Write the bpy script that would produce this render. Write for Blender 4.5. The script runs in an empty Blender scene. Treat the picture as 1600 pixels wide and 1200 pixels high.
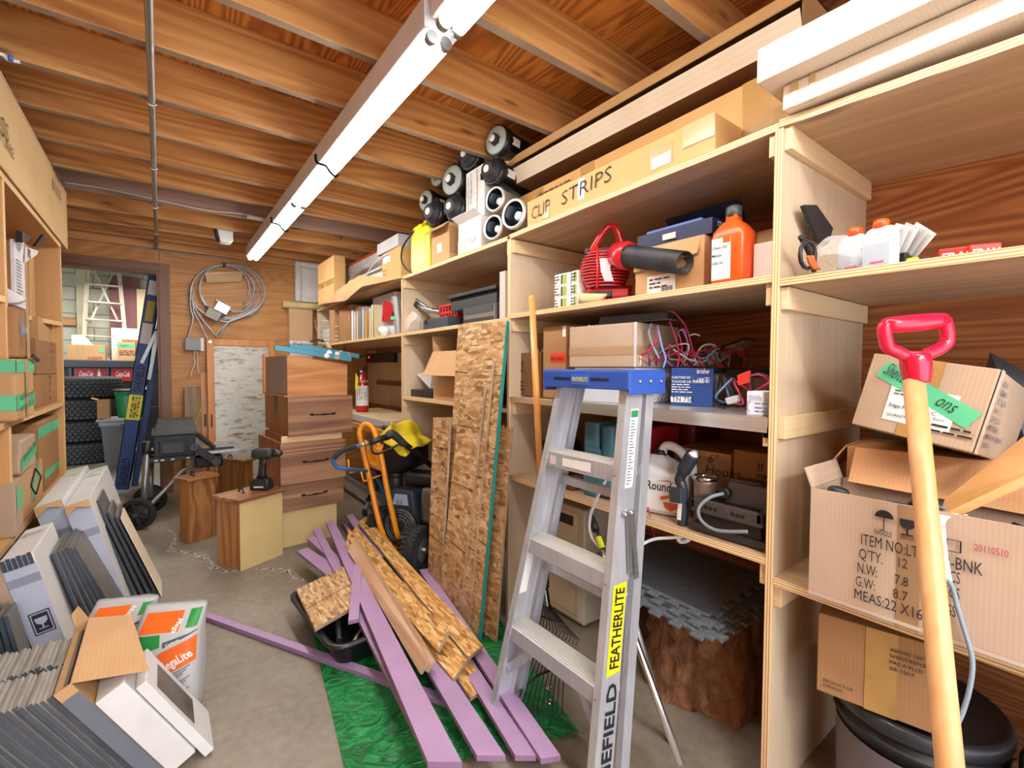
import bpy, bmesh, math, random
from mathutils import Vector as V, Matrix, Euler, Quaternion
import mathutils.geometry as mgeo
sc = bpy.context.scene
COL = sc.collection
R = math.radians
rnd = random.Random(7)

# ------------------------------------------------------------------ camera
F, HC = 731.0, 1.2
yaw, pit, rol = R(36.93), R(-1.836), R(0.30)
fw = V((math.sin(yaw)*math.cos(pit), math.cos(yaw)*math.cos(pit), math.sin(pit)))
r1 = V((math.cos(yaw), -math.sin(yaw), 0)); u1 = r1.cross(fw)
rt = r1*math.cos(rol) + u1*math.sin(rol); up = u1*math.cos(rol) - r1*math.sin(rol)
EYE = V((0, 0, HC))
cd = bpy.data.cameras.new('camera'); cam = bpy.data.objects.new('camera', cd); COL.objects.link(cam)
cd.sensor_width = 36; cd.lens = F/1600*36; cd.clip_start = .02
m = Matrix((rt, up, -fw)).transposed().to_4x4(); m.translation = EYE
cam.matrix_world = m; sc.camera = cam

# ------------------------------------------------------------------ view, sky, light
sc.view_settings.view_transform = 'Standard'; sc.view_settings.look = 'None'
sc.view_settings.gamma = 1; sc.view_settings.exposure = 0.2
w = bpy.data.worlds.new('world'); sc.world = w; w.use_nodes = True
w.node_tree.nodes['Background'].inputs[0].default_value = (.86, .92, 1, 1)
w.node_tree.nodes['Background'].inputs[1].default_value = 3.2
TUBE = 31.0            # brightness of the fluorescent tubes
def area(name, loc, sx, sy, power, rot=(0, 0, 0), col=(1, .97, .93)):
    l = bpy.data.lights.new(name, 'AREA'); l.shape = 'RECTANGLE'; l.size = sx; l.size_y = sy; l.energy = power; l.color = col
    o = bpy.data.objects.new(name, l); COL.objects.link(o); o.location = loc; o.rotation_euler = rot; return o
area('storage_room_light', (-.4, 8.3, 2.45), 1.2, 1.2, 60)
area('front_room_light', (.1, -1.6, 2.3), 1.6, .3, 55, (R(25), 0, 0))

# pixel of the 1600x1200 frame -> a point on a plane of the room
def ray(u, v): return rt*((u-800)/F) - up*((v-600)/F) + fw
def onx(u, v, x): d = ray(u, v); return EYE + d*(x/d.x)
def ony(u, v, y): d = ray(u, v); return EYE + d*(y/d.y)
def onz(u, v, z): d = ray(u, v); return EYE + d*((z-HC)/d.z)
def hz(A, u, v):                    # height of a pixel at the distance of point A
    d = ray(u, v); return HC + d.z*math.hypot(A.x, A.y)/math.hypot(d.x, d.y)
def atd(u, v, A):                   # point on the pixel's ray, on the upright plane through A that faces the eye
    n = V((A.x, A.y, 0)); d = ray(u, v); return EYE + d*(n.dot(n)/n.dot(d))

# ------------------------------------------------------------------ materials
def lin(h):
    h = h.lstrip('#'); c = [int(h[i:i+2], 16)/255 for i in (0, 2, 4)]
    return tuple(x/12.92 if x <= .04045 else ((x+.055)/1.055)**2.4 for x in c) + (1,)
def nt(name):
    m = bpy.data.materials.new(name); m.use_nodes = True; t = m.node_tree
    return m, t, t.nodes['Principled BSDF']
def nd(t, typ, ins=None, **kw):
    n = t.nodes.new('ShaderNode'+typ)
    for k, v in kw.items(): setattr(n, k, v)
    for k, v in (ins or {}).items():
        if isinstance(v, bpy.types.NodeSocket): t.links.new(v, n.inputs[k])
        else: n.inputs[k].default_value = v
    return n
def mth(t, op, a, b=None, clamp=False):
    n = nd(t, 'Math', {0: a}, operation=op, use_clamp=clamp)
    if b is not None:
        if isinstance(b, bpy.types.NodeSocket): t.links.new(b, n.inputs[1])
        else: n.inputs[1].default_value = b
    return n.outputs[0]
def ramp(t, fac, stops):
    n = nd(t, 'ValToRGB', {0: fac}); e = n.color_ramp.elements
    while len(e) < len(stops): e.new(.5)
    for x, (p, c) in zip(e, stops): x.position = p; x.color = lin(c) if isinstance(c, str) else c
    return n.outputs[0]
def coords(t, scale=(1, 1, 1), rot=(0, 0, 0), rand=True):
    tc = nd(t, 'TexCoord'); vec = tc.outputs['Object']
    if rand:
        oi = nd(t, 'ObjectInfo'); k = mth(t, 'MULTIPLY', oi.outputs['Random'], 37.0)
        vec = nd(t, 'VectorMath', {0: vec, 1: k}, operation='ADD').outputs[0]
    return nd(t, 'Mapping', {'Vector': vec, 'Scale': scale, 'Rotation': rot}).outputs[0]
def bump(t, b, h, s, d=.01):
    n = nd(t, 'Bump', {'Height': h, 'Strength': s, 'Distance': d}); t.links.new(n.outputs[0], b.inputs['Normal'])
MC = {}
def P(hexc, rough=.5, metal=0, name=None, grain=0.0, spec=.5, trans=0, coat=0):      # plain, with a little wear
    key = (hexc, rough, metal, grain, trans, coat, spec)
    if key in MC: return MC[key]
    m, t, b = nt(name or 'plain_'+hexc.lstrip('#'))
    b.inputs['Roughness'].default_value = rough; b.inputs['Metallic'].default_value = metal
    b.inputs['Specular IOR Level'].default_value = spec
    b.inputs['Coat Weight'].default_value = coat
    if trans: b.inputs['Transmission Weight'].default_value = trans; b.inputs['IOR'].default_value = 3.25
    n = nd(t, 'TexNoise', {'Vector': coords(t), 'Scale': 9.0, 'Detail': 5.0})
    c = lin(hexc); g = grain or .06
    d = tuple(x*(1-g) for x in c[:3]) + (1,); l = tuple(min(1, x*(1+g)) for x in c[:3]) + (1,)
    t.links.new(ramp(t, n.outputs[0], [(.3, d), (.7, l)]), b.inputs['Base Color'])
    r = nd(t, 'MapRange', {0: n.outputs[0], 3: max(0, rough-.08), 4: min(1, rough+.08)}); t.links.new(r.outputs[0], b.inputs['Roughness'])
    MC[key] = m; return m
def wood(name, dark, mid, light, axis=0, ring=3.0, rings=30, stretch=.07, fib=70, rough=.5, knots=0, bmp=.15, amp=.3, blotch=0, kvec=None):
    m, t, b = nt(name)
    s = [1, 1, 1]; s[axis] = stretch
    vec = coords(t, s)
    n1 = nd(t, 'TexNoise', {'Vector': vec, 'Scale': ring, 'Detail': 2.0, 'Distortion': .3}).outputs[0]
    s2 = [1, 1, 1]; s2[axis] = .03
    n2 = nd(t, 'TexNoise', {'Vector': coords(t, s2), 'Scale': float(fib), 'Detail': 3.0}).outputs[0]
    sn = mth(t, 'SINE', mth(t, 'MULTIPLY', n1, float(rings)))
    f = mth(t, 'ADD', mth(t, 'MULTIPLY', sn, amp), mth(t, 'ADD', mth(t, 'MULTIPLY', n2, .7), .15))
    if blotch:
        n3 = nd(t, 'TexNoise', {'Vector': coords(t), 'Scale': 2.2, 'Detail': 3.0}).outputs[0]
        f = mth(t, 'ADD', f, mth(t, 'MULTIPLY', mth(t, 'SUBTRACT', n3, .5), float(blotch)))
    c = ramp(t, f, [(.05, dark), (.5, mid), (.95, light)])
    if knots:
        vk = nd(t, 'TexVoronoi', {'Vector': coords(t, kvec or [1 if i != axis else .55 for i in range(3)]), 'Scale': float(knots)}).outputs['Distance']
        k = nd(t, 'MapRange', {0: vk, 1: .05, 2: .13, 3: 1, 4: 0}).outputs[0]
        c = nd(t, 'Mix', {0: mth(t, 'MULTIPLY', k, .75), 6: c, 7: tuple(x*.45 for x in lin(dark)[:3])+(1,)}, data_type='RGBA').outputs[2]
    t.links.new(c, b.inputs['Base Color']); b.inputs['Roughness'].default_value = rough
    bump(t, b, f, bmp, .004); return m
def cardboard(name, c0, c1, rough=.85):
    m, t, b = nt(name)
    n = nd(t, 'TexNoise', {'Vector': coords(t), 'Scale': 3.5, 'Detail': 6.0, 'Roughness': .6}).outputs[0]
    wv = nd(t, 'TexWave', {'Vector': coords(t), 'Scale': 38.0, 'Distortion': .4}, bands_direction='X').outputs['Fac']
    f = mth(t, 'ADD', mth(t, 'MULTIPLY', n, .85), mth(t, 'MULTIPLY', wv, .12))
    t.links.new(ramp(t, f, [(.25, c0), (.75, c1)]), b.inputs['Base Color']); b.inputs['Roughness'].default_value = rough
    b.inputs['Specular IOR Level'].default_value = .25
    bump(t, b, n, .12, .01); return m
def osb(name, axis_rot=0.0, stops=None):
    m, t, b = nt(name)
    def lay(rot, sc_):
        v = coords(t, (1, .2, .6), rot)
        nz = nd(t, 'TexNoise', {'Vector': v, 'Scale': 14.0, 'Detail': 2.0}).outputs['Color']
        vv = nd(t, 'Mix', {0: .04, 4: v, 5: nz}, data_type='VECTOR').outputs[1]
        return nd(t, 'TexVoronoi', {'Vector': vv, 'Scale': sc_}).outputs
    a = lay((.3, .2, axis_rot+.3), 104.0); c = lay((.1, .5, axis_rot-.7), 112.0); e = lay((.6, .1, axis_rot+1.1), 92.0)
    def g(o): return nd(t, 'SeparateColor', {0: o['Color']}).outputs[0]
    def g2(o): return nd(t, 'SeparateColor', {0: o['Color']}).outputs[1]
    sel = mth(t, 'GREATER_THAN', g2(c), .5); sel2 = mth(t, 'GREATER_THAN', g2(e), .62)
    f = nd(t, 'Mix', {0: sel, 2: g(a), 3: g(c)}).outputs[0]
    f = nd(t, 'Mix', {0: sel2, 2: f, 3: g(e)}).outputs[0]
    fib = nd(t, 'TexNoise', {'Vector': coords(t, (1, .1, .3), (0, 0, axis_rot+.4)), 'Scale': 90.0, 'Detail': 2.0}).outputs[0]
    f = mth(t, 'ADD', mth(t, 'MULTIPLY', f, .75), mth(t, 'MULTIPLY', fib, .3))
    t.links.new(ramp(t, f, stops or [(.1, '#6b4a2a'), (.28, '#a37a4c'), (.55, '#bd9565'), (.8, '#d3b085'), (1, '#e3c9a0')]), b.inputs['Base Color'])
    b.inputs['Roughness'].default_value = .6; bump(t, b, f, .3, .004); return m
def plyedge(name, axis=2):
    m, t, b = nt(name)
    s = [.02, .02, .02]; s[axis] = 1
    wv = nd(t, 'TexWave', {'Vector': coords(t, s, rand=False), 'Scale': 45.0, 'Distortion': 1.2, 'Detail': 2.0}, bands_direction='XYZ'[axis]).outputs['Fac']
    t.links.new(ramp(t, wv, [(.1, '#b78a58'), (.45, '#e3c08c'), (1, '#f0d8ac')]), b.inputs['Base Color']); b.inputs['Roughness'].default_value = .55
    return m
def alu(name, c='#c6c9cf', rough=.35, axis=2, metal=.9):
    m, t, b = nt(name)
    s = [60, 60, 60]; s[axis] = 1.5
    n = nd(t, 'TexNoise', {'Vector': coords(t, s), 'Scale': 2.0, 'Detail': 3.0}).outputs[0]
    n2 = nd(t, 'TexNoise', {'Vector': coords(t), 'Scale': 7.0, 'Detail': 5.0}).outputs[0]
    cc = lin(c); t.links.new(ramp(t, mth(t, 'ADD', mth(t, 'MULTIPLY', n, .5), mth(t, 'MULTIPLY', n2, .5)), [(.3, tuple(x*.75 for x in cc[:3])+(1,)), (.7, cc)]), b.inputs['Base Color'])
    b.inputs['Metallic'].default_value = metal
    t.links.new(nd(t, 'MapRange', {0: n2, 3: rough-.1, 4: rough+.15}).outputs[0], b.inputs['Roughness'])
    bump(t, b, n, .06, .002); return m
def emis(name, c, s):
    m, t, b = nt(name); b.inputs['Base Color'].default_value = lin(c); b.inputs['Emission Color'].default_value = lin(c); b.inputs['Emission Strength'].default_value = s; return m
def clear(name, tint=(1, 1, 1), op=.25, rough=.15, bmp=0.0):    # thin clear plastic film
    m, t, b = nt(name)
    b.inputs['Base Color'].default_value = (*tint, 1); b.inputs['Roughness'].default_value = rough
    out = t.nodes['Material Output']; tr = nd(t, 'BsdfTransparent')
    fr = nd(t, 'LayerWeight', {0: .35}).outputs['Facing']
    mx = nd(t, 'MixShader', {0: mth(t, 'ADD', mth(t, 'MULTIPLY', fr, .5), op, True), 1: tr.outputs[0], 2: b.outputs[0]})
    t.links.new(mx.outputs[0], out.inputs[0])
    if bmp:
        n = nd(t, 'TexNoise', {'Vector': coords(t), 'Scale': 28.0, 'Detail': 3.0, 'Distortion': 1.5}).outputs[0]; bump(t, b, n, bmp, .02)
    return m

# ------------------------------------------------------------------ mesh builder
class G:
    def __init__(s): s.v = []; s.f = []; s.mi = []; s.cur = 0; s.sm = []; s.smooth = False
    def mat(s, i): s.cur = i; return s
    def add(s, vs, fs, smooth=None):
        n = len(s.v); s.v += [V(x) for x in vs]
        for f in fs: s.f.append([n+i for i in f]); s.mi.append(s.cur); s.sm.append(s.smooth if smooth is None else smooth)
        return s
    def box(s, a, b, M=None):       # corners
        x0, y0, z0 = a; x1, y1, z1 = b
        vs = [V(p) for p in ((x0,y0,z0),(x1,y0,z0),(x1,y1,z0),(x0,y1,z0),(x0,y0,z1),(x1,y0,z1),(x1,y1,z1),(x0,y1,z1))]
        if M is not None: vs = [M @ p for p in vs]
        return s.add(vs, [(0,3,2,1),(4,5,6,7),(0,1,5,4),(1,2,6,5),(2,3,7,6),(3,0,4,7)])
    def cbox(s, c, d, M=None):
        c = V(c); d = V(d)/2
        return s.box(c-d, c+d, M)
    def hexa(s, p): return s.add(p, [(0,3,2,1),(4,5,6,7),(0,1,5,4),(1,2,6,5),(2,3,7,6),(3,0,4,7)])
    def bar(s, p, q, w, h, upv=(0,0,1)):     # rectangular bar from p to q
        p = V(p); q = V(q); d = (q-p).normalized(); sx = d.cross(V(upv))
        if sx.length < 1e-5: sx = d.cross(V((0,1,0)))
        sx.normalize(); sz = sx.cross(d); a = sx*w/2; c = sz*h/2
        return s.hexa([p-a-c, p+a-c, q+a-c, q-a-c, p-a+c, p+a+c, q+a+c, q-a+c])
    def quad(s, a, b, c, d): return s.add([a, b, c, d], [(0,1,2,3)])
    def slab(s, pts, th):           # flat polygon given in space, thickened along -normal
        pts = [V(p) for p in pts]; n = mgeo.normal(pts[:4] if len(pts) > 3 else pts)*th; k = len(pts)
        return s.add(pts + [p-n for p in pts], [tuple(range(k)), tuple(range(2*k-1, k-1, -1))] + [((i+1) % k, i, k+i, k+(i+1) % k) for i in range(k)])
    def cyl(s, p, q, r0, r1=None, n=20, caps=True, smooth=True):
        p = V(p); q = V(q); r1 = r0 if r1 is None else r1
        return s.lathe(p, (q-p), [(0, r0), ((q-p).length, r1)], n, caps, smooth)
    def lathe(s, o, ax, prof, n=24, caps=True, smooth=True):     # prof: (distance along axis, radius)
        o = V(o); ax = V(ax).normalized(); e = ax.orthogonal().normalized(); g = ax.cross(e)
        vs = []; fs = []
        for h, r in prof:
            for i in range(n):
                a = 2*math.pi*i/n; vs.append(o + ax*h + (e*math.cos(a)+g*math.sin(a))*r)
        for j in range(len(prof)-1):
            for i in range(n): fs.append((j*n+i, j*n+(i+1) % n, (j+1)*n+(i+1) % n, (j+1)*n+i))
        s.add(vs, fs, smooth)
        if caps:
            k = len(s.v)-len(vs)
            for base, rev in ((k, True), (k+(len(prof)-1)*n, False)):
                ring = [base+i for i in range(n)]; s.f.append(ring[::-1] if rev else ring); s.mi.append(s.cur); s.sm.append(False)
        return s
    def tube(s, pts, r, n=8, closed=False, caps=True):
        pts = [V(p) for p in pts]; k = len(pts); vs = []; fs = []; prev = None
        for i, p in enumerate(pts):
            a = pts[(i-1) % k] if (closed or i) else p; b = pts[(i+1) % k] if (closed or i < k-1) else p
            d = (b-a).normalized()
            e = d.orthogonal() if prev is None else (prev - d*prev.dot(d))
            if e.length < 1e-6: e = d.orthogonal()
            e.normalize(); prev = e; g = d.cross(e); rr = r(i/(k-1)) if callable(r) else r
            for j in range(n):
                t = 2*math.pi*j/n; vs.append(p + (e*math.cos(t)+g*math.sin(t))*rr)
        for i in range(k if closed else k-1):
            for j in range(n): fs.append((i*n+j, i*n+(j+1) % n, ((i+1) % k)*n+(j+1) % n, ((i+1) % k)*n+j))
        if caps and not closed: fs += [tuple(range(n-1, -1, -1)), tuple((k-1)*n+j for j in range(n))]
        return s.add(vs, fs, True)
    def sphere(s, c, r, n=16, k=10, sc_=(1, 1, 1)):
        c = V(c); vs = []; fs = []
        for j in range(k+1):
            for i in range(n):
                a = 2*math.pi*i/n; b = math.pi*j/k
                vs.append(c + V((math.sin(b)*math.cos(a)*sc_[0], math.sin(b)*math.sin(a)*sc_[1], math.cos(b)*sc_[2]))*r)
        for j in range(k):
            for i in range(n): fs.append((j*n+i, (j+1)*n+i, (j+1)*n+(i+1) % n, j*n+(i+1) % n))
        return s.add(vs, fs, True)
    def prism(s, poly, z0, z1, M=None):       # polygon in xy, extruded in z
        k = len(poly); vs = [V((x, y, z0)) for x, y in poly] + [V((x, y, z1)) for x, y in poly]
        if M is not None: vs = [M @ p for p in vs]
        return s.add(vs, [tuple(range(k-1, -1, -1)), tuple(range(k, 2*k))] + [(i, (i+1) % k, k+(i+1) % k, k+i) for i in range(k)])
    def loft(s, rings, caps=True, smooth=True):     # list of equal-length point rings
        k = len(rings[0]); vs = [p for r in rings for p in r]; fs = []
        for j in range(len(rings)-1):
            for i in range(k): fs.append((j*k+i, j*k+(i+1) % k, (j+1)*k+(i+1) % k, (j+1)*k+i))
        if caps: fs += [tuple(range(k-1, -1, -1)), tuple((len(rings)-1)*k+i for i in range(k))]
        return s.add(vs, fs, smooth)
    def grid(s, fn, nu, nv, smooth=True):
        vs = [fn(i/nu, j/nv) for j in range(nv+1) for i in range(nu+1)]
        return s.add(vs, [(j*(nu+1)+i, j*(nu+1)+i+1, (j+1)*(nu+1)+i+1, (j+1)*(nu+1)+i) for j in range(nv) for i in range(nu)], smooth)
    def xf(s, M): s.v = [M @ p for p in s.v]; return s
def T(x=0, y=0, z=0, rx=0, ry=0, rz=0): return Matrix.Translation((x, y, z)) @ Euler((R(rx), R(ry), R(rz)), 'XYZ').to_matrix().to_4x4()
def fr(o, x, y=None, z=None):       # frame from an origin and the directions of its axes
    x = V(x).normalized(); z = V(z) if z is not None else V((0, 0, 1))
    if y is None: y = z.cross(x)
    y = V(y); y = (y - x*y.dot(x)).normalized(); z = x.cross(y)
    m = Matrix((x, y, z)).transposed().to_4x4(); m.translation = V(o); return m
def rrect(w, h, r, n=4):            # rounded rectangle outline
    o = []
    for cx, cy, a in ((w/2-r, h/2-r, 0), (-w/2+r, h/2-r, 90), (-w/2+r, -h/2+r, 180), (w/2-r, -h/2+r, 270)):
        for i in range(n+1): t = R(a+90*i/n); o.append((cx+r*math.cos(t), cy+r*math.sin(t)))
    return o
def smooth_path(pts, n=6):          # Catmull-Rom through points
    pts = [V(p) for p in pts]; q = [pts[0]] + pts + [pts[-1]]; out = []
    for i in range(1, len(q)-2):
        a, b, c, d = q[i-1:i+3]
        for j in range(n):
            t = j/n; out.append(((b*2) + (c-a)*t + (a*2-b*5+c*4-d)*t*t + (b*3-a-c*3+d)*t**3)*.5)
    return out + [pts[-1]]

# ------------------------------------------------------------------ objects
WM = {}
def thing(name, label, cat, loc=(0, 0, 0), rz=0, group=None, M=None):
    o = bpy.data.objects.new(name, None); COL.objects.link(o); o.empty_display_size = .05
    M = M if M is not None else T(*loc, 0, 0, rz)
    o.matrix_world = M; WM[o.name] = M.copy()
    o['label'] = label; o['category'] = cat
    if group: o['group'] = group
    return o
def mesh(name, g, mats, M=None, bevel=0, seg=2, subd=0):
    me = bpy.data.meshes.new(name); me.from_pydata([tuple(p) for p in g.v], [], g.f)
    for x in (mats if isinstance(mats, (list, tuple)) else [mats]): me.materials.append(x)
    me.polygons.foreach_set('material_index', g.mi); me.polygons.foreach_set('use_smooth', g.sm)
    if M is not None: me.transform(M)
    me.update(); o = bpy.data.objects.new(name, me); COL.objects.link(o)
    if bevel:
        b = o.modifiers.new('bevel', 'BEVEL'); b.width = bevel; b.segments = seg; b.limit_method = 'ANGLE'; b.angle_limit = R(40)
    if subd:
        b = o.modifiers.new('subdivision', 'SUBSURF'); b.levels = b.render_levels = subd
    return o
def part(root, name, g, mats, world=False, bevel=0, label=None, subd=0, seg=2):    # child mesh, in the parent's own frame (or in room coordinates)
    M = WM[root.name]
    o = mesh(name, g, mats, M.inverted() if world else None, bevel, seg, subd); o.parent = root; WM[o.name] = M.copy()
    if label: o['label'] = label
    return o
def solo(name, label, cat, g, mats, group=None, bevel=0, subd=0, kind=None, seg=2):   # a thing that is one mesh, built in room coordinates
    lo = [min(p[i] for p in g.v) for i in range(3)]; hi = [max(p[i] for p in g.v) for i in range(3)]
    c = V(((lo[0]+hi[0])/2, (lo[1]+hi[1])/2, lo[2]))
    o = mesh(name, g, mats, Matrix.Translation(-c), bevel, seg, subd); o.location = c; WM[o.name] = Matrix.Translation(c)
    o['label'] = label; o['category'] = cat
    if group: o['group'] = group
    if kind: o['kind'] = kind
    return o
def struct(name, g, mats, bevel=0):
    o = mesh(name, g, mats, None, bevel); o['kind'] = 'structure'; WM[o.name] = Matrix(); return o
def kids(o): return [c for c in bpy.data.objects if c.parent == o]
def dup(root, M, label, group=None):        # a thing with copies of its parts and sub-parts
    c = root.copy(); COL.objects.link(c); c.matrix_world = M; WM[c.name] = M.copy(); c['label'] = label
    if group: c['group'] = group
    def rec(a, b):
        for ch in kids(a):
            d = ch.copy(); COL.objects.link(d); d.parent = b; rec(ch, d)
    rec(root, c); return c
TX = {}
def txt(s, size, bold=0.0, shear=0.0, sx=1.0):       # letters as flat mesh, origin at left baseline
    k = (s, bold, shear)
    if k not in TX:
        c = bpy.data.curves.new('t', 'FONT'); c.body = s; c.size = 1; c.offset = bold; c.shear = shear; c.resolution_u = 2
        o = bpy.data.objects.new('t', c); COL.objects.link(o)
        me = bpy.data.meshes.new_from_object(o.evaluated_get(bpy.context.evaluated_depsgraph_get()))
        TX[k] = ([v.co.copy() for v in me.vertices], [tuple(p.vertices) for p in me.polygons])
        bpy.data.objects.remove(o); bpy.data.curves.remove(c); bpy.data.meshes.remove(me)
    vs, fs = TX[k]; return [V((v.x*size*sx, v.y*size, 0)) for v in vs], fs
def width(s, bold=0.0, shear=0.0): vs, _ = txt(s, 1, bold, shear); return max(v.x for v in vs) if vs else 0
def letters(g, s, M, size, bold=0.0, shear=0.0, fit=None):   # adds lettering to g; M maps xy to the surface
    sx = 1.0
    if fit: sx = fit/max(1e-6, width(s, bold, shear)*size)
    vs, fs = txt(s, size, bold, shear, sx); return g.add([M @ v for v in vs], fs)
INK = P('#1b1a1c', .7); WHITE = P('#ecebe8', .55); PAPER = P('#e6e5e2', .8)
# ------------------------------------------------------------------ wood, card and metal kinds
M_fir = wood('fir_plywood', '#7d4525', '#a5663a', '#c48a58', axis=1, ring=2.0, rings=420, stretch=.07, amp=.22, rough=.5, blotch=.35)
M_firback = wood('fir_plywood_back', '#96602a', '#b98042', '#d09d5e', axis=0, ring=2.0, rings=200, stretch=.12, amp=.14, rough=.5, blotch=.4)
M_ceil = wood('ceiling_plywood', '#8f5220', '#bb7230', '#d89448', axis=1, ring=2.5, rings=200, stretch=.12, amp=.33, rough=.5)
M_joist = wood('joist_wood', '#a06a38', '#c68b4e', '#dfac6c', axis=0, ring=3, rings=120, stretch=.06, amp=.2, rough=.55, knots=2.0, blotch=.5, kvec=(1.1, .2, 4.2))
M_joistg = wood('joist_wood_grey', '#7b6252', '#94786a', '#ad9486', axis=0, ring=4, rings=26, stretch=.06, amp=.2, rough=.6, knots=1.4)
M_ply = wood('birch_plywood', '#bda284', '#cdb699', '#dcc9ae', axis=2, ring=3, rings=14, stretch=.05, amp=.13, rough=.5, blotch=.2)
M_plyY = wood('birch_plywood_shelf', '#a68867', '#bb9c7b', '#ceb394', axis=1, ring=3, rings=60, stretch=.05, amp=.16, rough=.5, knots=3.2, blotch=.3, kvec=(1.6, .5, .1))
M_plyX = wood('birch_cleat', '#c3a377', '#d9bb90', '#e8d2ac', axis=0, ring=5, rings=14, stretch=.06, amp=.15, rough=.5)
M_edge = plyedge('plywood_edge', 2); M_edgeX = plyedge('plywood_edge_upright', 1)
M_mel = wood('maple_melamine', '#c48f54', '#cd9a60', '#d6a76e', axis=2, ring=3, rings=8, stretch=.05, amp=.1, rough=.4)
M_melE = P('#e2bd83', .45)
M_trim = wood('stained_trim', '#5d3c2a', '#75503a', '#8d664c', axis=2, ring=6, rings=18, stretch=.05, amp=.15, rough=.45)
M_trimX = wood('stained_trim_header', '#5d3c2a', '#75503a', '#8d664c', axis=0, ring=6, rings=18, stretch=.05, amp=.15, rough=.45)
M_card = cardboard('cardboard', '#b58d61', '#c9a377'); M_cardD = cardboard('cardboard_brown', '#946c48', '#ab8159')
M_cardL = cardboard('cardboard_light', '#dccab0', '#ece0cb'); M_cardG = cardboard('cardboard_greyish', '#a9917a', '#bfa68d')
M_cardW = cardboard('cardboard_white', '#d9d6d2', '#eceae6'); M_kraft = cardboard('kraft_yellow', '#c99b60', '#dcb27a')
M_tape = P('#b08850', .28, name='packing_tape', grain=.12); M_tapeC = P('#c9a878', .2, name='clear_tape')
M_green = P('#58bd8a', .55, name='green_masking_tape', grain=.1)
M_osb = osb('osb_board'); M_osb2 = osb('osb_board_golden', 1.2, [(.1, '#7a4c20'), (.3, '#b07b3c'), (.55, '#c8964f'), (.8, '#dcb274'), (1, '#ecd0a0')])
M_alu = alu('aluminium'); M_steel = alu('stainless_steel', '#d6d5d2', .3, 1, .75); M_galv = alu('galvanised_steel', '#a9acae', .4, 0)
M_chrome = P('#d8d9db', .15, 1); M_blk = P('#1c1c1e', .45, name='black_plastic', grain=.2); M_blk2 = P('#2b2c30', .55, name='charcoal_plastic', grain=.2)
M_rub = P('#232324', .8, name='rubber', grain=.3); M_blue = P('#274680', .5, name='blue_fibreglass', grain=.12)

# ------------------------------------------------------------------ the room
XS, XW, YB, ZJ, ZC = 1.32, 1.965, 5.526, 2.36, 2.545
def conc():
    m, t, b = nt('concrete_floor')
    v = coords(t, rand=False)
    a = nd(t, 'TexNoise', {'Vector': v, 'Scale': 1.1, 'Detail': 8.0, 'Roughness': .65}).outputs[0]
    c = nd(t, 'TexNoise', {'Vector': v, 'Scale': 30.0, 'Detail': 6.0}).outputs[0]
    f = mth(t, 'ADD', mth(t, 'MULTIPLY', a, .75), mth(t, 'MULTIPLY', c, .25))
    cc = ramp(t, f, [(.3, '#62584c'), (.5, '#867b6d'), (.68, '#a0968a')])
    vo = nd(t, 'TexVoronoi', {'Vector': v, 'Scale': 7.0}).outputs['Distance']
    sp = nd(t, 'MapRange', {0: vo, 1: .02, 2: .05, 3: .6, 4: 0}).outputs[0]
    cc = nd(t, 'Mix', {0: sp, 6: cc, 7: lin('#5a5046')}, data_type='RGBA').outputs[2]
    t.links.new(cc, b.inputs['Base Color'])
    t.links.new(nd(t, 'MapRange', {0: a, 3: .3, 4: .65}).outputs[0], b.inputs['Roughness'])
    bump(t, b, c, .08, .004); return m
M_conc = conc()
def blocks():
    m, t, b = nt('painted_blocks')
    v = coords(t, (1, 1, 1), (R(90), 0, 0), rand=False)
    br = nd(t, 'TexBrick', {'Vector': v, 'Color1': lin('#c5c7b4'), 'Color2': lin('#b9bda6'), 'Mortar': lin('#7d7d6c'), 'Scale': 1.0, 'Mortar Size': .008, 'Brick Width': .4, 'Row Height': .2})
    n = nd(t, 'TexNoise', {'Vector': coords(t, rand=False), 'Scale': 6.0, 'Detail': 6.0}).outputs[0]
    c = nd(t, 'Mix', {0: mth(t, 'MULTIPLY', n, .5), 6: br.outputs[0], 7: lin('#8f8e7c')}, data_type='RGBA').outputs[2]
    t.links.new(c, b.inputs['Base Color']); b.inputs['Roughness'].default_value = .8; bump(t, b, br.outputs['Fac'], .4, .01); return m
YF = 9.6
struct('floor', G().box((-3.2, -1.4, -.12), (2.6, YF+.15, 0)), M_conc)
fc = bpy.data.objects['floor']
gc = G()          # filled cracks in the slab
for path, wd in (([(260, 828), (275, 836), (268, 858), (285, 862), (310, 868), (335, 885), (350, 893), (372, 892)], .03), ([(300, 800), (288, 812), (262, 815), (245, 826)], .012),
             ([(400, 889), (430, 889), (450, 893), (460, 902), (478, 907)], .028), ([(318, 867), (330, 877), (328, 890)], .016)):
    q = smooth_path([onz(u, v, .0015) for u, v in path], 5)
    for i in range(len(q)-1):
        d = (q[i+1]-q[i]).normalized(); n_ = V((-d.y, d.x, 0))
        w0 = wd*.5*(.5+rnd.random()); j = n_*rnd.uniform(-.008, .008)
        gc.quad(q[i]-n_*w0+j, q[i+1]-n_*w0+j, q[i+1]+n_*w0+j, q[i]+n_*w0+j)
def crackmat():
    m, t, b = nt('crack_filler'); n = nd(t, 'TexNoise', {'Vector': coords(t), 'Scale': 70.0, 'Detail': 3.0}).outputs[0]
    t.links.new(ramp(t, n, [(.42, '#4f473d'), (.55, '#c9c4bc')]), b.inputs['Base Color']); b.inputs['Roughness'].default_value = .9; return m
part(fc, 'crack', gc, crackmat(), True)
struct('wall_right', G().box((XW, -1.4, 0), (XW+.1, YB+.1, ZC)), M_fir)
struct('wall_left', G().box((-1.0, -1.4, 0), (-.9, YB, ZC)), M_firback)
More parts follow.
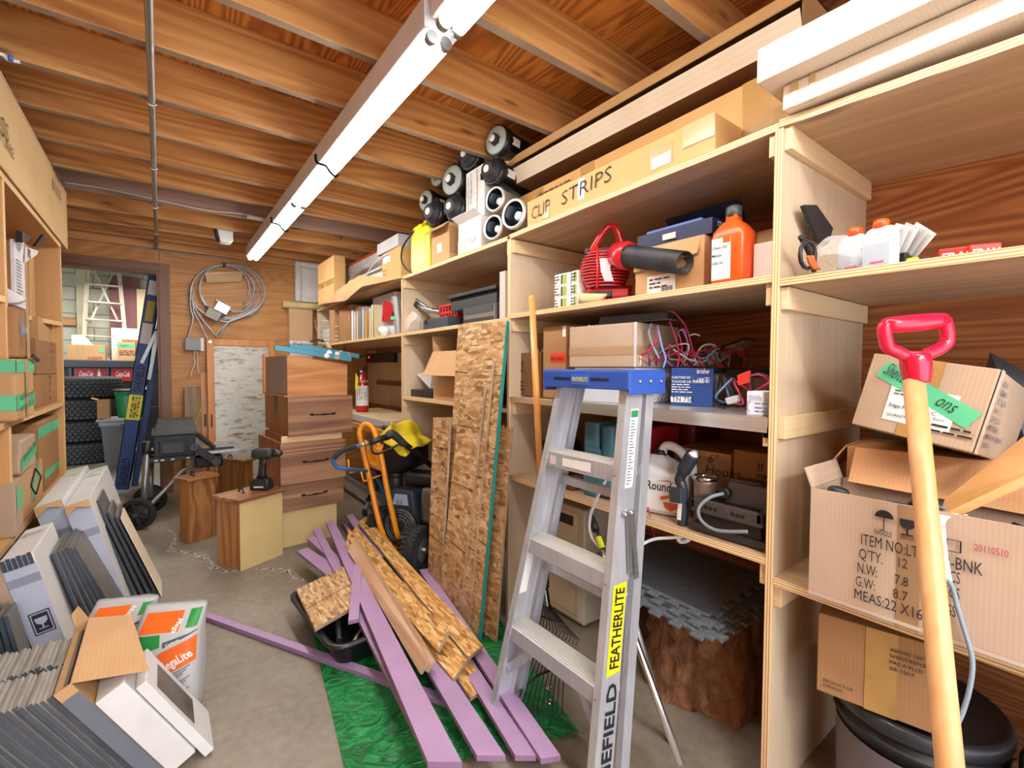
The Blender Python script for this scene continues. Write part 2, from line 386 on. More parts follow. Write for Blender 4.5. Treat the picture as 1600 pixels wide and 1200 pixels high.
DX0, DX1, DZ = -.82, .0, 2.085
struct('wall_back', G().box((-1.0, YB, 0), (DX0, YB+.12, ZC)).box((DX1, YB, 0), (XW, YB+.12, ZC)).box((DX0, YB, DZ), (DX1, YB+.12, ZC)), M_firback)
gs = G()
gs.box((.005, YB-.002, 2.19), (.009, YB, 2.36))
part(bpy.data.objects['wall_back'], 'sheet_joint', gs, P('#4b2d14', .8))
gd = G().box((DX1, YB-.022, 0), (DX1+.085, YB, DZ+.085)).box((DX0-.085, YB-.022, 0), (DX0, YB, DZ+.085)).box((DX1-.018, YB-.02, 0), (DX1, YB+.14, DZ)).box((DX0, YB-.02, 0), (DX0+.018, YB+.14, DZ))
gd.mat(1).box((DX0, YB-.024, DZ), (DX1, YB, DZ+.085)).box((DX0+.018, YB-.02, DZ-.018), (DX1-.018, YB+.14, DZ))
struct('trim_1', gd, [M_trim, M_trimX], .003)
struct('ceiling', G().box((-1.0, -1.4, ZC), (XW+.1, YB+.12, ZC+.03)), M_ceil)
struct('wall_far', G().box((-3.2, YF, 0), (2.6, YF+.15, 2.7)), blocks())
struct('wall_far_side', G().box((-3.2, YB+.1, 0), (-3.05, YF, 2.7)).box((1.6, YB+.12, 0), (1.75, YF, 2.7)), P('#b7b5a4', .8))
struct('ceiling_far', G().box((-3.2, YB+.12, 2.7), (2.6, YF+.15, 2.75)), P('#d8d2c4', .8))
M_under = P('#94816d', .8, name='joist_underside', grain=.15)  # greyer, darker brown for the joists' downward faces
ys = [2.19+.409*k for k in range(-9, 9)]
for k, y in enumerate(ys):
    if y > YB-.02: continue
    g = G(); z0 = ZJ + rnd.uniform(-.006, .006); tw = rnd.uniform(-.004, .004)
    g.box((-.9, y-.038, z0), (XW, y, ZC)); g.mi[0] = 1; o = struct('ceiling_joist', g, [M_joistg if 4.2 < y < 4.3 else M_joist, M_under], .003)
g = G().box((-.9, YB-.04, ZJ-.06), (XW, YB, ZC)); struct('trim_2', g, M_joist, .003)

# ------------------------------------------------------------------ built-in shelving along the right wall
shelf = thing('shelving_unit', 'built-in birch plywood shelving bays along the right wall, loaded with boxes and tools', 'shelves', (XS, 2.2, 0))
YP = [.585, 1.787, 3.006, 5.15]
for i, y in enumerate(YP):
    zb = [0, 0, 0, 1.42][i]; g = G().box((XS+.004, y-.0095, zb), (XW, y+.0095, [1.845, 1.825, 1.825, 1.80][i])); g.mat(1).box((XS, y-.0095, zb), (XS+.004, y+.0095, [1.838, 1.825, 1.825, 1.80][i]))
    part(shelf, 'upright_panel', g, [M_ply, M_edgeX], True)
def shelf_board(y0, z0, y1, z1, x0=XS, th=.02, mat=None):      # z0, z1: underside at both ends
    g = G(); P_ = lambda x, y, z: V((x, y, z))
    def sl(xa, xb): g.hexa([P_(xa, y0, z0), P_(xb, y0, z0), P_(xb, y1, z1), P_(xa, y1, z1), P_(xa, y0, z0+th), P_(xb, y0, z0+th), P_(xb, y1, z1+th), P_(xa, y1, z1+th)])
    sl(x0+.004, XW); g.mat(1); sl(x0, x0+.004)
    part(shelf, 'shelf', g, mat or [M_plyY, M_edge], True)
def cleat(y, z, sgn, h=.06, x0=XS+.01):
    a, b = (y+.0095, y+.029) if sgn > 0 else (y-.029, y-.0095)
    part(shelf, 'cleat', G().box((x0, a, z-h), (XW-.02, b, z)), M_plyX, True, .002)
TOP2 = lambda y: 1.811 + (1.836-1.811)*(1.787-y)/1.2       # underside of the top boards
shelf_board(YP[0], 1.836, YP[1], 1.811); shelf_board(YP[1]+.001, 1.806, YP[2], 1.803); shelf_board(YP[2]+.001, 1.803, YP[3], 1.79)
shelf_board(-.8, 1.775, YP[0]-.001, 1.843)
S2 = 1.459
shelf_board(YP[0]+.01, 1.437, YP[1]-.01, 1.437); shelf_board(YP[1]+.01, 1.425, YP[2]-.01, 1.421); shelf_board(YP[2]+.01, 1.421, YP[3], 1.421); shelf_board(-.8, 1.415, YP[0]-.01, 1.424)
shelf_board(YP[0]+.01, .666, YP[1]-.01, .675); shelf_board(YP[1]+.01, .99, YP[2]-.01, .99); shelf_board(-.8, .60, YP[0]-.01, .618, XS-.0)
g = G().box((XS+.002, YP[0]+.01, 1.045), (XW-.05, YP[1]-.01, 1.068)); part(shelf, 'shelf', g, [M_plyY], True)
g = G().box((XS-.004, YP[0]+.012, 1.068), (XW-.06, 1.47, 1.072)).box((XS-.006, YP[0]+.012, 1.03), (XS-.002, 1.40, 1.072)).box((XS-.006, 1.40, 1.045), (XS-.002, 1.47, 1.072)); part(shelf, 'shelf_cover', g, M_steel, True, label='stainless steel sheet cover')
part(shelf, 'back_panel', G().box((XW-.012, YP[2]+.012, .8), (XW-.002, YB-.1, 1.40)), M_ply, True); part(shelf, 'rail', G().box((XW-.035, YP[2]+.012, 1.36), (XW-.012, 5.1, 1.42)).box((XW-.03, YP[2]+.012, 1.02), (XW-.012, 5.1, 1.07)), M_trimX, True)
for y, z, sg in ((YP[0], 1.842, -1), (YP[0], 1.836, 1), (YP[0], 1.422, -1), (YP[0], 1.437, 1), (YP[0], 1.072, 1), (YP[0], 1.075, -1), (YP[0], .617, -1), (YP[0], .666, 1), (YP[1], 1.805, -1), (YP[1], 1.437, -1), (YP[1], 1.425, 1), (YP[1], 1.045, -1),
                 (YP[2], 1.803, -1), (YP[2], 1.421, -1), (YP[2], .99, -1), (YP[1], 1.805, 1), (YP[0], 1.05, 1)):
    cleat(y, z, sg)

# ------------------------------------------------------------------ left bookcase
XL = -.48
book = thing('bookcase', 'maple melamine bookcase with a scooped shelf along the left wall', 'bookcase', (XL, 3.4, 0))
for y0, y1 in ((3.985, 4.01), (2.67, 2.695), (1.60, 1.625)):
    g = G().box((-.895, y0, 0), (XL-.003, y1, 1.955)); g.mat(1).box((XL-.003, y0, 0), (XL, y1, 1.955)); part(book, 'upright_panel', g, [M_mel, M_melE], True)
def bshelf(y0, y1, z, th=.025, scoop=0):
    n = 12; pf = [(XL-scoop*math.sin(math.pi*i/n)**1.0 if scoop else XL, y0+(y1-y0)*i/n) for i in range(n+1)]
    g = G().prism([(-.895, y0)] + pf + [(-.895, y1)], z-th, z)
    for i in range(2, n+2): g.mi[2+i-1] = 1
    part(book, 'shelf', g, [M_mel, M_melE], True)
for a, b in ((2.696, 3.984), (1.626, 2.669)):
    bshelf(a, b, 1.955); bshelf(a, b, 1.475, scoop=.09); bshelf(a, b, .985); bshelf(a, b, .52)
part(book, 'back_panel', G().box((-.9, 1.6, .05), (-.895, 4.0, 1.955)), M_mel, True)
part(book, 'rail', G().box((XL-.06, 2.64, 1.80), (XL-.03, 2.669, 1.93)), M_mel, True)
# ------------------------------------------------------------------ box helpers
def carton(name, label, cat, M, w, d, h, mat, group=None, bev=.003, open_=False, flaps=(), lip=None):
    # local frame: x along the front, y away from the viewer, z up, origin at the front left bottom corner
    r = thing(name, label, cat, M=M, group=group)
    if not open_: part(r, 'body', G().box((0, 0, 0), (w, d, h)), mat, bevel=bev)
    else:
        t = .005; g = G().box((0, 0, 0), (w, d, t)).box((0, 0, t), (w, t, h)).box((0, d-t, t), (w, d, h)).box((0, t, t), (t, d-t, h)).box((w-t, t, t), (w, d-t, h))
        part(r, 'body', g, mat)
    for side, ln, ang in flaps:         # flap hinged at the top edge; angle 0 = lying outward flat, 90 = upright
        a = R(ang); q = ln*math.cos(a); z = ln*math.sin(a)
        e = {'f': [(0, 0, h), (w, 0, h), (w, -q, h+z), (0, -q, h+z)], 'b': [(w, d, h), (0, d, h), (0, d+q, h+z), (w, d+q, h+z)],
             'l': [(0, d, h), (0, 0, h), (-q, 0, h+z), (-q, d, h+z)], 'r': [(w, 0, h), (w, d, h), (w+q, d, h+z), (w+q, 0, h+z)]}[side]
        part(r, 'flap', G().slab(e, .004), lip or mat)
    r['w'] = w; r['d'] = d; r['h'] = h
    return r
def face(r, f, off=.0012):
    w, d, h = r['w'], r['d'], r['h']
    o, x, y, sw, sh = {'f': ((0, -off, 0), (1, 0, 0), (0, 0, 1), w, h), 'r': ((w+off, 0, 0), (0, 1, 0), (0, 0, 1), d, h),
                       'l': ((-off, d, 0), (0, -1, 0), (0, 0, 1), d, h), 't': ((0, 0, h+off), (1, 0, 0), (0, 1, 0), w, d)}[f]
    m = Matrix((V(x), V(y), V(x).cross(V(y)))).transposed().to_4x4(); m.translation = V(o); return m, sw, sh
NDEC = {}
def decal(r, f, u0, v0, u1, v1, mat, name='label_sticker', rot=0, off=.0012, label=None):
    NDEC[r.name] = NDEC.get(r.name, 0)+1; off += .00035*NDEC[r.name]
    m, sw, sh = face(r, f, off); cx, cy = (u0+u1)/2*sw, (v0+v1)/2*sh; a, b = (u1-u0)/2*sw, (v1-v0)/2*sh
    q = m @ Matrix.Translation((cx, cy, 0)) @ Matrix.Rotation(R(rot), 4, 'Z')
    return part(r, name, G().add([q @ V(p) for p in ((-a, -b, 0), (a, -b, 0), (a, b, 0), (-a, b, 0))], [(0, 1, 2, 3)]), mat, label=label)
def write(r, f, u, v, lines, size, mat=None, bold=0.0, shear=0.0, rot=0, lead=1.25, off=.0045, name='lettering', fit=None):
    # lines start at (u, v) of the face, sizes in metres
    m, sw, sh = face(r, f, off); g = G()
    for i, s in enumerate(lines if isinstance(lines, (list, tuple)) else [lines]):
        q = m @ Matrix.Translation((u*sw, v*sh, 0)) @ Matrix.Rotation(R(rot), 4, 'Z') @ Matrix.Translation((0, -i*size*lead, 0))
        if s.startswith('~'):           # unreadable small print
            n = int(s[1:]); x = 0
            for k in range(n):
                l = size*rnd.uniform(1.2, 3); g.add([q @ V(p) for p in ((x, 0, 0), (x+l, 0, 0), (x+l, size*.45, 0), (x, size*.45, 0))], [(0, 1, 2, 3)]); x += l+size*.5
        else: letters(g, s, q, size, bold, shear, fit)
    return part(r, name, g, mat or INK)
def bars(r, f, u0, v0, u1, v1, n=14, mat=None):      # a barcode
    m, sw, sh = face(r, f, .0045); g = G(); x = u0
    for k in range(n):
        dx = (u1-u0)/n; a = dx*rnd.uniform(.25, .75)
        g.add([m @ V(p) for p in ((x*sw, v0*sh, 0), ((x+a)*sw, v0*sh, 0), ((x+a)*sw, v1*sh, 0), (x*sw, v1*sh, 0))], [(0, 1, 2, 3)]); x += dx
    return part(r, 'barcode', g, mat or INK)
def umbrella(r, f, u, v, s, mat=None, kind='u'):      # keep-dry, fragile glass, this-way-up
    m, sw, sh = face(r, f, .0045); q = m @ Matrix.Translation((u*sw, v*sh, 0)); g = G()
    def poly(p): g.add([q @ V((x*s, y*s, 0)) for x, y in p], [tuple(range(len(p)))])
    if kind == 'u':
        poly([(math.cos(R(a))*.5, .45+math.sin(R(a))*.5) for a in range(0, 181, 20)]); poly([(-.03, -.4), (.03, -.4), (.03, .45), (-.03, .45)]); poly([(-.03, -.4), (-.03, -.34), (-.2, -.34), (-.2, -.4)])
    elif kind == 'g':
        poly([(-.4, .6), (-.36, .2), (-.15, 0), (.15, 0), (.36, .2), (.4, .6)]); poly([(-.05, -.35), (.05, -.35), (.05, 0), (-.05, 0)]); poly([(-.3, -.42), (.3, -.42), (.3, -.34), (-.3, -.34)])
    else:
        for dx in (-.25, .25): poly([(dx-.06, -.4), (dx+.06, -.4), (dx+.06, .2), (dx-.06, .2)]); poly([(dx-.2, .2), (dx+.2, .2), (dx, .6)])
        poly([(-.5, -.6), (.5, -.6), (.5, -.52), (-.5, -.52)])
    return part(r, 'shipping_mark', g, mat or INK)
def front(z, pL, pR):           # frame whose x axis runs between two pixels on the level z
    A = onz(*pL, z); B = onz(*pR, z); d = B-A; M = fr(A, d); return M, d.length, A
def frontx(x, uL, uR, v, z):    # the same, on the upright plane x (the shelves' direction)
    A = V((x, onx(uL, v, x).y, z)); B = V((x, onx(uR, v, x).y, z)); return fr(A, B-A), (B-A).length, A

# ------------------------------------------------------------------ ceiling lamps, pipe, cables
M_tube = emis('tube_glow', '#fffdf8', TUBE); M_whm = P('#dcdcdf', .4, name='white_enamel')
def lamp(y0, y1, label):
    x = .705; z = 2.215; r = thing('fluorescent_light', label, 'ceiling light', (x, (y0+y1)/2, z), group='fluorescent strip lights')
    h = (y1-y0)/2
    pr = [(-.052, .012), (-.022, .028), (.022, .028), (.052, .012), (.056, .016), (.056, .105), (-.056, .105), (-.056, .016)]
    part(r, 'housing', G().prism(pr, -h, h, Matrix(((1, 0, 0, 0), (0, 0, 1, 0), (0, 1, 0, 0), (0, 0, 0, 1)))), M_whm, bevel=.002)
    n = 2 if h > 1.5 else 1
    for k in range(n):
        a, b = -h+.03+k*2*h/n, -h-.03+(k+1)*2*h/n
        for dx in (-.024, .024):
            tb = part(r, 'tube', G().cyl((dx, a, 0), (dx, b, 0), .019, n=14), M_tube)
            for e, f_ in ((a-.022, a), (b, b+.022)): part(tb, 'end_cap', G().cyl((dx, e, 0), (dx, f_, 0), .02, n=14), M_galv)
    for t in (-.62, .0, .62):
        part(r, 'hanger', G().box((-.004, t*h-.006, .10), (.004, t*h+.006, .15)).box((-.03, t*h-.008, .143), (.03, t*h+.008, .149)), M_galv)
    return r
lamp(1.31, 4.98, 'long white fluorescent strip with glowing tubes running down the room to the back wall')
lamp(-1.2, 1.27, 'nearer fluorescent strip, cut off by the top edge of the picture')
for u, v in ((512, 258), (438, 350)):       # wire hooks under the strip
    A = onz(u, v, 2.195)
    solo('wire_hook', 'black wire hook hanging under the fluorescent strip, %s its middle' % ('near' if u > 500 else 'beyond'), 'hook', G().tube(smooth_path([A+V((-.056, 0, .036)), A+V((-.05, 0, .0)), A+V((-.01, 0, -.006)), A+V((.01, .0, -.03)), A+V((.035, 0, -.045)), A+V((.05, 0, -.03))], 5), .0065, 6), P('#0d0d0d', .95, spec=0), group='hooks on the strip light')
r = thing('conduit_pipe', 'galvanised steel conduit running under the joists towards the doorway', 'pipe', (0, 2.5, ZJ-.016))
part(r, 'pipe', G().tube([(-.012, -3.8, 0), (-.012, 2.72, 0)], .0125, 12), M_galv)
part(r, 'elbow', G().tube(smooth_path([(-.012, 2.70, 0), (-.012, 2.86, 0), (-.012, 2.93, -.01), (-.012, 2.96, -.05)], 5), .017, 12), M_galv)
for k in range(-1, 7):
    y = 2.19+.409*k*2-.409-.019-2.5
    if y < 2.7: part(r, 'clamp', G().tube([(-.012+.017*math.cos(R(a)), y, .017*math.sin(R(a))) for a in range(180, 361, 20)], .0035, 6).box((-.05, y-.008, .008), (-.028, y+.008, .014)).box((.004, y-.008, .008), (.03, y+.008, .014)), M_chrome)
q = [ony(u, v, 4.185) for u, v in ((100, 285), (160, 294), (240, 311), (320, 328), (378, 334), (390, 340))]
r = thing('cable', 'thin white cable stapled along the grey joist, ending in a white plug', 'cable', q[2])
part(r, 'wire', G().tube(smooth_path(q), .004, 6), P('#d6d0c8', .5), True)
part(r, 'plug', G().cyl(ony(386, 338, 4.18), ony(414, 344, 4.18), .017, n=12).cyl(ony(414, 344, 4.18), ony(420, 345, 4.18), .008, n=8), WHITE, True)
q = [ony(u, v, YB-.0065) for u, v in ((100, 367), (180, 380), (260, 393), (340, 402), (420, 410), (462, 415))]
solo('cable', 'grey armoured cable strung across the back wall above the doorway', 'cable', G().tube(smooth_path(q), .006, 6), M_galv)
A = ony(347, 358, 4.75); r = thing('floodlight_housing', 'small white and black sensor lamp hanging from the joists near the doorway', 'lamp', A)
part(r, 'mounting_box', G().cbox((0, .03, .09), (.15, .1, .09)), M_whm, bevel=.006)
part(r, 'cover', G().prism([(-.055, .05), (.075, .05), (.075, -.10), (.05, -.12), (-.02, -.12)], -.05, .06, T(0, 0, 0, 90)), M_whm, bevel=.006)
part(r, 'lens', G().prism([(-.075, .05), (-.056, .05), (-.022, -.11), (-.045, -.09)], -.05, .06, T(0, 0, 0, 90)), M_blk, bevel=.003)
q = [ony(u, v, 4.599) for u, v in ((456, 357), (480, 358), (505, 362), (525, 362), (532, 364))]
solo('cable', 'black cable hooked along the joist right of the fluorescent strip', 'cable', G().tube(smooth_path(q+[ony(533, 374, 4.599)]), .006, 6), M_blk)

# ------------------------------------------------------------------ back wall: coil of armoured cable, boxes, bracket
def z6(x, y): return ony(220+x/6.154, 380+y/6.154, YB-.028)
r = thing('cable_coil', 'coil of grey armoured cable with two junction boxes hung on the back wall', 'cable coil', z6(835, 470))
gg = G(); M_arm = alu('armoured_cable', '#c3c4c8', .4, 2, .7)
def loop(cx, cy, rx, ry, dy, a0=0, a1=360): 
    gg.tube([z6(cx+rx*math.cos(R(a)), cy+ry*math.sin(R(a)))+V((0, dy, 0)) for a in range(a0, a1+1, 10)], .0075, 7)
loop(835, 475, 360, 275, 0, 170, 420); loop(815, 470, 338, 262, -.012); loop(795, 465, 312, 255, .01); loop(800, 440, 240, 228, -.012, 130, 400); loop(790, 450, 300, 240, .004, 160, 410)
for p in ([(475, 500), (480, 640), (500, 700), (490, 780), (470, 850), (445, 930)], [(500, 470), (505, 640), (560, 760), (645, 935)], [(505, 600), (580, 720), (660, 820), (735, 905)], [(1050, 640), (930, 710), (840, 760), (715, 890)], [(1180, 560), (1050, 680), (880, 730), (800, 820), (765, 905)],
          [(570, 400), (575, 500), (640, 600), (665, 630)], [(840, 655), (930, 660), (1010, 640), (1075, 560)], [(770, 705), (900, 725), (1000, 700), (1120, 620)], [(745, 745), (840, 755), (960, 715), (1100, 650)]):
    gg.tube(smooth_path([z6(*a)+V((0, -.015, 0)) for a in p]), .0075, 7)
part(r, 'cable', gg, M_arm, True)
part(r, 'strap', G().cbox(z6(800, 212)+V((0, -.01, 0)), (.022, .05, .04)), M_blk, True, .004)
for cx, cy, rz_, nm in ((690, 690, -28, M_galv), (778, 628, -28, M_whm)):
    c = z6(cx, cy); Mx = Matrix.Translation(c+V((0, -.035, 0))) @ Matrix.Rotation(R(-rz_), 4, 'Y')
    bx = part(r, 'junction_box', G().cbox((0, 0, 0), (.125, .05, .095), Mx).cyl(Mx @ V((.06, 0, .02)), Mx @ V((.09, 0, .02)), .012, n=10).cyl(Mx @ V((-.06, 0, .04)), Mx @ V((-.085, 0, .045)), .012, n=10), P('#6d6a60', .4, .7) if nm is M_galv else alu('junction_box_metal', '#b7babd', .35, 0), True, .004)
A = z6(500, 970); r = thing('outlet_box', 'grey electrical box with a white cover plate low on the back wall', 'outlet box', A)
part(r, 'box', G().cbox((0, 0, 0), (.13, .05, .125)), P('#8d8e90', .45), bevel=.006)
c = z6(582, 975)-A; part(r, 'cover_plate', G().prism([(-.07, 0), (-.02, .06), (.02, .065), (.02, -.065), (-.02, -.06)], -.003, .003, T(c.x, -.02, c.z, 90)), WHITE)
w2 = G()
for p in ([(515, 1022), (513, 1100), (520, 1150), (490, 1230), (475, 1290)], [(535, 1022), (545, 1100), (545, 1180), (560, 1250)]): w2.tube(smooth_path([z6(*a) for a in p]), .005, 6)
w2.tube(smooth_path([z6(x_, y_) for x_, y_ in ((470, 870), (440, 940), (405, 945))]), .004, 6)
part(r, 'wire', w2, P('#d9cdb8', .5), True)
A = z6(795, 330); part_ = G().hexa([z6(630, 310), z6(960, 320), z6(965, 372), z6(635, 382), z6(612, 292)+V((0, -.07, 0)), z6(972, 282)+V((0, -.07, 0)), z6(975, 296)+V((0, -.07, 0)), z6(612, 312)+V((0, -.07, 0))])
solo('wooden_bracket', 'small wooden bracket screwed to the back wall inside the cable coil', 'bracket', part_, M_plyX, bevel=.003)

# ------------------------------------------------------------------ glazed doors leaning on the back wall, short plank
M_or = wood('orange_oak', '#b06a2c', '#c97f38', '#dd9a52', axis=2, ring=6, rings=16, stretch=.05, amp=.15, rough=.4)
def etched():
    m, t, b = nt('etched_glass'); v = coords(t, rand=False)
    a = nd(t, 'TexNoise', {'Vector': v, 'Scale': 4.0, 'Detail': 8.0, 'Roughness': .7, 'Distortion': 1.0}).outputs[0]
    c = nd(t, 'TexNoise', {'Vector': coords(t, (1, 1, 4), rand=False), 'Scale': 6.0, 'Detail': 9.0, 'Roughness': .75}).outputs[0]
    base = ramp(t, a, [(.35, '#b9bfb4'), (.5, '#d5d6cb'), (.7, '#c2cac6')])
    k = nd(t, 'MapRange', {0: c, 1: .52, 2: .62}).outputs[0]
    cc = nd(t, 'Mix', {0: mth(t, 'MULTIPLY', k, .85), 6: base, 7: lin('#7d5237')}, data_type='RGBA').outputs[2]
    t.links.new(cc, b.inputs['Base Color']); b.inputs['Roughness'].default_value = .25; return m
def gdoor(name, label, dx, dy, glass):
    x0, x1 = .365+dx, .975+dx; h = 1.485; fwid = .062
    M = Matrix.Translation((x0, YB-.16+dy, 0)) @ Matrix.Rotation(R(-4.5), 4, 'X')
    r = thing(name, label, 'cabinet door', M=M, group='glazed doors leaning on the back wall'); w_ = x1-x0
    for a, b in (((0, 0, 0), (fwid, .028, h)), ((w_-fwid, 0, 0), (w_, .028, h))): part(r, 'stile', G().box(a, b), M_or, bevel=.003)
    for a, b in (((fwid, 0, 0), (w_-fwid, .028, fwid)), ((fwid, 0, h-fwid), (w_-fwid, .028, h))): part(r, 'rail', G().box(a, b), M_or, bevel=.003)
    part(r, 'glass_panel', G().box((fwid, .012, fwid), (w_-fwid, .017, h-fwid)), glass)
    part(r, 'knob', G().cyl((.03, 0, h-.03), (.03, -.012, h-.03), .011, n=12), M_chrome)
    part(r, 'handle', G().tube(smooth_path([(.03, 0, .62), (.03, -.025, .64), (.03, -.025, .72), (.03, 0, .74)], 4), .005, 6), M_blk)
    return r
M_etch = etched()
gdoor('glazed_cabinet_door', 'orange oak framed panel of marbled glass leaning in front of another', 0, 0, M_etch)
gdoor('glazed_cabinet_door', 'second orange oak frame, only its edge showing behind the marbled glass panel', -.05, .07, M_etch)
r = thing('timber_offcut', 'short weathered plank leaning on the back wall beside the doorway', 'plank', (.225, YB-.14, 0))
M = T(0, 0, 0, -5); part(r, 'board', G().box((-.045, -.02, 0), (.085, .02, 1.02), M), wood('weathered_plank', '#5f4b39', '#80684f', '#a0866a', axis=2, ring=5, rings=20, rough=.7, knots=1.5))
q = [ony(u, v, YB-.1) for u, v in ((320, 622), (315, 634), (309, 650), (302, 665), (296, 672))]
solo('rope', 'thin yellow rope draped over the short weathered plank', 'rope', G().tube(smooth_path([p+V((0, -.05, 0)) for p in q]), .006, 6), P('#c9b53c', .6))

# ------------------------------------------------------------------ next room, seen through the doorway
r = thing('stepladder', 'tall blue folded stepladder leaning in the doorway', 'ladder', M=fr((-.318, 5.78, 0), (2.06, 0, -.29), z=(.29, 0, 2.06)))
L = 2.45; Wd = .46
for y in (0, Wd):
    s = G().box((-.055, y-.006, .02), (.055, y+.006, L)).box((-.055, y-.006, .02), (-.049, y+.03, L)).box((.049, y-.006, .02), (.055, y+.03, L))
    o = part(r, 'front_rail', s, M_blue)
    s = G().box((.068, y+.004, .06), (.118, y+.014, L-.05)).box((.068, y+.004, .06), (.074, y+.04, L-.05)); part(r, 'rear_rail', s, M_blue)
    part(r, 'foot', G().box((-.06, y-.01, -.01), (.06, y+.035, .03)), M_alu, bevel=.003)
    part(r, 'spreader', G().bar((-.0, y-.012, 1.25), (.075, y-.008, 1.58), .028, .004, (0, 1, 0)), M_galv)
    part(r, 'spreader', G().bar((.075, y-.012, 1.10), (.085, y-.008, 1.56), .028, .004, (0, 1, 0)), M_galv)
for k in range(1, 7): part(r, 'step', G().box((-.035, .006, .3*k), (.035, Wd-.006, .3*k+.025)), M_alu, bevel=.003)
for k in (1, 3, 5): part(r, 'rear_brace', G().box((.06, .01, .3*k+.1), (.1, Wd, .3*k+.125)), M_alu)
def vtxt(r, s, x, z, size, y, mat, bold=.02, shear=.0, fit=None, name='lettering'):      # letters reading up the rail
    g = G(); M = Matrix.Translation((x, y, z)) @ Matrix(((0, -1, 0, 0), (0, 0, -1, 0), (1, 0, 0, 0), (0, 0, 0, 1))); letters(g, s, M, size, bold, shear, fit); return part(r, name, g, mat)
DK = P('#15171f', .6)
vtxt(r, 'SHEFIELD', .03, .07, .085, -.0075, DK, .02, 0, .26); vtxt(r, 'SHEFIELD', .03, .97, .085, -.0075, DK, .02, 0, .26)
M_yel = P('#e8d81c', .4, name='yellow_sticker')
part(r, 'sticker', G().box((-.053, -.0085, .70), (.053, -.0075, .94)), M_yel); vtxt(r, 'FEATHERLITE', .032, .715, .085, -.0092, DK, .02, .25, .21)
part(r, 'sticker', G().box((-.03, -.0085, 1.66), (.03, -.0075, 1.86)), P('#b9a91c', .5), label='yellow warning sticker'); part(r, 'sticker', G().box((-.04, -.0085, 1.44), (.04, -.0075, 1.64)), PAPER); part(r, 'sticker', G().box((-.04, -.0085, 1.92), (.04, -.0075, 2.06)), PAPER)

def tyre(M, label, R_=.385, r_=.20, w_=.265, first=[None]):
    if first[0]: return dup(first[0], M, label, 'stacked tyres')
    r = thing('tire', label, 'tire', M=M, group='stacked tyres'); h = w_/2
    pr = [(-h*.75, r_), (-h, r_+.03), (-h, r_+.1), (-h*.9, R_-.035), (-h*.72, R_-.006), (h*.72, R_-.006), (h*.9, R_-.035), (h, r_+.1), (h, r_+.03), (h*.75, r_)]
    part(r, 'carcass', G().lathe((0, 0, 0), (0, 0, 1), pr, 48, caps=False), M_rub)
    g = G(); n = 46
    for row, z in enumerate((-.095, -.055, -.018, .018, .055, .095)):
        for k in range(n):
            a = 2*math.pi*(k+.5*(row % 2))/n; rr = R_-(.012 if abs(z) > .08 else 0)
            Mx = Matrix.Rotation(a, 4, 'Z') @ Matrix.Translation((rr, 0, z)) @ Matrix.Rotation(R(24 if row % 2 else -24), 4, 'X'); g.cbox((0, 0, 0), (.016, .036, .027), Mx)
    part(r, 'tread', g, P('#3a3a3b', .75, name='lightened_tread', grain=.25)); first[0] = r; return r  # lighter tread colour stands in for light catching the blocks
tx, ty = -.80, 8.05
for k in range(4):
    tyre(T(tx+rnd.uniform(-.012, .012), ty, .1335+.27*k, 0, 0, 31*k), 'black knobbly tyre in the next room, %s of its stack of four' % ['bottom one', 'second lowest', 'second highest', 'top one'][k])
r = thing('trash_can', 'grey plastic bin standing beside the tyres', 'bin', (-.365, 7.36, 0)); M_gb = P('#7f8184', .5)
pr = []
for z, s in ((0, .165), (.5, .2), (.5, .215), (.56, .222)):
    pr.append([V((x*s/.2, y*s/.2, z)) for x, y in rrect(.4, .4, .06)])
part(r, 'bucket', G().loft(pr, True), M_gb); 
pr = [[V((x*s/.2, y*s/.2, z)) for x, y in rrect(.4, .4, .06)] for z, s in ((.545, .205), (.565, .24), (.585, .24), (.585, .2), (.53, .19))]
part(r, 'rim', G().loft(pr, False), M_gb); part(r, 'handle_recess', G().box((-.02, -.222, .42), (.14, -.2, .53)), P('#3e4043', .6), bevel=.005)
r = thing('tub', 'green ribbed plastic tub standing on the grey bin', 'tub', (-.27, 7.38, .59)); g = G()
g.lathe((0, 0, 0), (0, 0, 1), [(0, .15)]+[(.04*k+.02, .152+.003*k+(.004 if k % 2 else 0)) for k in range(7)]+[(.29, .178), (.30, .19), (.315, .19), (.315, .175)], 28)
part(r, 'bucket', g, P('#0c6a35', .35)); part(r, 'lid', G().lathe((0, 0, .315), (0, 0, 1), [(0, .2), (.02, .2), (.025, .17)], 28), M_blk)
carton('carton', 'small open brown carton standing on the grey bin beside the green tub', 'box', T(-.60, 7.30, .588, 0, 0, 0), .11, .2, .22, M_cardD, open_=True, flaps=[('l', .06, 20)])
yc = 8.75; X_ = lambda u, y=yc: ony(u, 580, y).x
zt = ony(105, 562, yc).z
r = thing('drinks_cooler', 'low black drinks cooler with red soft drink panels, cardboard boxes on top', 'cooler', (X_(100), yc, 0))
x1 = X_(230)-X_(100)+.3
part(r, 'cabinet', G().box((-.1, 0, 0), (x1, .42, .62)).box((-.1, .05, .62), (x1, .42, zt-.06)), P('#23272c', .5), bevel=.01)
part(r, 'top_rail', G().box((-.12, -.02, zt-.11), (x1+.02, .43, zt)), P('#2b3036', .4), bevel=.012)
M_red = P('#b51a1f', .4, name='red_panel')
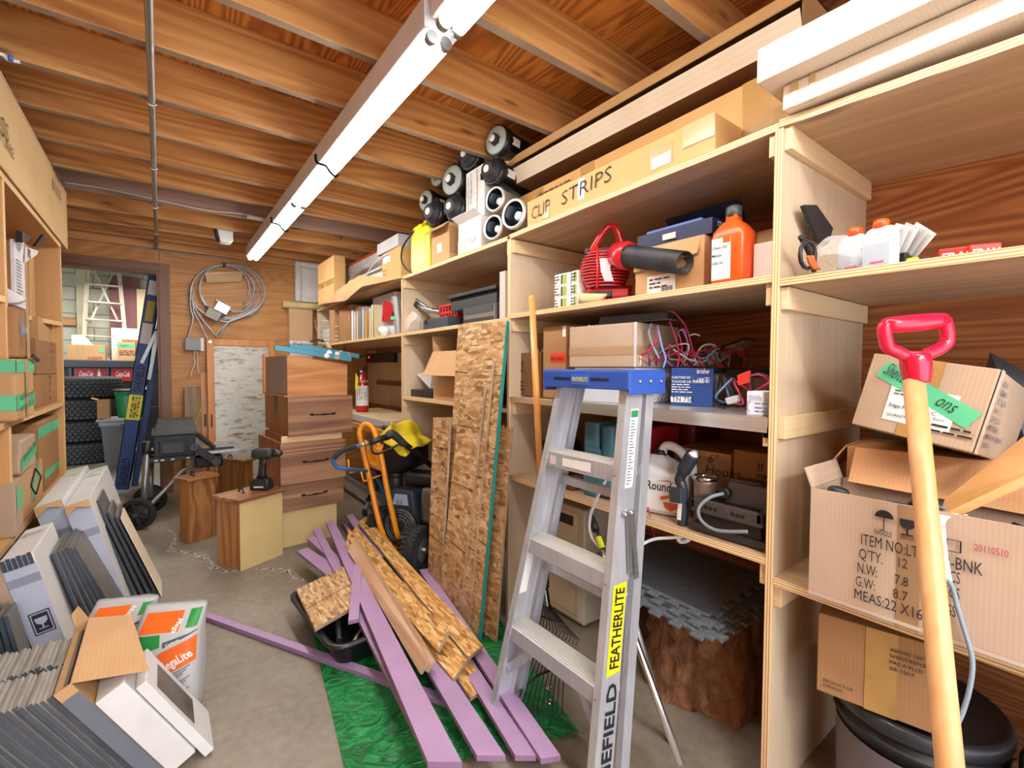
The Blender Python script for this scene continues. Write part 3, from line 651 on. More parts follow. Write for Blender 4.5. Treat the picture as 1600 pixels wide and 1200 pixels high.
for u0, u1 in ((115, 167), (173, 225)):
    a, b = X_(u0)-X_(100), X_(u1)-X_(100); w_ = b-a
    part(r, 'frame', G().box((a-.05, 0, .63), (a-.02, .05, zt-.11)), P('#39414a', .4))
    part(r, 'sign_panel', G().box((a, .03, zt-.30), (b, .045, zt-.115)), M_red)
    g = G(); letters(g, 'Coca-Cola', fr((a+.05, .028, zt-.235), (1, 0, 0), z=(0, -1, 0)), .12, .012, .35, w_*.42); part(r, 'lettering', g, WHITE)
    part(r, 'bottle_print', G().lathe((a+w_*.75, .027, zt-.28), (0, 0, 1), [(0, .02), (.06, .022), (.1, .016), (.14, .008), (.16, .008)], 12), P('#cfc9ae', .5))
M, w_, A = front(zt, (105, 562), (165, 562)); A = V((X_(105, 8.85), 8.85, zt)); w_ = X_(165, 8.85)-A.x
r = carton('carton', 'wide brown carton on the cooler with a red printed name', 'box', T(A.x, 8.85, zt), w_, .26, hz(A, 105, 538)-zt, M_card)
decal(r, 'f', .25, .45, .31, 1, M_tape, 'packing_tape'); decal(r, 'f', .38, .62, .44, 1, M_tape, 'packing_tape'); decal(r, 'f', .85, .5, .98, .78, M_green, 'tape_flag'); write(r, 'f', .52, .06, 'adam', .075, P('#c24a2c', .6), .01, .2)
xa = X_(184, 8.85); hB = hz(V((xa, 8.85, 0)), 184, 534)-zt
r = carton('carton', 'tan carton of offcuts with green tape, standing on the cooler', 'box', T(xa, 8.85, zt), X_(212, 8.85)-xa, .24, hB, M_card, open_=True)
decal(r, 'f', 0, .72, 1, .92, M_green, 'masking_tape'); write(r, 'f', .15, .76, 'SHEETS', .03, INK); write(r, 'f', .1, .5, ['~4', '~5', '~3'], .022)
for k in range(5): solo('cardboard_offcut', 'folded cardboard offcut sticking out of the green taped carton, %s from the left' % ['first', 'second', 'third', 'fourth', 'fifth'][k], 'cardboard', G().box((0, 0, 0), (.075, .005, .20), T(xa+.015+.037*k, 8.90+.025*k, zt+.12, 0, 12, 6*k-12)), M_cardD, group='cardboard offcuts')
solo('cardboard_sheet', 'cream cardboard sheet standing behind the green taped carton', 'cardboard', G().box((X_(175, 9.14), 9.14, zt), (X_(219, 9.14), 9.15, hz(V((X_(175, 9.14), 9.14, 0)), 175, 512))), M_cardL)
xb = X_(113, 9.14); zb = hz(V((xb, 9.14, 0)), 113, 523)
solo('cardboard_sheet', 'cream cardboard sheet with a slanted top behind the wide brown carton', 'cardboard', G().prism([(xb, zt), (X_(174, 9.14), zt), (X_(150, 9.14), zt+.25*(zb-zt)+.1), (X_(133, 9.14), zb), (xb, zb)], -9.15, -9.14, T(0, 0, 0, 90)), M_cardL)
r = thing('stepladder', 'old bare wooden stepladder standing against the block wall', 'ladder', (X_(160, 9.35), 9.35, 0)); M_gw = wood('grey_wood', '#938a78', '#b0a794', '#c6bdaa', axis=2, ring=5, rings=14, rough=.8)
yl = 9.3
pL = [ony(137, 425, yl), ony(128, 600, yl)]; pR = [ony(186, 425, yl), ony(203, 600, yl)]
ext = lambda p: p[0]+(p[1]-p[0])*((p[0].z-.0)/(p[0].z-p[1].z))
g = lambda a, b: G().bar(a, b, .05, .025, (0, 1, 0))
part(r, 'rail', g(pL[0]+(pL[0]-pL[1])*.2, ext(pL)), M_gw, True); part(r, 'rail', g(pR[0]+(pR[0]-pR[1])*.2, ext(pR)), M_gw, True)
for v0, v1 in ((444, 448), (471, 475), (498, 502), (524, 528)):
    part(r, 'step', G().bar(ony(139-(v0-444)*.07, v0, yl-.01), ony(187+(v0-444)*.1, v1, yl-.01), .05, .022), M_gw, True)
for p in (((146, 420), (186, 505)), ((176, 427), (140, 505))): part(r, 'rear_leg', G().bar(ony(*p[0], yl+.09), ony(*p[1], yl+.06), .03, .025), M_gw, True)
solo('maroon_panel', 'maroon painted board leaning on the block wall behind the wooden stepladder', 'board', G().box((X_(173, 9.5), 9.5, 0), (X_(218, 9.5), 9.54, ony(200, 432, 9.5).z)), P('#7d4a4d', .6))
solo('timber_board', 'pale new timber board standing against the block wall', 'plank', G().box((X_(216, 9.44), 9.44, 0), (X_(231, 9.44), 9.48, ony(220, 452, 9.44).z)), M_plyX)
solo('painted_post', 'cream painted post fixed to the block wall', 'post', G().box((X_(122, 9.5), 9.5, 0), (X_(137, 9.5), 9.6, 2.7)), P('#b9b396', .7))
solo('wall_batten', 'brown timber batten fixed across the block wall', 'batten', G().box((-2.4, 9.54, ony(110, 508, 9.54).z), (X_(122, 9.5)-.01, 9.6, ony(110, 496, 9.54).z)), wood('brown_batten', '#8a5a33', '#a8713f', '#bb8756', axis=0))

q = [ony(u, v, 2.155) for u, v in ((-12, 82), (6, 86), (14, 93), (22, 95), (32, 97))]
r = thing('wire_end', 'short white and blue wire end hanging from a joist at the left picture edge', 'wire', q[2])
part(r, 'wire', G().tube(smooth_path([p+V((0, -.008, -.004)) for p in q]), .006, 6), P('#c9ccd8', .4), True); part(r, 'connector', G().cyl(q[2]+V((0, -.01, 0)), q[3]+V((0, -.01, 0)), .010, n=10), P('#3f59b0', .4), True)
# ------------------------------------------------------------------ wooden boxes and the drawer stack
M_oak = wood('varnished_oak', '#8a5526', '#a96f37', '#c08648', axis=2, ring=3, rings=110, stretch=.08, amp=.25, rough=.35, blotch=.3)
M_lidw = wood('varnished_lid', '#6e4526', '#96633a', '#b78350', axis=0, ring=4, rings=60, stretch=.08, amp=.25, rough=.28, blotch=.7, knots=2)
M_red1 = wood('cedar_front', '#6d4a36', '#93694d', '#b68d69', axis=0, ring=4, rings=60, stretch=.05, amp=.25, rough=.5, knots=2.2, blotch=.6)
M_cream = P('#d6bc82', .55, name='cream_board', grain=.05)
M_iron = P('#1d1a19', .45, .6)
def pull(r, p, d, n, ln=.11):            # wrought iron drawer pull, centred at p, along d, standing out along n
    p, d, n = V(p), V(d).normalized(), V(n).normalized()
    g = G().tube(smooth_path([p-d*ln/2, p-d*ln*.45+n*.022, p-d*ln*.2+n*.026, p+n*.022, p+d*ln*.2+n*.026, p+d*ln*.45+n*.022, p+d*ln/2], 4), lambda t: .0035+.0025*math.sin(t*math.pi)**8, 7)
    for s in (-1, 1): g.sphere(p+d*ln/2*s*1.1, .009, 8, 6, (1, 1, 1)); g.sphere(p+d*ln/2*s*1.28, .006, 8, 6)
    return part(r, 'handle', g, M_iron)
def crate(label, F_, L_, R_, vtop, fm):
    A = onz(*F_, 0); B = onz(*R_, 0); C_ = onz(*L_, 0); M = fr(A, B-A); w_ = (B-A).length; d_ = (C_-A).length; h = hz(A, F_[0], vtop)
    r = thing('wooden_box', label, 'box', M=M, group='lidded oak boxes')
    part(r, 'body', G().box((.004, .004, 0), (w_, d_, h)), M_oak, bevel=.002)
    part(r, 'front_panel', G().box((.0, 0, 0.0), (w_, .004, h)), fm)
    part(r, 'lid', G().box((-.022, -.022, h), (w_+.015, d_+.015, h+.02)), M_lidw, bevel=.003)
    pull(r, (w_*.36, d_*.62, h+.02), (.25, 1, 0), (0, 0, 1), .06)
    return r, M, w_, d_, h+.02
bx1 = crate('oak box with a cream face nearest the camera, cordless drill on its lid', (376, 893), (335, 884), (442, 866), 785, M_cream)
crate('lidded oak box standing left of and behind the cream faced one', (297, 850), (289, 843), (338, 837), 752, wood('burr_oak', '#7a4a25', '#9d6a3c', '#b5814e', axis=2, ring=7, rings=40, stretch=.3, amp=.3, rough=.35))
crate('oak box furthest back, tucked against the drawer stack', (382, 778), (353, 769), (396, 774), 722, M_oak)
# stack of drawers
yS = 3.36
def sx(u, v, y=yS): return ony(u, v, y)
def drawer(label, uL, uR, v0, v1, dep, fm, sm, front_gap=0, handle=None, yaw=0, name='drawer', y=yS, fh=None):
    a = sx(uL, v0, y); b = sx(uR, v0, y); z0 = a.z; z1 = hz(V((a.x, y, 0)), uL, v1)
    r = thing(name, label, 'drawer', M=T(a.x, y, z0, 0, 0, yaw), group='stacked drawers'); w_ = b.x-a.x; h = z1-z0
    return r, w_, h, z0, z1
def zlev(v, u=450): return hz(V((sx(u, v).x, yS, 0)), u, v)
zs = [0, zlev(806), zlev(779)+.006, zlev(686)+.012, zlev(672)+.004, zlev(621)+.002, zlev(552)]
lv = [0, .262, .43, .688, .742, 1.012, 1.305]
def unit(label, z0, z1, x0, x1, y0, y1, body, front, fth=.018, hd=False, tilt=4):
    r = thing('drawer', label, 'drawer', M=T(x0, y0, z0, 0, 0, tilt), group='stacked drawers'); w_, d_, h = x1-x0, y1-y0, z1-z0
    part(r, 'body', G().box((.012, fth, 0), (w_-.012, d_, h)), body, bevel=.002)
    part(r, 'front', G().box((0, 0, 0), (w_, fth, h)), front, bevel=.003)
    if hd: pull(r, (w_*.52, 0, h*.52), (1, 0, 0), (0, -1, 0), .13)
    return r
X = lambda u, v=700, y=yS: ony(u, v, y).x
unit('cream faced drawer at the very bottom of the stack, standing on the floor', 0, .25, X(441), X(528), yS+.01, 3.88, M_cream, M_cream)
unit('handled cedar drawer resting on the cream faced one at the stack bottom', .25, .43, X(436), X(537), yS-.03, 3.88, M_oak, M_red1, hd=True)
u3 = unit('dark cedar drawer with an iron pull in the middle of the stack', .43, .70, X(436), X(540), yS-.04, 3.95, M_oak, M_red1, hd=True)
unit('thin slab with round knots between the two big handled drawers', .70, .745, X(440), X(537), yS+.005, 3.84, M_lidw, M_plyX)
u5 = unit('big drawer of striped boards with an iron pull, second from the top', .745, 1.01, X(449, 650), X(552, 650), yS-.02, 3.98, M_oak, M_red1, hd=True)
g = G().add([(-.0 +.011, .40, .262), (.011, .28, .262), (.011, .335, .09)], [(0, 1, 2)]); part(u5, 'painted_patch', g, P('#2f5f7d', .4, grain=.5))
u6 = thing('drawer', 'upside-down oak drawer on top of the stack, teal rails lying across it', 'drawer', M=T(X(449, 600), yS+.0, 1.01, 0, 0, 4), group='stacked drawers')
w6 = X(545, 600)-X(449, 600)
M_salm = wood('salmon_ply', '#a86a3c', '#c0824e', '#d29a66', axis=0, ring=4, rings=70, stretch=.15, amp=.2, rough=.5)
for y_ in (0, .54): part(u6, 'side_panel', G().prism([(0, 0), (w6, 0), (w6, .215), (0, .275)], -y_-.012, -y_, T(0, 0, 0, 90)), M_salm, bevel=.002)
part(u6, 'end_panel', G().box((0, .012, .012), (.012, .54, .27)), P('#a39b98', .6, name='grey_scuffed_ply', grain=.15), label='scuffed grey end panel')
part(u6, 'end_panel', G().box((w6-.012, .012, 0), (w6, .54, .21)), M_salm)
part(u6, 'front', G().box((-.02, .54, -.0), (-.002, .56, .29)).box((-.02, -.005, -.002), (-.002, .56, .008)), M_or)
part(u6, 'bottom', G().hexa([V(p) for p in ((.012, .012, .255), (w6-.012, .012, .20), (w6-.012, .54, .20), (.012, .54, .255), (.012, .012, .265), (w6-.012, .012, .21), (w6-.012, .54, .21), (.012, .54, .265))]), M_salm)
M_teal = P('#3f7f92', .35, .3, name='teal_rail')
def rail(label, p, q, k):
    A = ony(*p, yS+k); B = ony(*q, yS-.03+k); z = 1.307+.0; A.z += .004; B.z += .004
    M = fr(A, B-A); L_ = (B-A).length; r = thing('metal_rail', label, 'rail', M=M, group='teal rails on the drawer stack')
    part(r, 'channel', G().box((0, -.012, 0), (L_, .012, .004)).box((0, -.014, 0), (L_, -.01, .034)).box((0, .01, 0), (L_, .014, .034)).box((0, -.014, .03), (L_, .014, .034)), M_teal, bevel=.002)
    for t in (.66, .8): part(r, 'vial', G().cyl((L_*t, -.016, .016), (L_*t, .016, .016), .017, n=14), M_chrome)
    return r
A0 = (429, 548)
rail('frontmost teal metal rail on the drawer stack', (428, 548), (548, 566), .02); rail('middle teal metal rail on the drawer stack', (452, 546), (543, 560), .10); rail('furthest back teal metal rail on the drawer stack', (470, 545), (560, 561), .20)
# cordless drill
r1, M1, w1, d1, h1 = bx1
A = M1 @ V((w1*.74, d1*.42, h1)); r = thing('cordless_drill', 'black cordless drill standing on its battery on the oak box', 'drill', M=Matrix.Translation(A) @ Matrix.Rotation(R(-35), 4, 'Z'))
def rr_ring(w_, d_, z, r_, dx=0, n=4): return [V((x+dx, y, z)) for x, y in rrect(w_, d_, r_, n)]
part(r, 'battery', G().loft([rr_ring(.112, .078, 0, .012), rr_ring(.118, .084, .012, .014), rr_ring(.118, .084, .05, .014), rr_ring(.09, .06, .07, .014)]), M_blk, bevel=.002)
part(r, 'grip', G().loft([rr_ring(.07, .05, .065, .02, .0), rr_ring(.046, .04, .10, .016, .002), rr_ring(.044, .038, .16, .016, .008), rr_ring(.055, .044, .20, .02, .014)]), M_blk)
part(r, 'motor_housing', G().lathe((-.055, 0, .225), (1, 0, 0.02), [(0, .012), (.006, .03), (.04, .036), (.10, .035), (.125, .03), (.13, .012)], 20), M_blk2)
part(r, 'chuck', G().lathe((.075, 0, .228), (1, 0, .02), [(0, .024), (.02, .024), (.05, .016), (.055, .008)], 16), P('#3a3b3d', .35, .6))
part(r, 'trigger', G().cbox((.04, 0, .175), (.016, .018, .04)), P('#6b1a1a', .5), bevel=.004)
part(r, 'badge', G().box((-.03, -.0435, .018), (.03, -.0425, .028)), P('#c9cccc', .4))
# ------------------------------------------------------------------ portable table saw on its wheeled stand
yT = 4.62
def st(u, v, dy=0): return ony(u, v, yT+dy)
r = thing('table_saw', 'black portable table saw folded on a wheeled tubular stand', 'table saw', (.08, yT, 0))
a, b = st(240, 716), st(305, 709); top = hz(V((a.x, yT, 0)), 240, 682)
M_dk = P('#25262a', .5, name='dark_grey_plastic', grain=.15)
part(r, 'body', G().hexa([V((a.x, yT, a.z)), V((b.x, yT, a.z)), V((b.x, yT+.42, a.z)), V((a.x, yT+.42, a.z)), V((a.x-.0, yT-.0, top)), V((b.x+.005, yT, top)), V((b.x+.005, yT+.42, top)), V((a.x, yT+.42, top))]), M_dk, True, .008)
part(r, 'lid', G().box((a.x-.012, yT-.015, top), (b.x+.018, yT+.43, top+.022)).hexa([V((a.x-.0, yT-.0, top+.022)), V((b.x+.01, yT, top+.022)), V((b.x+.01, yT+.40, top+.022)), V((a.x, yT+.40, top+.022)), V((a.x+.03, yT+.12, top+.11)), V((b.x-.0, yT+.12, top+.11)), V((b.x, yT+.36, top+.11)), V((a.x+.03, yT+.36, top+.11))]), P('#4a4a4b', .55, grain=.2), True, .008)
c0, c1 = st(249, 713), st(290, 692)
part(r, 'recess_frame', G().box((c0.x, yT-.012, a.z+.02), (c1.x+.005, yT, top-.04)), P('#1b1b1d', .5), True, .004)
part(r, 'recess_panel', G().box((c0.x+.018, yT-.016, a.z+.03), (c1.x-.012, yT-.008, top-.065)), P('#3a3b3e', .5), True, .003)
z0 = a.z-.035
part(r, 'frame_rail', G().box((a.x-.03, yT-.03, z0), (b.x+.0, yT+.0, a.z)).box((a.x-.03, yT+.42, z0), (b.x, yT+.45, a.z)).box((a.x-.05, yT-.03, z0), (a.x-.02, yT+.45, a.z)), M_blk, True, .003)
for u in (244, 254, 270, 294): p = st(u, 722); part(r, 'frame_slot', G().box((p.x-.012, yT-.0315, z0+.012), (p.x+.012, yT-.03, z0+.024)), M_alu, True)
w0, w1_ = onz(215, 828, 0), onz(236, 802, 0); WR = .116
ax = (w1_-w0).normalized(); ax = V((.35, .94, 0)).normalized()
hubs = [w0+V((0, 0, WR)), w0+V((.07, .46, WR))]
for hb in hubs:
    wh = part(r, 'wheel', G().lathe(hb-ax*.02, ax, [(0, .085), (.0, WR-.012), (.006, WR), (.034, WR), (.04, WR-.012), (.04, .085)], 36, caps=False), M_rub, True)
    part(wh, 'wheel_disc', G().lathe(hb-ax*.008, ax, [(0, .02), (0, .09), (.016, .09), (.016, .02)], 36, caps=True), P('#232426', .5), True)
    sp = G()
    for k in range(6):
        t = ax.orthogonal().normalized(); t.rotate(Quaternion(ax, k*math.pi/3)); sp.bar(hb-ax*.012+t*.02, hb-ax*.012+t*.088, .016, .012, ax)
    part(wh, 'spokes', sp, P('#323336', .5), True); part(wh, 'hub_cap', G().cyl(hb-ax*.03, hb, .016, n=14), P('#4a4b4e', .4), True)
part(r, 'axle', G().cyl(hubs[0], hubs[1], .011, n=10), M_galv, True)
M_pole = P('#8d8c8b', .35, .6, name='grey_tube')
p0 = st(229, 704, -.04); part(r, 'leg', G().cyl(p0, hubs[0]+V((.035, .05, .02)), .021, n=14), M_pole, True)
p0 = st(236, 712, .30); part(r, 'leg', G().cyl(p0, hubs[1]+V((.0, -.05, .02)), .021, n=14), M_pole, True)
part(r, 'leg_sleeve', G().cyl(st(229, 690, -.04), st(229, 716, -.04), .03, n=14), M_blk, True)
part(r, 'bent_leg', G().tube(smooth_path([hubs[0]+V((.06, .03, .03)), st(258, 765, -.05), st(278, 742, -.02), st(286, 735), st(300, 728, .05)], 5), .015, 10), M_pole, True)
part(r, 'extension_table', G().box((b.x+.005, yT+.02, a.z-.01), (b.x+.33, yT+.40, a.z+.012)), M_alu, True, .002)
part(r, 'side_guard', G().bar(st(303, 699, -.03), st(340, 722, -.03), .06, .03, (0, 1, 0)).cyl(st(303, 699, -.05), st(303, 699, -.01), .034, n=16).cyl(st(338, 722, -.05), st(338, 722, -.01), .034, n=16), M_blk2, True, .004)
part(r, 'fence', G().bar(st(308, 678, .12), st(335, 700, .08), .05, .03).bar(st(305, 705, .1), st(365, 700, .12), .035, .03), M_blk, True, .004)
part(r, 'lever', G().tube([st(331, 701, .1), st(337, 690, .1)], .006, 8), M_plyX, True)
part(r, 'motor', G().box((b.x-.0, yT+.05, z0-.09), (b.x+.2, yT+.3, z0-.0)), M_blk, True, .012)
part(r, 'scale_plate', G().slab([st(303, 684, .05), st(313, 692, .04), st(315, 697, .04), st(304, 692, .05)], .004), M_alu, True)

# ------------------------------------------------------------------ pressure washer with its hose and gun
M_org = P('#e08a12', .3, name='orange_enamel', grain=.05, coat=.3)
yP = 2.95
o_ = onz(648, 893, 0)
r = thing('pressure_washer', 'orange framed pressure washer with black engine and knobbly wheels', 'pressure washer', (1.2, 2.95, 0))
def pw(u, v, y): return ony(u, v, y)
# side tubes: from the handle top down to the foot
lt = [pw(583, 668, 3.05), pw(568, 664, 3.02), pw(562, 678, 3.0), pw(570, 715, 2.98), pw(580, 760, 2.94), pw(592, 815, 2.88), pw(600, 838, 2.86)]
rt_ = [pw(583, 668, 3.05), pw(588, 680, 2.9), pw(596, 715, 2.84), pw(606, 770, 2.8), pw(622, 842, 2.76)]
top_ = [pw(562, 678, 3.0), pw(566, 666, 3.0), pw(574, 663, 2.98), pw(582, 669, 2.94), pw(587, 681, 2.9)]
part(r, 'handle', G().tube(smooth_path(lt[3:][::-1]+top_+rt_[2:], 5), .017, 12), M_org, True)
part(r, 'handle_plate', G().slab([pw(570, 687, 2.97), pw(590, 690, 2.88), pw(601, 738, 2.82), pw(579, 728, 2.95)], .006), M_org, True)
for k, (u, v) in enumerate(((575, 704), (580, 725), (587, 728))): part(r, 'bolt', G().sphere(pw(u, v, 2.885), .008, 8, 6), M_galv, True)
hk = G(); hk.tube([pw(544, 718, 2.86), pw(546, 739, 2.86), pw(570, 733, 2.95)], .006, 8); hk.tube([pw(563, 733, 2.80), pw(568, 752, 2.80), pw(594, 743, 2.82)], .006, 8)
part(r, 'hose_hook', hk, M_org, True)
part(r, 'foot_tube', G().tube(smooth_path([pw(600, 838, 2.86), pw(606, 846, 2.86), pw(618, 848, 2.86), pw(625, 845, 2.8)], 4), .016, 10), M_org, True)
ex = V((.80, -.6, 0)).normalized(); ex = V((.55, -.83, 0)).normalized()
def pww(c, R_, label):
    w_ = part(r, 'wheel', G().lathe(c-ex*.045, ex, [(0, R_*.55), (.0, R_*.82), (.018, R_*.97), (.072, R_*.97), (.09, R_*.82), (.09, R_*.55)], 40, caps=False), M_rub, True)
    tr = G()
    for k in range(30):
        for s in (-1, 1):
            d = ex.orthogonal().normalized(); d.rotate(Quaternion(ex, (k+.25*s)*2*math.pi/30)); tr.bar(c+d*R_*.93+ex*.012*s, c+d*R_*.93+ex*.042*s, R_*.13, .02, d)
    part(w_, 'tread', tr, M_rub, True)
    part(w_, 'rim', G().lathe(c-ex*.03, ex, [(.0, R_*.2), (.0, R_*.3), (.02, R_*.36), (.02, R_*.48), (-.01+.0, R_*.58), (.06, R_*.58)], 32, caps=True), P('#8f8f91', .35, .7), True)
    part(w_, 'hub', G().cyl(c+ex*.0, c+ex*.06, R_*.11, n=14), M_galv, True)
WRr = .135
cR = atd(653, 862, onz(650, 893, 0)); cR.z = WRr
cL = ony(604, 820, 3.0); cL.z = WRr; pww(cR, WRr, '')
ex0 = ex; ex = (cR-cL).normalized(); pww(cL, WRr, '')
part(r, 'axle', G().cyl(cL, cR, .012, n=10), M_galv, True)
ex = ex0; Mr = fr((0, 0, 0), ex); e0 = ony(628, 809, 2.78) - Mr @ V((0, -.135, .2)); e0.z = 0
Me = fr(e0, ex)           # engine frame: x along the axle towards the eye, y away, z up
part(r, 'engine_block', G().box((-.14, -.10, .05), (.08, .14, .30), Me), M_blk2, True, .02)
part(r, 'engine_cover', G().hexa([Me @ V(p) for p in ((-.13, -.13, .06), (.13, -.13, .06), (.13, .1, .06), (-.13, .1, .06), (-.09, -.13, .42), (.08, -.13, .42), (.08, .1, .42), (-.09, .1, .42))]), P('#2c3038', .35, name='slate_cover'), True, .02)
fan = G().lathe(Me @ V((0, -.135, .2)), Me.to_3x3() @ V((0, -1, 0)), [(0, .115), (.015, .11), (.02, .03)], 28)
part(r, 'fan_guard', fan, M_blk, True)
ribs = G()
for rr in (.05, .07, .09, .105): ribs.tube([Me @ V((rr*math.cos(R(t)), -.158, .2+rr*math.sin(R(t)))) for t in range(0, 360, 20)], .004, 6, closed=True)
for t in range(0, 360, 30): ribs.bar(Me @ V((.03*math.cos(R(t)), -.158, .2+.03*math.sin(R(t)))), Me @ V((.11*math.cos(R(t)), -.155, .2+.11*math.sin(R(t)))), .006, .006)
part(r, 'fan_grille', ribs, P('#51555c', .4), True)
part(r, 'badge', G().add([Me @ V(p) for p in ((-.07, -.137, .33), (.05, -.137, .33), (.04, -.137, .40), (-.05, -.137, .40))], [(0, 1, 2, 3)]), P('#8fa0b8', .4), True)
g = G(); letters(g, '6.0', fr(Me @ V((-.04, -.139, .335)), Me.to_3x3() @ V((1, 0, 0)), z=-(Me.to_3x3() @ V((0, 1, 0)))), .04, .01); part(r, 'lettering', g, P('#2f8a55', .5), True)
part(r, 'muffler', G().box((.10, -.10, .2), (.26, .14, .44), Me), P('#8d8983', .3, .85), True, .035, seg=4)
part(r, 'air_filter', G().cyl(Me @ V((-.15, .02, .36)), Me @ V((-.15, .02, .47)), .05, n=18).cyl(Me @ V((-.15, .02, .47)), Me @ V((-.15, .02, .50)), .054, n=18), M_blk, True, .005)
part(r, 'fuel_tank', G().box((-.05, -.06, .44), (.2, .10, .52), Me), M_blk, True, .03, seg=3)
part(r, 'pump', G().box((-.10, .10, .05), (.12, .20, .2), Me), M_galv, True, .01)
part(r, 'base_frame', G().box((-.2, -.12, .035), (.2, .2, .05), Me), M_org, True, .004)
# hose and gun
M_hose = P('#2d5f97', .4, name='blue_hose')
r = thing('spray_gun', 'black pressure washer gun with blue hose hung on the orange handle', 'spray gun', pw(600, 700, 2.78))
yg = 2.70
part(r, 'hose', G().tube(smooth_path([pw(578, 692, yg), pw(562, 696, yg), pw(546, 701, yg), pw(532, 706, yg), pw(523, 714, yg), pw(521, 722, yg), pw(528, 730, yg), pw(545, 733, yg), pw(562, 735, 2.8), pw(575, 737, 2.98), pw(588, 745, 3.04), pw(597, 765, 3.08), pw(604, 785, 3.1)], 6), .012, 10), M_hose, True)
part(r, 'connector', G().cyl(pw(577, 692, yg), pw(560, 697, yg), .013, n=12).cyl(pw(575, 692, yg), pw(570, 694, yg), .016, n=6), P('#9a8c78', .35, .7), True)
part(r, 'hose_sleeve', G().tube(smooth_path([pw(556, 698, yg-.003), pw(540, 702, yg-.003), pw(528, 709, yg-.003), pw(521, 717, yg-.003)], 5), .0145, 10), M_rub, True)
part(r, 'barrel', G().tube([pw(577, 692, yg), pw(590, 687, yg), pw(608, 682, yg)], .019, 12), M_blk, True)
part(r, 'grip', G().tube(smooth_path([pw(606, 683, yg), pw(611, 677, yg), pw(622, 685, yg), pw(631, 694, yg)], 5), lambda t: .026-.006*abs(t-.5), 12), M_blk2, True)
part(r, 'trigger_guard', G().tube(smooth_path([pw(580, 695, yg), pw(582, 706, yg), pw(590, 709, yg), pw(603, 704, yg), pw(620, 696, yg), pw(626, 692, yg)], 5), .007, 8), M_blk, True)
part(r, 'trigger', G().tube(smooth_path([pw(585, 697, yg), pw(590, 703, yg), pw(596, 700, yg), pw(597, 694, yg)], 4), .008, 8), P('#d98322', .4), True)
cg = G(); pts = [pw(632, 693, yg) + (pw(680, 732, 2.86)-pw(632, 693, yg))*(i/44) for i in range(45)]
cg.tube(pts, lambda t: .016+.003*(int(t*44+.5) % 2), 10); part(r, 'lance', cg, M_blk, True)
# black tub and yellow cloths behind it
c = V((1.27, 3.12, .80)); ax2 = V((-.25, .35, .9)).normalized()
r = thing('plastic_tub', 'round black plastic tub resting on the pressure washer under yellow cloths', 'tub', c)
part(r, 'bowl', G().lathe(pw(640, 735, 3.0), ax2, [(0, .03), (.0, .10), (.03, .155), (.13, .19), (.15, .20), (.15, .19), (.02, .1)], 30), M_blk, True)
def cloth(name, label, pts, th, mat, group=None):
    a, b, c_, d_ = [V(p) for p in pts]; n = (b-a).cross(d_-a).normalized()
    def f(s, t):
        p = (a*(1-s)+b*s)*(1-t)+(d_*(1-s)+c_*s)*t
        return p + n*(.016*math.sin(7*s+3*t)+.012*math.sin(9*t-4*s)-.06*((s-.5)**2+(t-.4)**2))
    o = solo(name, label, 'cloth', G().grid(f, 18, 18), mat, group=group)
    s = o.modifiers.new('thickness', 'SOLIDIFY'); s.thickness = th; return o
M_ycl = P('#c9ae1a', .9, name='yellow_cloth', grain=.35)
cloth('cleaning_cloth', 'larger yellow cleaning cloth draped over the black tub', [pw(607, 664, 2.86), pw(646, 660, 2.95), pw(672, 694, 2.9), pw(640, 706, 2.72)], .004, M_ycl, 'yellow cloths')
cloth('cleaning_cloth', 'yellow cloth hanging below the black spray gun', [pw(590, 682, 2.86), pw(614, 663, 2.95), pw(640, 708, 2.78), pw(631, 718, 2.76)], .004, M_ycl, 'yellow cloths')
# caster stand behind
r = thing('caster_base', 'black metal caster base standing on the floor behind the pressure washer', 'caster', (1.5, 4.0, 0))
part(r, 'leg', G().bar((1.40, 3.85, .10), (1.62, 4.15, .26), .04, .03).bar((1.36, 3.82, .10), (1.9, 3.9, .14), .03, .03), M_blk, True)
cc_ = onz(570, 801, .03); part(r, 'caster_wheel', G().cyl(cc_+V((-.012, 0, 0)), cc_+V((.012, 0, 0)), .03, n=16), M_rub, True); part(r, 'caster_fork', G().bar(cc_+V((0, 0, .02)), (1.40, 3.85, .10), .02, .02), M_galv, True)
# ------------------------------------------------------------------ top shelf, far bay
ZT3, ZT4, Z24 = 1.8245, 1.8155, 1.4415
def xs_box(name, label, cat, x, uL, uR, v, z0, vtop, dep, mat, group=None, tilt=0, h=None, **k):
    M, w_, A = frontx(x, uL, uR, v, z0); hh = h or hz(A, uL, vtop)-z0
    return carton(name, label, cat, M @ T(0, 0, 0, 0, 0, tilt), w_, dep, hh, mat, group, **k)
# window frame on a roll, wrapped bundle at the very end
r = thing('wrapped_bundle', 'tall cardboard bundle in clear film standing in the back corner', 'bundle', (1.23, YB-.07, 0)); x0 = ony(453, 600, YB-.1).x; x1 = ony(489, 600, YB-.1).x; zt_ = ony(470, 483, YB-.1).z
part(r, 'board', G().box((x0, YB-.1, 0), (x1, YB-.03, zt_)), M_kraft, True, .006)
part(r, 'film', G().box((x0-.004, YB-.104, 1.25), (x1+.004, YB-.028, zt_+.004)), clear('bundle_film', op=.12, rough=.12, bmp=.6), True)
part(r, 'label_sticker', G().box((x0+.0, YB-.106, ony(470, 556, YB-.1).z), (x1, YB-.105, ony(470, 533, YB-.1).z)), PAPER, True)
g = G(); letters(g, 'Fixtures', fr((x0+.03, YB-.108, ony(470, 541, YB-.1).z), (1, 0, 0), z=(0, -1, 0)), .06, .005, .2, .2); part(r, 'lettering', g, INK, True)
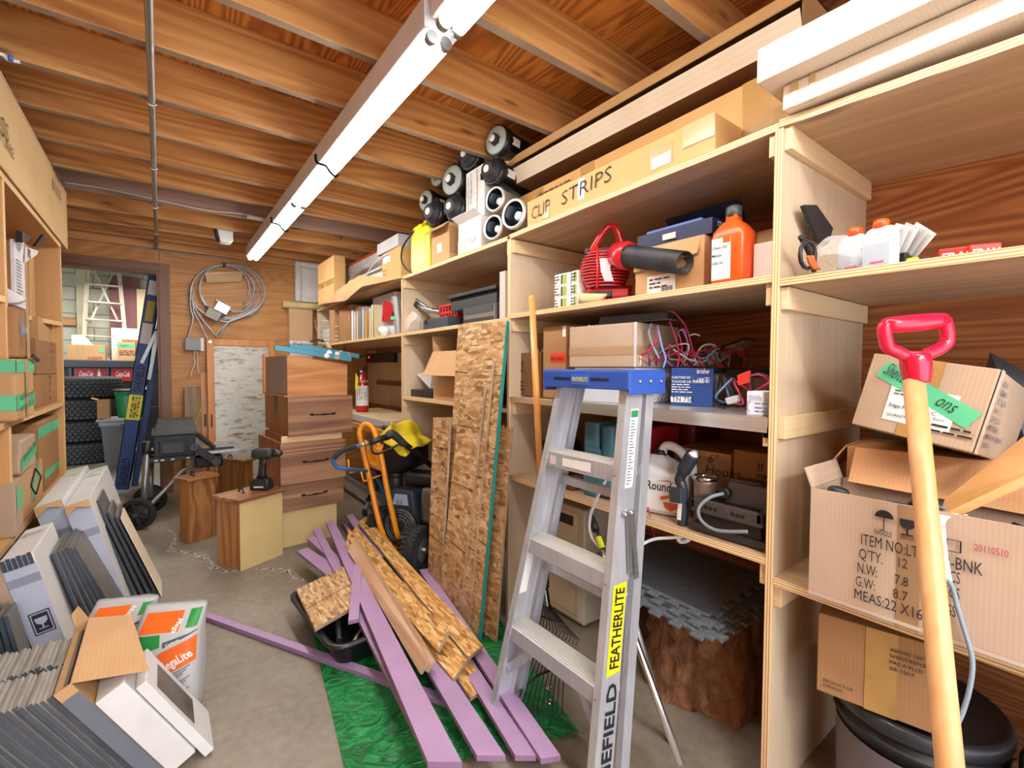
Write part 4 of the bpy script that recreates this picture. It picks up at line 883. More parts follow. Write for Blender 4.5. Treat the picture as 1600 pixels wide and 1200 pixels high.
ra = V((x0-.06, YB-.07, zt_+.042)); r = thing('roll', 'yellowed paper roll lying across the top of the wrapped bundle', 'roll', ra)
part(r, 'paper', G().cyl(ra, ra+V((.62, 0, 0)), .038, n=24), P('#d9c48c', .7), True); part(r, 'core', G().cyl(ra+V((-.004, 0, 0)), ra+V((.05, 0, 0)), .02, n=18), P('#a98f58', .8), True)
a = ony(460, 398, YB-.06); b_ = ony(497, 480, YB-.06); zf = zt_+.082
r = thing('window_sash', 'white framed window sash standing on the roll in the back corner', 'window', (a.x, YB-.06, zf)); w_ = .5; h_ = min(2.34, a.z)-zf
for p, q in (((0, -.045, 0), (.055, .03, h_)), ((w_-.055, -.045, 0), (w_, .03, h_))): part(r, 'stile', G().box(p, q), P('#dcdcda', .4), bevel=.008)
for p, q in (((.055, -.045, 0), (w_-.055, .03, .055)), ((.055, -.045, h_-.055), (w_-.055, .03, h_))): part(r, 'rail', G().box(p, q), P('#dcdcda', .4), bevel=.008)
part(r, 'pane', G().box((.055, -.01, .055), (w_-.055, .0, h_-.055)), P('#e4e4e2', .3, name='obscured_glass'))
# kraft box with white edge, panels, sheets
x_ = XS+.02
def solid(name, label, cat, pts_front, dvec, mat, group=None, bev=.002):     # front face by four points, pushed back by dvec
    p = [V(q) for q in pts_front]; d = V(dvec); return solo(name, label, cat, G().hexa([p[0], p[1], p[1]+d, p[0]+d, p[3], p[2], p[2]+d, p[3]+d]), mat, group, bev)
def Xq(x, *uv): return [onx(u, v, x) for u, v in uv]
r = xs_box('carton', 'tall kraft carton with a white foam edge at the end of the top shelf', 'box', XS-.06, 497, 522, 455, ZT4, 383, .10, M_kraft, h=.40)
decal(r, 'f', 0, .38, 1, .5, M_tape, 'packing_tape'); decal(r, 'l', 0, 0, 1, 1, P('#dcd9d2', .7), 'foam_edge', label='white foam edge')
xa = XS+.12
solo('yellow_panel', 'yellow sheet standing behind the tall kraft carton on the top shelf', 'panel', G().box((XS+.30, onx(538, 380, XS+.3).y, ZT4), (XS+.315, onx(512, 380, XS+.3).y, 2.345)), P('#e3b21c', .5))
M, w_, A = frontx(XS+.36, 532, 600, 390, ZT4)
r = carton('framed_board', 'white board with red and orange edging standing on the top shelf', 'board', M, w_, .02, 2.34-ZT4, WHITE)
decal(r, 'f', 0, .95, 1, 1, P('#d3502a', .5), 'edging'); decal(r, 'f', 0, 0, .02, 1, P('#d3502a', .5), 'edging')
ax_ = T(0, 0, 0, -10)
M, w_, A = frontx(XS+.18, 522, 598, 430, ZT4+.02); r = carton('foam_slab', 'grey foam slab with a white end leaning on the top shelf', 'foam', M @ T(0, 0, .06, -62), w_, .05, .28, P('#8e8d8a', .8), bev=.002)
decal(r, 'l', 0, 0, 1, 1, WHITE, 'end_face', label='white end')
M, w_, A = frontx(XS+.03, 541, 598, 433, ZT4); r = thing('plastic_cover', 'pale grey ribbed plastic cover lying on the top shelf', 'cover', M=M)
part(r, 'shell', G().hexa([(0, 0, .0), (w_, 0, .0), (w_, .12, 0), (0, .12, 0), (0, .03, .16), (w_, .03, .13), (w_, .10, .13), (0, .10, .16)]), P('#cfcfc8', .4), bevel=.006)
part(r, 'ridge', G().box((0, -.004, .045), (w_, .002, .052)).box((-.01, .02, .155), (w_*.9, .05, .17)), P('#b9b9b2', .4), bevel=.002)
r = xs_box('carton', 'small kraft carton with stamped lettering beside the round brown disc', 'box', XS+.03, 597, 626, 432, ZT4, 398, .2, M_kraft)
write(r, 'f', .1, .42, ['M10TC A', 'WHLV', 'SXA'], .022, P('#4b3320', .7), .01); decal(r, 'f', .08, .68, .48, .92, PAPER)
xs_box('carton', 'flat grey carton lying on top of the small kraft carton', 'box', XS+.02, 589, 622, 395, ZT4+(r['h'])+.002, 379, .2, P('#b9babd', .6), h=.085)
fl = G().slab([onx(628, 434, XS-.006), onx(562, 430, XS-.02), onx(528, 452, XS-.04), onx(500, 475, XS-.06), onx(540, 470, XS-.08), onx(565, 448, XS-.09)], .004)
solo('cardboard_sheet', 'bent cardboard flap drooping over the edge of the far top shelf', 'cardboard', fl, M_card)
solo('cable', 'white cable bent over the pale grey plastic cover', 'cable', G().tube(smooth_path([onx(573, 430, XS+.0), onx(583, 413, XS+.01), onx(597, 401, XS+.02), onx(608, 397, XS+.02)]), .005, 6), WHITE)
# near bay of the top shelf
r = thing('round_lid', 'round brown fibreboard lid standing on edge behind the yellow jerrycan', 'lid', V((XS+.16, onx(652, 360, XS+.16).y, ZT3)))
part(r, 'disc', G().lathe((.14, 0, .215), (1, -.25, 0), [(0, .205), (0, .213), (.012, .215), (.024, .213), (.024, .2)], 40), M_cardD)
solo('cable', 'black cable looped in front of the round brown lid', 'cable', G().tube(smooth_path([onx(661, 345, XS+.08), onx(643, 366, XS+.02), onx(630, 385, XS+.01), onx(627, 405, XS+.01), onx(634, 420, XS+.01), onx(643, 426, XS+.02)]), .006, 7), M_blk)
M, w_, A = frontx(XS+.03, 642, 671, 418, ZT3); h_ = hz(A, 642, 357)-ZT3
r = thing('jerrycan', 'yellow plastic jerrycan standing on the top shelf', 'jerrycan', M=M); M_jy = P('#f0dd10', .35, name='yellow_plastic', grain=.03)
prf = [(0, .02), (.015, 0), (w_-.015, 0), (w_, .02), (w_, h_*.80), (w_*.86, h_*.90), (w_*.62, h_*.90), (w_*.55, h_), (w_*.12, h_*.98), (0, h_*.86)]
part(r, 'body', G().prism(prf, -.12, 0, T(0, 0, 0, 90)), M_jy, bevel=.006, seg=2)
part(r, 'panel', G().prism([(x+w_*.5, y+h_*.40) for x, y in rrect(w_*.62, h_*.55, .02)], -.0, .004, T(0, 0, 0, 90)), M_jy, bevel=.002)
part(r, 'handle', G().tube(smooth_path([(w_*.2, .06, h_*.97), (w_*.3, .06, h_*1.08), (w_*.5, .06, h_*1.08), (w_*.6, .06, h_*.96)], 4), .012, 8), M_jy)
part(r, 'spout_cap', G().cyl((w_*.88, .06, h_*.86), (w_*.90, .06, h_*.99), .022, n=16), P('#3d6aa0', .4), label='blue cap')
r = xs_box('carton', 'tan carton with an open flap between the jerrycan and the white boxes', 'box', XS+.02, 674, 702, 408, ZT3, 360, .26, M_card, flaps=[('f', .06, -40)]); decal(r, 'f', .35, .3, .6, .55, PAPER)
decal(r, 'r', .0, .2, 1, .9, M_cardD, 'inner_side')
r = xs_box('carton', 'opened white carton with torn flaps, lower of the two white boxes', 'box', XS+.03, 716, 751, 388, ZT3, 352, .3, M_cardW, flaps=[('f', .05, 30)]); write(r, 'f', .55, .3, 'CL/JS', .03)
decal(r, 'f', 0, .02, .45, .5, P('#bcbab6', .6), 'wrapping'); hW = r['h']
r = xs_box('carton', 'white carton with grey print standing upright among the black canisters', 'box', XS+.07, 728, 757, 334, ZT3+hW+.012, 272, .25, M_cardW)
write(r, 'f', .3, .95, ['~5'], .014, P('#8a8a98'), rot=-90); write(r, 'f', .62, .95, ['~6'], .014, P('#8a8a98'), rot=-90); decal(r, 'f', .08, .1, .2, .9, P('#c9c9cb', .6), 'print_panel')
# canisters
M_can = P('#1d1d20', .3, name='black_enamel', grain=.15); M_gface = P('#a9b3ae', .45, name='grey_face')
def can(u, v, rp, x, kind, label):
    c = onx(u, v, x); ds = (c-EYE).dot(fw); rr = rp*ds/F; a = V((.93, .20, -.02)).normalized()
    r = thing('canister', label, 'light can', M=Matrix.Translation(c), group='black light cans piled on the top shelf')
    part(r, 'barrel', G().lathe((0, 0, 0), a, [(0, rr*.86), (.004, rr), (.05, rr), (.052, rr*.93), (.30, rr*.9), (.30, rr*.8)], 28), M_can)
    if kind == 'g':
        part(r, 'face_disc', G().lathe(-a*.003, a, [(0, rr*.3), (0, rr*.86), (.006, rr*.9)], 28), M_gface); part(r, 'nut', G().lathe(-a*.03, a, [(0, rr*.3), (.004, rr*.36), (.03, rr*.4)], 6, smooth=False), M_blk2)
        part(r, 'badge', G().lathe(-a*.033, a, [(0, rr*.01), (0, rr*.24), (.004, rr*.24)], 18), WHITE)
    else:
        part(r, 'stepped_end', G().lathe(-a*.045, a, [(0, rr*.52), (.006, rr*.6), (.03, rr*.62), (.032, rr*.8), (.05, rr*.86)], 26), M_blk2)
        part(r, 'badge', G().lathe(-a*.048, a, [(0, rr*.01), (0, rr*.27), (.004, rr*.27)], 18), WHITE)
        for t in (70, 190, 310):
            e = a.orthogonal().normalized(); e.rotate(Quaternion(a, R(t))); part(r, 'clip', G().bar(e*rr*.98, e*rr*1.1+a*.01, .03, .025, a), M_blk)
    e = a.orthogonal().normalized(); sg = V((0, -1, -.1)).normalized()
    p = sg*rr*1.005+a*.09; t = a.cross(sg).normalized()
    part(r, 'sticker', G().add([p-t*.02-a*.03, p-t*.02+a*.03, p+t*.02+a*.03, p+t*.02-a*.03], [(0, 1, 2, 3)]), WHITE)
    return r
can(710, 325, 21, XS+.06, 'b', 'black stepped light can beside the upright white carton, in the bottom row')
can(677, 333, 20, XS+.05, 'b', 'black stepped light can lowest in the pile, above the jerrycan')
can(665, 313, 17, XS+.12, 'g', 'grey faced light can at the far left of the pile')
can(706, 281, 25, XS+.07, 'g', 'large grey faced light can in the middle of the pile')
can(683, 276, 16, XS+.14, 'g', 'small grey faced light can half hidden behind the large middle one')
can(690, 242, 18, XS+.16, 'g', 'grey faced light can highest at the left of the pile, tucked under a joist')
can(733, 244, 21, XS+.09, 'b', 'black stepped light can above the upright white carton')
can(769, 268, 21, XS+.08, 'b', 'black stepped light can directly above the silver light cans')
can(775, 219, 24, XS+.11, 'g', 'grey faced light can topmost of the whole pile')
def silver(u, v, rp, x, label):
    c = onx(u, v, x); ds = (c-EYE).dot(fw); rr = rp*ds/F; a = V((.93, .2, -.02)).normalized()
    r = thing('light_can', label, 'light can', M=Matrix.Translation(c), group='silver light cans at the shelf front')
    part(r, 'trim_ring', G().lathe((0, 0, 0), a, [(0, rr*.80), (-.004, rr*.86), (-.004, rr*.95), (.008, rr)], 32, caps=False), P('#d7d7d4', .3, .5))
    part(r, 'reflector', G().lathe((0, 0, 0), a, [(0, rr*.82), (.05, rr*.66), (.09, rr*.5), (.09, .001)], 32, caps=False), P('#59616d', .12, .9))
    part(r, 'barrel', G().lathe((0, 0, 0), a, [(.006, rr*.97), (.02, rr*.9), (.16, rr*.86), (.16, .01)], 32, caps=False), P('#b5a78e', .55, .3))
    part(r, 'bulb', G().lathe(a*.03, a, [(0, .004), (.002, rr*.28), (.03, rr*.33), (.05, rr*.2)], 20), P('#e7eaee', .3))
silver(802, 334, 24, XS+.015, 'largest silver recessed light can, right hand of the three at the shelf front')
silver(770, 355, 20, XS+.025, 'lower silver recessed light can, over the opened white carton')
silver(773, 311, 20, XS+.06, 'upper silver recessed light can, under the black stepped one')
# long cartons over the middle bay
M_c2 = cardboard('carton_tan', '#c99d66', '#dbb27c')
ZT2 = lambda y: TOP2(y)+.0205
A = V((XS+.03, onx(824, 340, XS+.03).y, 0)); B = V((XS+.03, onx(1118, 210, XS+.03).y, 0)); A.z = ZT2(A.y); B.z = ZT2(B.y)
M = fr(A, B-A); w_ = (B-A).length; hC = hz(A, 824, 316)-A.z
r = carton('carton', 'long tan carton with CLIP STRIP handwritten on its side, on the top shelf', 'box', M, w_, .16, hC, M_c2)
def hand(r, f, u, v, s, size, mat=None, wob=.12, fit=None): return write(r, f, u, v, s, size, mat or INK, -.012, .12, 3, fit=fit)
hand(r, 'f', .035, .28, 'CLIP', .08, fit=.13); hand(r, 'f', .25, .34, 'STRIPS', .08, fit=.28)
decal(r, 'f', .36, .28, .40, .92, WHITE, 'torn_label'); decal(r, 'f', .74, .25, .84, .8, M_tape, 'packing_tape'); decal(r, 'f', .75, .25, .83, .55, WHITE, 'torn_label'); decal(r, 'f', .125, .15, .17, .6, M_tape, 'packing_tape'); decal(r, 'f', .88, .45, 1, 1, M_tapeC, 'clear_tape')
xk = XS+.20; A = V((xk, onx(805, 310, xk).y, 0)); B = V((xk, .60, 0)); A.z = ZT2(A.y); B.z = ZT2(B.y); hK = hz(B, 1206, 145)-B.z
hK = onx(1000, 214, xk).z-ZT2(onx(1000, 214, xk).y)
M = fr(A, B-A); r = carton('carton', 'long yellowish kraft carton covered in packing tape behind the CLIP STRIP box', 'box', M, (B-A).length, .18, hK, M_kraft)
decal(r, 'f', .02, .0, .17, 1, M_tape, 'packing_tape'); decal(r, 'f', .35, 0, .41, 1, M_tape, 'packing_tape'); decal(r, 'f', .87, 0, .96, 1, M_tape, 'packing_tape'); write(r, 'f', .14, .85, ['~6', '~8', '~7', '~8'], .016, P('#5a4522')); write(r, 'f', .27, .62, 'kopt', .05)
decal(r, 't', 0, .4, 1, .6, M_tape, 'packing_tape')
# open long tray above
xo = XS+.22; yA = onx(800, 262, xo).y; zA = max(ZT2(1.2)+hK+.01, onx(795, 285, xo).z-.03)
r = thing('carton', 'longest carton, open along its front with two lips, highest on the top shelf', 'box', (xo, yA, zA))
y1 = .62-yA; hO = min(2.345, onx(792, 250, xo).z)-zA
part(r, 'body', G().box((.26, y1, 0), (.265, 0, hO)).box((0, y1, 0), (.26, 0, .005)).box((0, y1, hO-.005), (.26, 0, hO)).box((0, -.005, 0), (.26, 0, hO)).box((0, y1, 0), (.26, y1+.005, hO)), M_cardD)
part(r, 'flap', G().slab([(0, 0, hO), (-.025, .02, hO-.055), (-.025, y1, hO-.055), (0, y1, hO)], .005), M_c2); part(r, 'flap', G().slab([(0, 0, 0), (0, y1, 0), (-.03, y1, .07), (-.03, 0, .07)], .005), M_cardL)
part(r, 'flap', G().slab([(0, 0, 0), (0, 0, hO), (-.05, .05, hO*.8), (-.05, .05, .02)], .005), M_c2)
# pale cartons over the near bay
xw = XS-.03
def near(label, uL, vT, vB, x, z0, y2, dep, mat=M_cardL):
    A = V((x, onx(uL, vB, x).y, z0)); h_ = hz(A, uL, vT)-z0
    M = fr(A, (0, -1, 0)); return carton('carton', label, 'box', M, A.y-y2, dep, h_, mat)
A1 = onx(1222, 190, xw); r = near('lower pale carton overhanging the near top shelf beside the post', 1222, 136, 187, xw, 1.868, -.7, .45); zz = 1.868+r['h']
decal(r, 'f', .015, 0, .03, 1, M_tapeC, 'clear_tape'); decal(r, 'f', .05, 0, .06, 1, M_tapeC, 'clear_tape')
near('upper pale carton stacked on the other at the top right corner', 1182, 78, 130, XS-.09, zz+.004, -.7, .45)
# ------------------------------------------------------------------ second shelf, far bay: files and papers
xf = XS+.02
def spine(label, uL, uR, vT, mat, dep=.24, x=xf, lean=0, nm='binder', cat='folder', g='folders and files on the far shelf'):
    M, w_, A = frontx(x, uL, uR, 525, Z24+.001); h_ = hz(A, uL, vT)-Z24
    r = thing(nm, label, cat, M=M @ T(0, 0, 0, 0, lean, 0), group=g); part(r, 'cover', G().box((0, 0, 0), (w_, .004, h_)).box((0, 0, 0), (.002, dep, h_)).box((w_-.002, 0, 0), (w_, dep, h_)), mat); part(r, 'pages', G().box((.003, .006, .004), (w_-.003, dep-.005, h_-.006)), PAPER); return r
cols = [('white folder first right of the brown magazine holder', 549, 552.5, 485, '#d7d7da'), ('grey folder second right of the brown magazine holder', 553, 556, 484, '#c2bfc4'), ('tan folder among the white ones', 556.5, 560, 480, '#c9b08a'), ('dark grey folder in the middle of the row', 560.5, 564.5, 487, '#77777c'),
        ('silver file wrapped in plastic in the middle of the row', 565, 569.5, 480, '#a9acb4'), ('manila file with a curled edge', 570, 574, 487, '#bf9149'), ('mustard yellow file near the right of the row', 574.5, 576.5, 484, '#b58d22'), ('white file right of the mustard one', 577, 579.5, 482, '#dcdad7'), ('cream file at the right of the row', 580, 583.5, 477, '#cbbd93')]
for k, (lb, a, b_, vt, cc) in enumerate(cols): spine(lb, a, b_, vt, P(cc, .5), lean=0)
M, w_, A = frontx(xf, 530, 547.5, 530, Z24); r = carton('magazine_holder', 'brown cardboard magazine holder at the left of the files', 'holder', M, w_, .25, hz(A, 530, 481)-Z24, M_cardD)
M, w_, A = frontx(xf-.01, 515, 522, 535, Z24); r = carton('cardboard_divider', 'narrow tan cardboard strip standing before the wire rack', 'cardboard', M, w_, .12, hz(A, 515, 478)-Z24, M_card)
r = thing('wire_rack', 'white wire letter rack with papers at the far end of the second shelf', 'rack', V((xf, onx(510, 520, xf).y, Z24)))
w0 = lambda u, v, dx=0: onx(u, v, xf+dx)
wr = G()
for dx in (0, .14):
    wr.tube([w0(491, 501, dx), w0(513, 501, dx)], .004, 6); wr.tube([w0(491, 501, dx), w0(499, 531, dx), w0(528, 531, dx)], .004, 6)
    for v in (510, 518, 525): wr.tube([w0(493+(v-501)*.25, v, dx), w0(528, v, dx)], .003, 6)
part(r, 'frame', wr, WHITE, True)
part(r, 'papers', G().box((xf+.02, w0(512, 520).y, Z24), (xf+.12, w0(501, 520).y, Z24+.16)), PAPER, True)
M, w_, A = frontx(xf+.06, 583, 617, 522, Z24); r = carton('box_file', 'pale grey box file standing behind the red folder', 'folder', M, w_, .1, hz(A, 583, 466)-Z24, P('#c3c5cb', .5))
pr = Xq(xf+.035, (596, 503), (611, 503), (614, 477), (608, 471), (599, 470)); solo('folder', 'red glossy folder standing before the pale grey box file', 'folder', G().slab([p for p in pr], .008), P('#b5101f', .3))
r = thing('paper_roll', 'white curled sheet with green tape standing by the post on the second shelf', 'paper', V((xf, onx(618, 520, xf).y, Z24))); sh_ = G()
def cur(s, t): return onx(616+8*s-4*t*t+(1-t)*1, 521-58*t, xf+.01+.05*math.sin(s*2.4))
sh_.grid(cur, 8, 8); part(r, 'sheet', sh_, PAPER, True); part(r, 'tape', G().slab([onx(610, 499, xf-.003), onx(618, 500, xf-.003), onx(618, 494, xf-.003), onx(610, 494, xf-.003)], .001), M_green, True)
def crumple(name, label, cat, c, s, mat, group=None, seed=1, flat=1, n=3):
    b = bmesh.new(); bmesh.ops.create_icosphere(b, subdivisions=n, radius=1); rn = random.Random(seed); k = [(V((rn.uniform(-1, 1), rn.uniform(-1, 1), rn.uniform(-1, 1))).normalized(), rn.uniform(.5, .95)) for _ in range(26)]
    for v in b.verts:
        p = v.co.copy()
        for d_, l in k:
            q = p.dot(d_)
            if q > l: p -= d_*(q-l)*.9
        v.co = p
    g = G(); vs = [V((v.co.x*s[0], v.co.y*s[1], v.co.z*s[2]))+V(c) for v in b.verts]; g.add(vs, [[v.index for v in f.verts] for f in b.faces]); b.free()
    return solo(name, label, cat, g, mat, group)
A = onx(594, 515, xf); crumple('plastic_bag', 'crumpled white plastic bag of papers below the red folder', 'bag', A+V((.03, 0, -.01)), (.03, .12, .05), clear('white_bag', (.93, .93, .95), .45, .25, .5), seed=4)
r = thing('staple_gun', 'black handled tool lying at the far end of the second shelf', 'tool', onx(497, 534, xf)); part(r, 'handle', G().tube(smooth_path([onx(486, 534, xf-.05), onx(495, 531, xf-.05), onx(510, 534, xf-.05)]), .012, 8), M_blk, True); part(r, 'jaw', G().bar(onx(508, 533, xf-.05), onx(516, 545, xf-.05), .02, .03), M_plyX, True)
# power strip, bench, extinguisher under it
A = onx(598, 559, XW-.02); r = thing('power_strip', 'black power strip with a red switch fixed to the back panel', 'power strip', A)
ya, yb = onx(577, 560, XW-.02).y-A.y, onx(620, 560, XW-.02).y-A.y
part(r, 'housing', G().box((-.03, yb, -.052), (.012, ya, .052)), M_blk, bevel=.006); part(r, 'switch', G().box((-.034, ya-.09, -.0), (-.03, ya-.06, .02)), emis('switch_glow', '#ff3020', 2.0))
for k in range(4):
    for zz_ in (-.03, .03): part(r, 'socket', G().box((-.032, yb+.05+k*.075, zz_-.014), (-.03, yb+.085+k*.075, zz_+.014)), P('#3a3a3c', .5))
part(r, 'cord', G().tube(smooth_path([onx(577, 556, XW-.03), onx(560, 556, XW-.1), onx(545, 553, XW-.3), onx(538, 545, XS+.1), onx(537, 537, XS+.03)]), .006, 7), M_blk, True)
r = thing('workbench', 'low bench with an orange edged top below the far shelves', 'bench', (1.6, 4.1, 0)); y0, y1 = 3.05, 5.0
part(r, 'top', G().box((XS+.0, y0, .705), (XW-.015, y1, .735)), M_or, True, .003); part(r, 'edge', G().box((XS-.02, y0, .70), (XS, y1, .738)), M_or, True)
for x, y in ((XS+.05, 3.1), (XS+.05, 4.9), (XW-.08, 3.1), (XW-.08, 4.9)): part(r, 'leg', G().box((x-.02, y-.02, 0), (x+.02, y+.02, .705)), M_blk, True)
part(r, 'brace', G().box((XS+.04, 3.1, .16), (XS+.07, 4.9, .2)), M_galv, True)
M_trayw = P('#c9ccd3', .4, .3); r = thing('metal_tray', 'pale metal tray lying on the bench under the fire extinguisher', 'tray', (1.55, 4.2, .737))
part(r, 'pan', G().box((XS+.03, 3.35, .737), (XS+.5, 4.75, .745)).box((XS+.03, 3.35, .737), (XS+.036, 4.75, .80)).box((XS+.03, 3.35, .737), (XS+.5, 3.356, .80)), M_trayw, True, .002); part(r, 'board', G().box((XS+.05, 3.4, .746), (XS+.5, 4.7, .79)), M_plyX, True)
c = onx(607, 653, XS-.0); c.x = XS+.02-.0; r = thing('drill_bit_holder', 'red and black hole saw lying on the bench edge', 'tool', V((XS+.015, c.y, .755)))
part(r, 'bit', G().cyl((0, .13, 0), (0, .2, 0), .006, n=8), M_chrome); part(r, 'chuck', G().cyl((0, .04, 0), (0, .13, 0), .018, n=14), M_blk2); part(r, 'collar', G().cyl((0, -.03, 0), (0, .04, 0), .024, n=16), P('#b31318', .4), label='red collar')
fe = onx(566, 636, XS+.19); z0 = .792; r = thing('fire_extinguisher', 'red fire extinguisher with a yellow tag standing on the bench tray', 'fire extinguisher', V((fe.x, fe.y, z0)))
hF = hz(fe, 566, 588)-z0; rF = .057
part(r, 'cylinder', G().lathe((0, 0, 0), (0, 0, 1), [(0, rF*.9), (.01, rF), (hF*.82, rF), (hF*.93, rF*.8), (hF, rF*.4), (hF+.02, rF*.35)], 28), P('#b5131a', .25, name='extinguisher_red', coat=.4))
part(r, 'label_sticker', G().lathe((0, 0, hF*.18), (0, 0, 1), [(0, rF*1.012), (hF*.56, rF*1.012)], 28, caps=False), PAPER)
lt_ = G()
for k in range(7):
    t0 = R(200+6*k); zz_ = hF*(.64-.05*k)
    for q in range(5): a = R(195+q*22+rnd.uniform(0, 8)); b2 = a+R(rnd.uniform(6, 14)); rr = rF*1.03; lt_.add([V((math.cos(a)*rr, math.sin(a)*rr, zz_)), V((math.cos(b2)*rr, math.sin(b2)*rr, zz_)), V((math.cos(b2)*rr, math.sin(b2)*rr, zz_+.006)), V((math.cos(a)*rr, math.sin(a)*rr, zz_+.006))], [(0, 1, 2, 3)])
part(r, 'print', lt_, INK); part(r, 'valve', G().cyl((0, 0, hF+.015), (0, 0, hF+.055), .018, n=14), M_galv)
part(r, 'lever', G().bar((.02, .0, hF+.06), (-.01, -.11, hF+.085), .022, .012).bar((.0, .0, hF+.04), (-.0, -.10, hF+.035), .022, .01), M_blk, bevel=.003)
part(r, 'hose', G().tube(smooth_path([(0, .02, hF+.05), (-.01, .075, hF+.03), (-.015, .09, hF-.06), (-.01, .085, hF*.45), (-.0, .07, .08)], 5), .0105, 8), M_rub)
part(r, 'tag', G().slab([(-.065, -.02, hF+.03), (-.07, -.09, hF+.0), (-.075, -.10, hF*.62), (-.075, -.035, hF*.66)], .003), M_ycl if False else P('#e6d91b', .6), label='yellow paper tag'); part(r, 'strap', G().lathe((0, 0, hF*.84), (0, 0, 1), [(0, rF*1.02), (.015, rF*.98)], 28, caps=False), P('#4fae6a', .5), label='green strap')
# ------------------------------------------------------------------ second shelf, middle bay (far): clutter
Z23 = 1.444
r = thing('hose_nozzle', 'black knobbed metal sprayer lying against the post on the second shelf', 'nozzle', onx(650, 475, XS+.1))
for u, v, u2, v2 in ((646, 465, 668, 482), (651, 476, 670, 487)):
    part(r, 'knob', G().sphere(onx(u, v, XS+.1), .022, 12, 8), M_blk, True); part(r, 'tube', G().cyl(onx(u, v, XS+.1), onx(u2, v2, XS+.12), .012, n=10), M_galv, True)
part(r, 'body', G().bar(onx(662, 483, XS+.12), onx(690, 489, XS+.15), .05, .03), M_galv, True, .008)
crumple('plastic_bag', 'clear plastic bag of fittings slumped against the far post', 'bag', onx(645, 505, XS+.06)+V((0, 0, .005)), (.06, .12, .10), clear('clear_bag', (.95, .95, .95), .22, .15, .6), seed=9)
r = xs_box('organizer_case', 'small slate plastic case with a white lid on the second shelf', 'case', XS+.03, 661, 699, 515, Z23, 501, .14, P('#39414a', .5)); decal(r, 't', 0, 0, 1, 1, P('#d7d3cc', .5), 'lid', label='white lid'); part(r, 'latch', G().box((r['w']*.1, -.006, r['h']*.6), (r['w']*.18, 0, r['h']*.95)), M_blk)
M_rc = P('#c01d20', .4); r = thing('crate', 'red plastic lattice crate on the second shelf', 'crate', V((XS+.12, onx(715, 500, XS+.12).y, Z23)))
g = G(); yl_, yr_ = onx(688, 500, XS+.12).y, onx(716, 500, XS+.12).y
for k in range(7): y = yl_+(yr_-yl_)*k/6; g.box((XS+.115, y-.006, Z23), (XS+.125, y+.006, Z23+.15))
for z in (0, .05, .10, .145): g.box((XS+.112, yr_, Z23+z), (XS+.128, yl_, Z23+z+.012))
g.box((XS+.115, yr_-.005, Z23), (XS+.3, yr_+.005, Z23+.15)).box((XS+.12, yr_, Z23), (XS+.3, yl_, Z23+.006)); part(r, 'lattice', g, M_rc, True)
r = thing('wrench', 'black gripped chrome ratchet lying across the red crate', 'ratchet', onx(690, 485, XS+.12)); part(r, 'head', G().cyl(onx(676, 484, XS+.13), onx(682, 488, XS+.13), .016, n=14), M_chrome, True); part(r, 'grip', G().tube([onx(683, 485, XS+.14), onx(705, 489, XS+.16)], .016, 10), M_blk2, True)
r = xs_box('radio', 'black and silver boxed appliance on the second shelf beside the post', 'appliance', XS+.03, 724, 772, 503, Z23, 482, .3, P('#8f8c88', .35, .5)); decal(r, 'f', 0, .55, 1, 1, P('#4a4a4d', .4), 'dark_band'); decal(r, 'f', 0, 0, 1, .28, P('#393939', .4), 'dark_band'); hR = r['h']
r = xs_box('tool_case', 'black plastic tool case stacked on the silver appliance', 'case', XS+.06, 704, 776, 492, Z23+hR+.003, 468, .28, M_blk2, h=.07); part(r, 'lid', G().box((-.02, -.02, r['h']), (r['w']+.02, .29, r['h']+.02)), M_blk, bevel=.003); hL = Z23+hR+.003+.09
solo('paper_sheet', 'white sheet of paper lying on the black tool case', 'paper', G().box((XS+.09, onx(772, 465, XS+.1).y, hL+.002), (XS+.3, onx(735, 465, XS+.1).y, hL+.006)), PAPER)
M, w_, A = frontx(XS+.015, 780, 789, 497, Z23); solo('foam_board', 'narrow pale board standing on end by the middle post', 'board', G().box((A.x, A.y-w_, Z23), (A.x+.2, A.y, hz(A, 780, 425))), P('#c5beb4', .7), bevel=.003)
r = xs_box('can', 'black ribbed tin between the silver appliance and the pale board', 'can', XS+.05, 772, 779.5, 498, Z23, 474, .06, M_blk)
# third shelf, far middle bay
Z33 = 1.011
solo('foil_tray', 'clear plastic tray on edge against the far post, third shelf', 'tray', G().slab(Xq(XS+.1, (651, 585), (672, 607), (676, 575)), .02), clear('tray_plastic', (.85, .87, .9), .5, .15))
solo('flat_box', 'flat black case lying on the third shelf', 'case', G().box((XS+.06, onx(675, 610, XS+.06).y, Z33), (XS+.3, onx(640, 610, XS+.06).y, Z33+.045)), M_blk, bevel=.003)
r = xs_box('carton', 'open topped tan carton on the third shelf behind the OSB boards', 'box', XS+.03, 677, 745, 613, Z33, 550, .3, M_card, open_=True, flaps=[('f', .16, -65), ('l', .1, 80)])
xs_box('carton', 'taller carton standing behind the open topped tan one', 'box', XS+.36, 686, 760, 590, Z33, 536, .2, M_cardG)
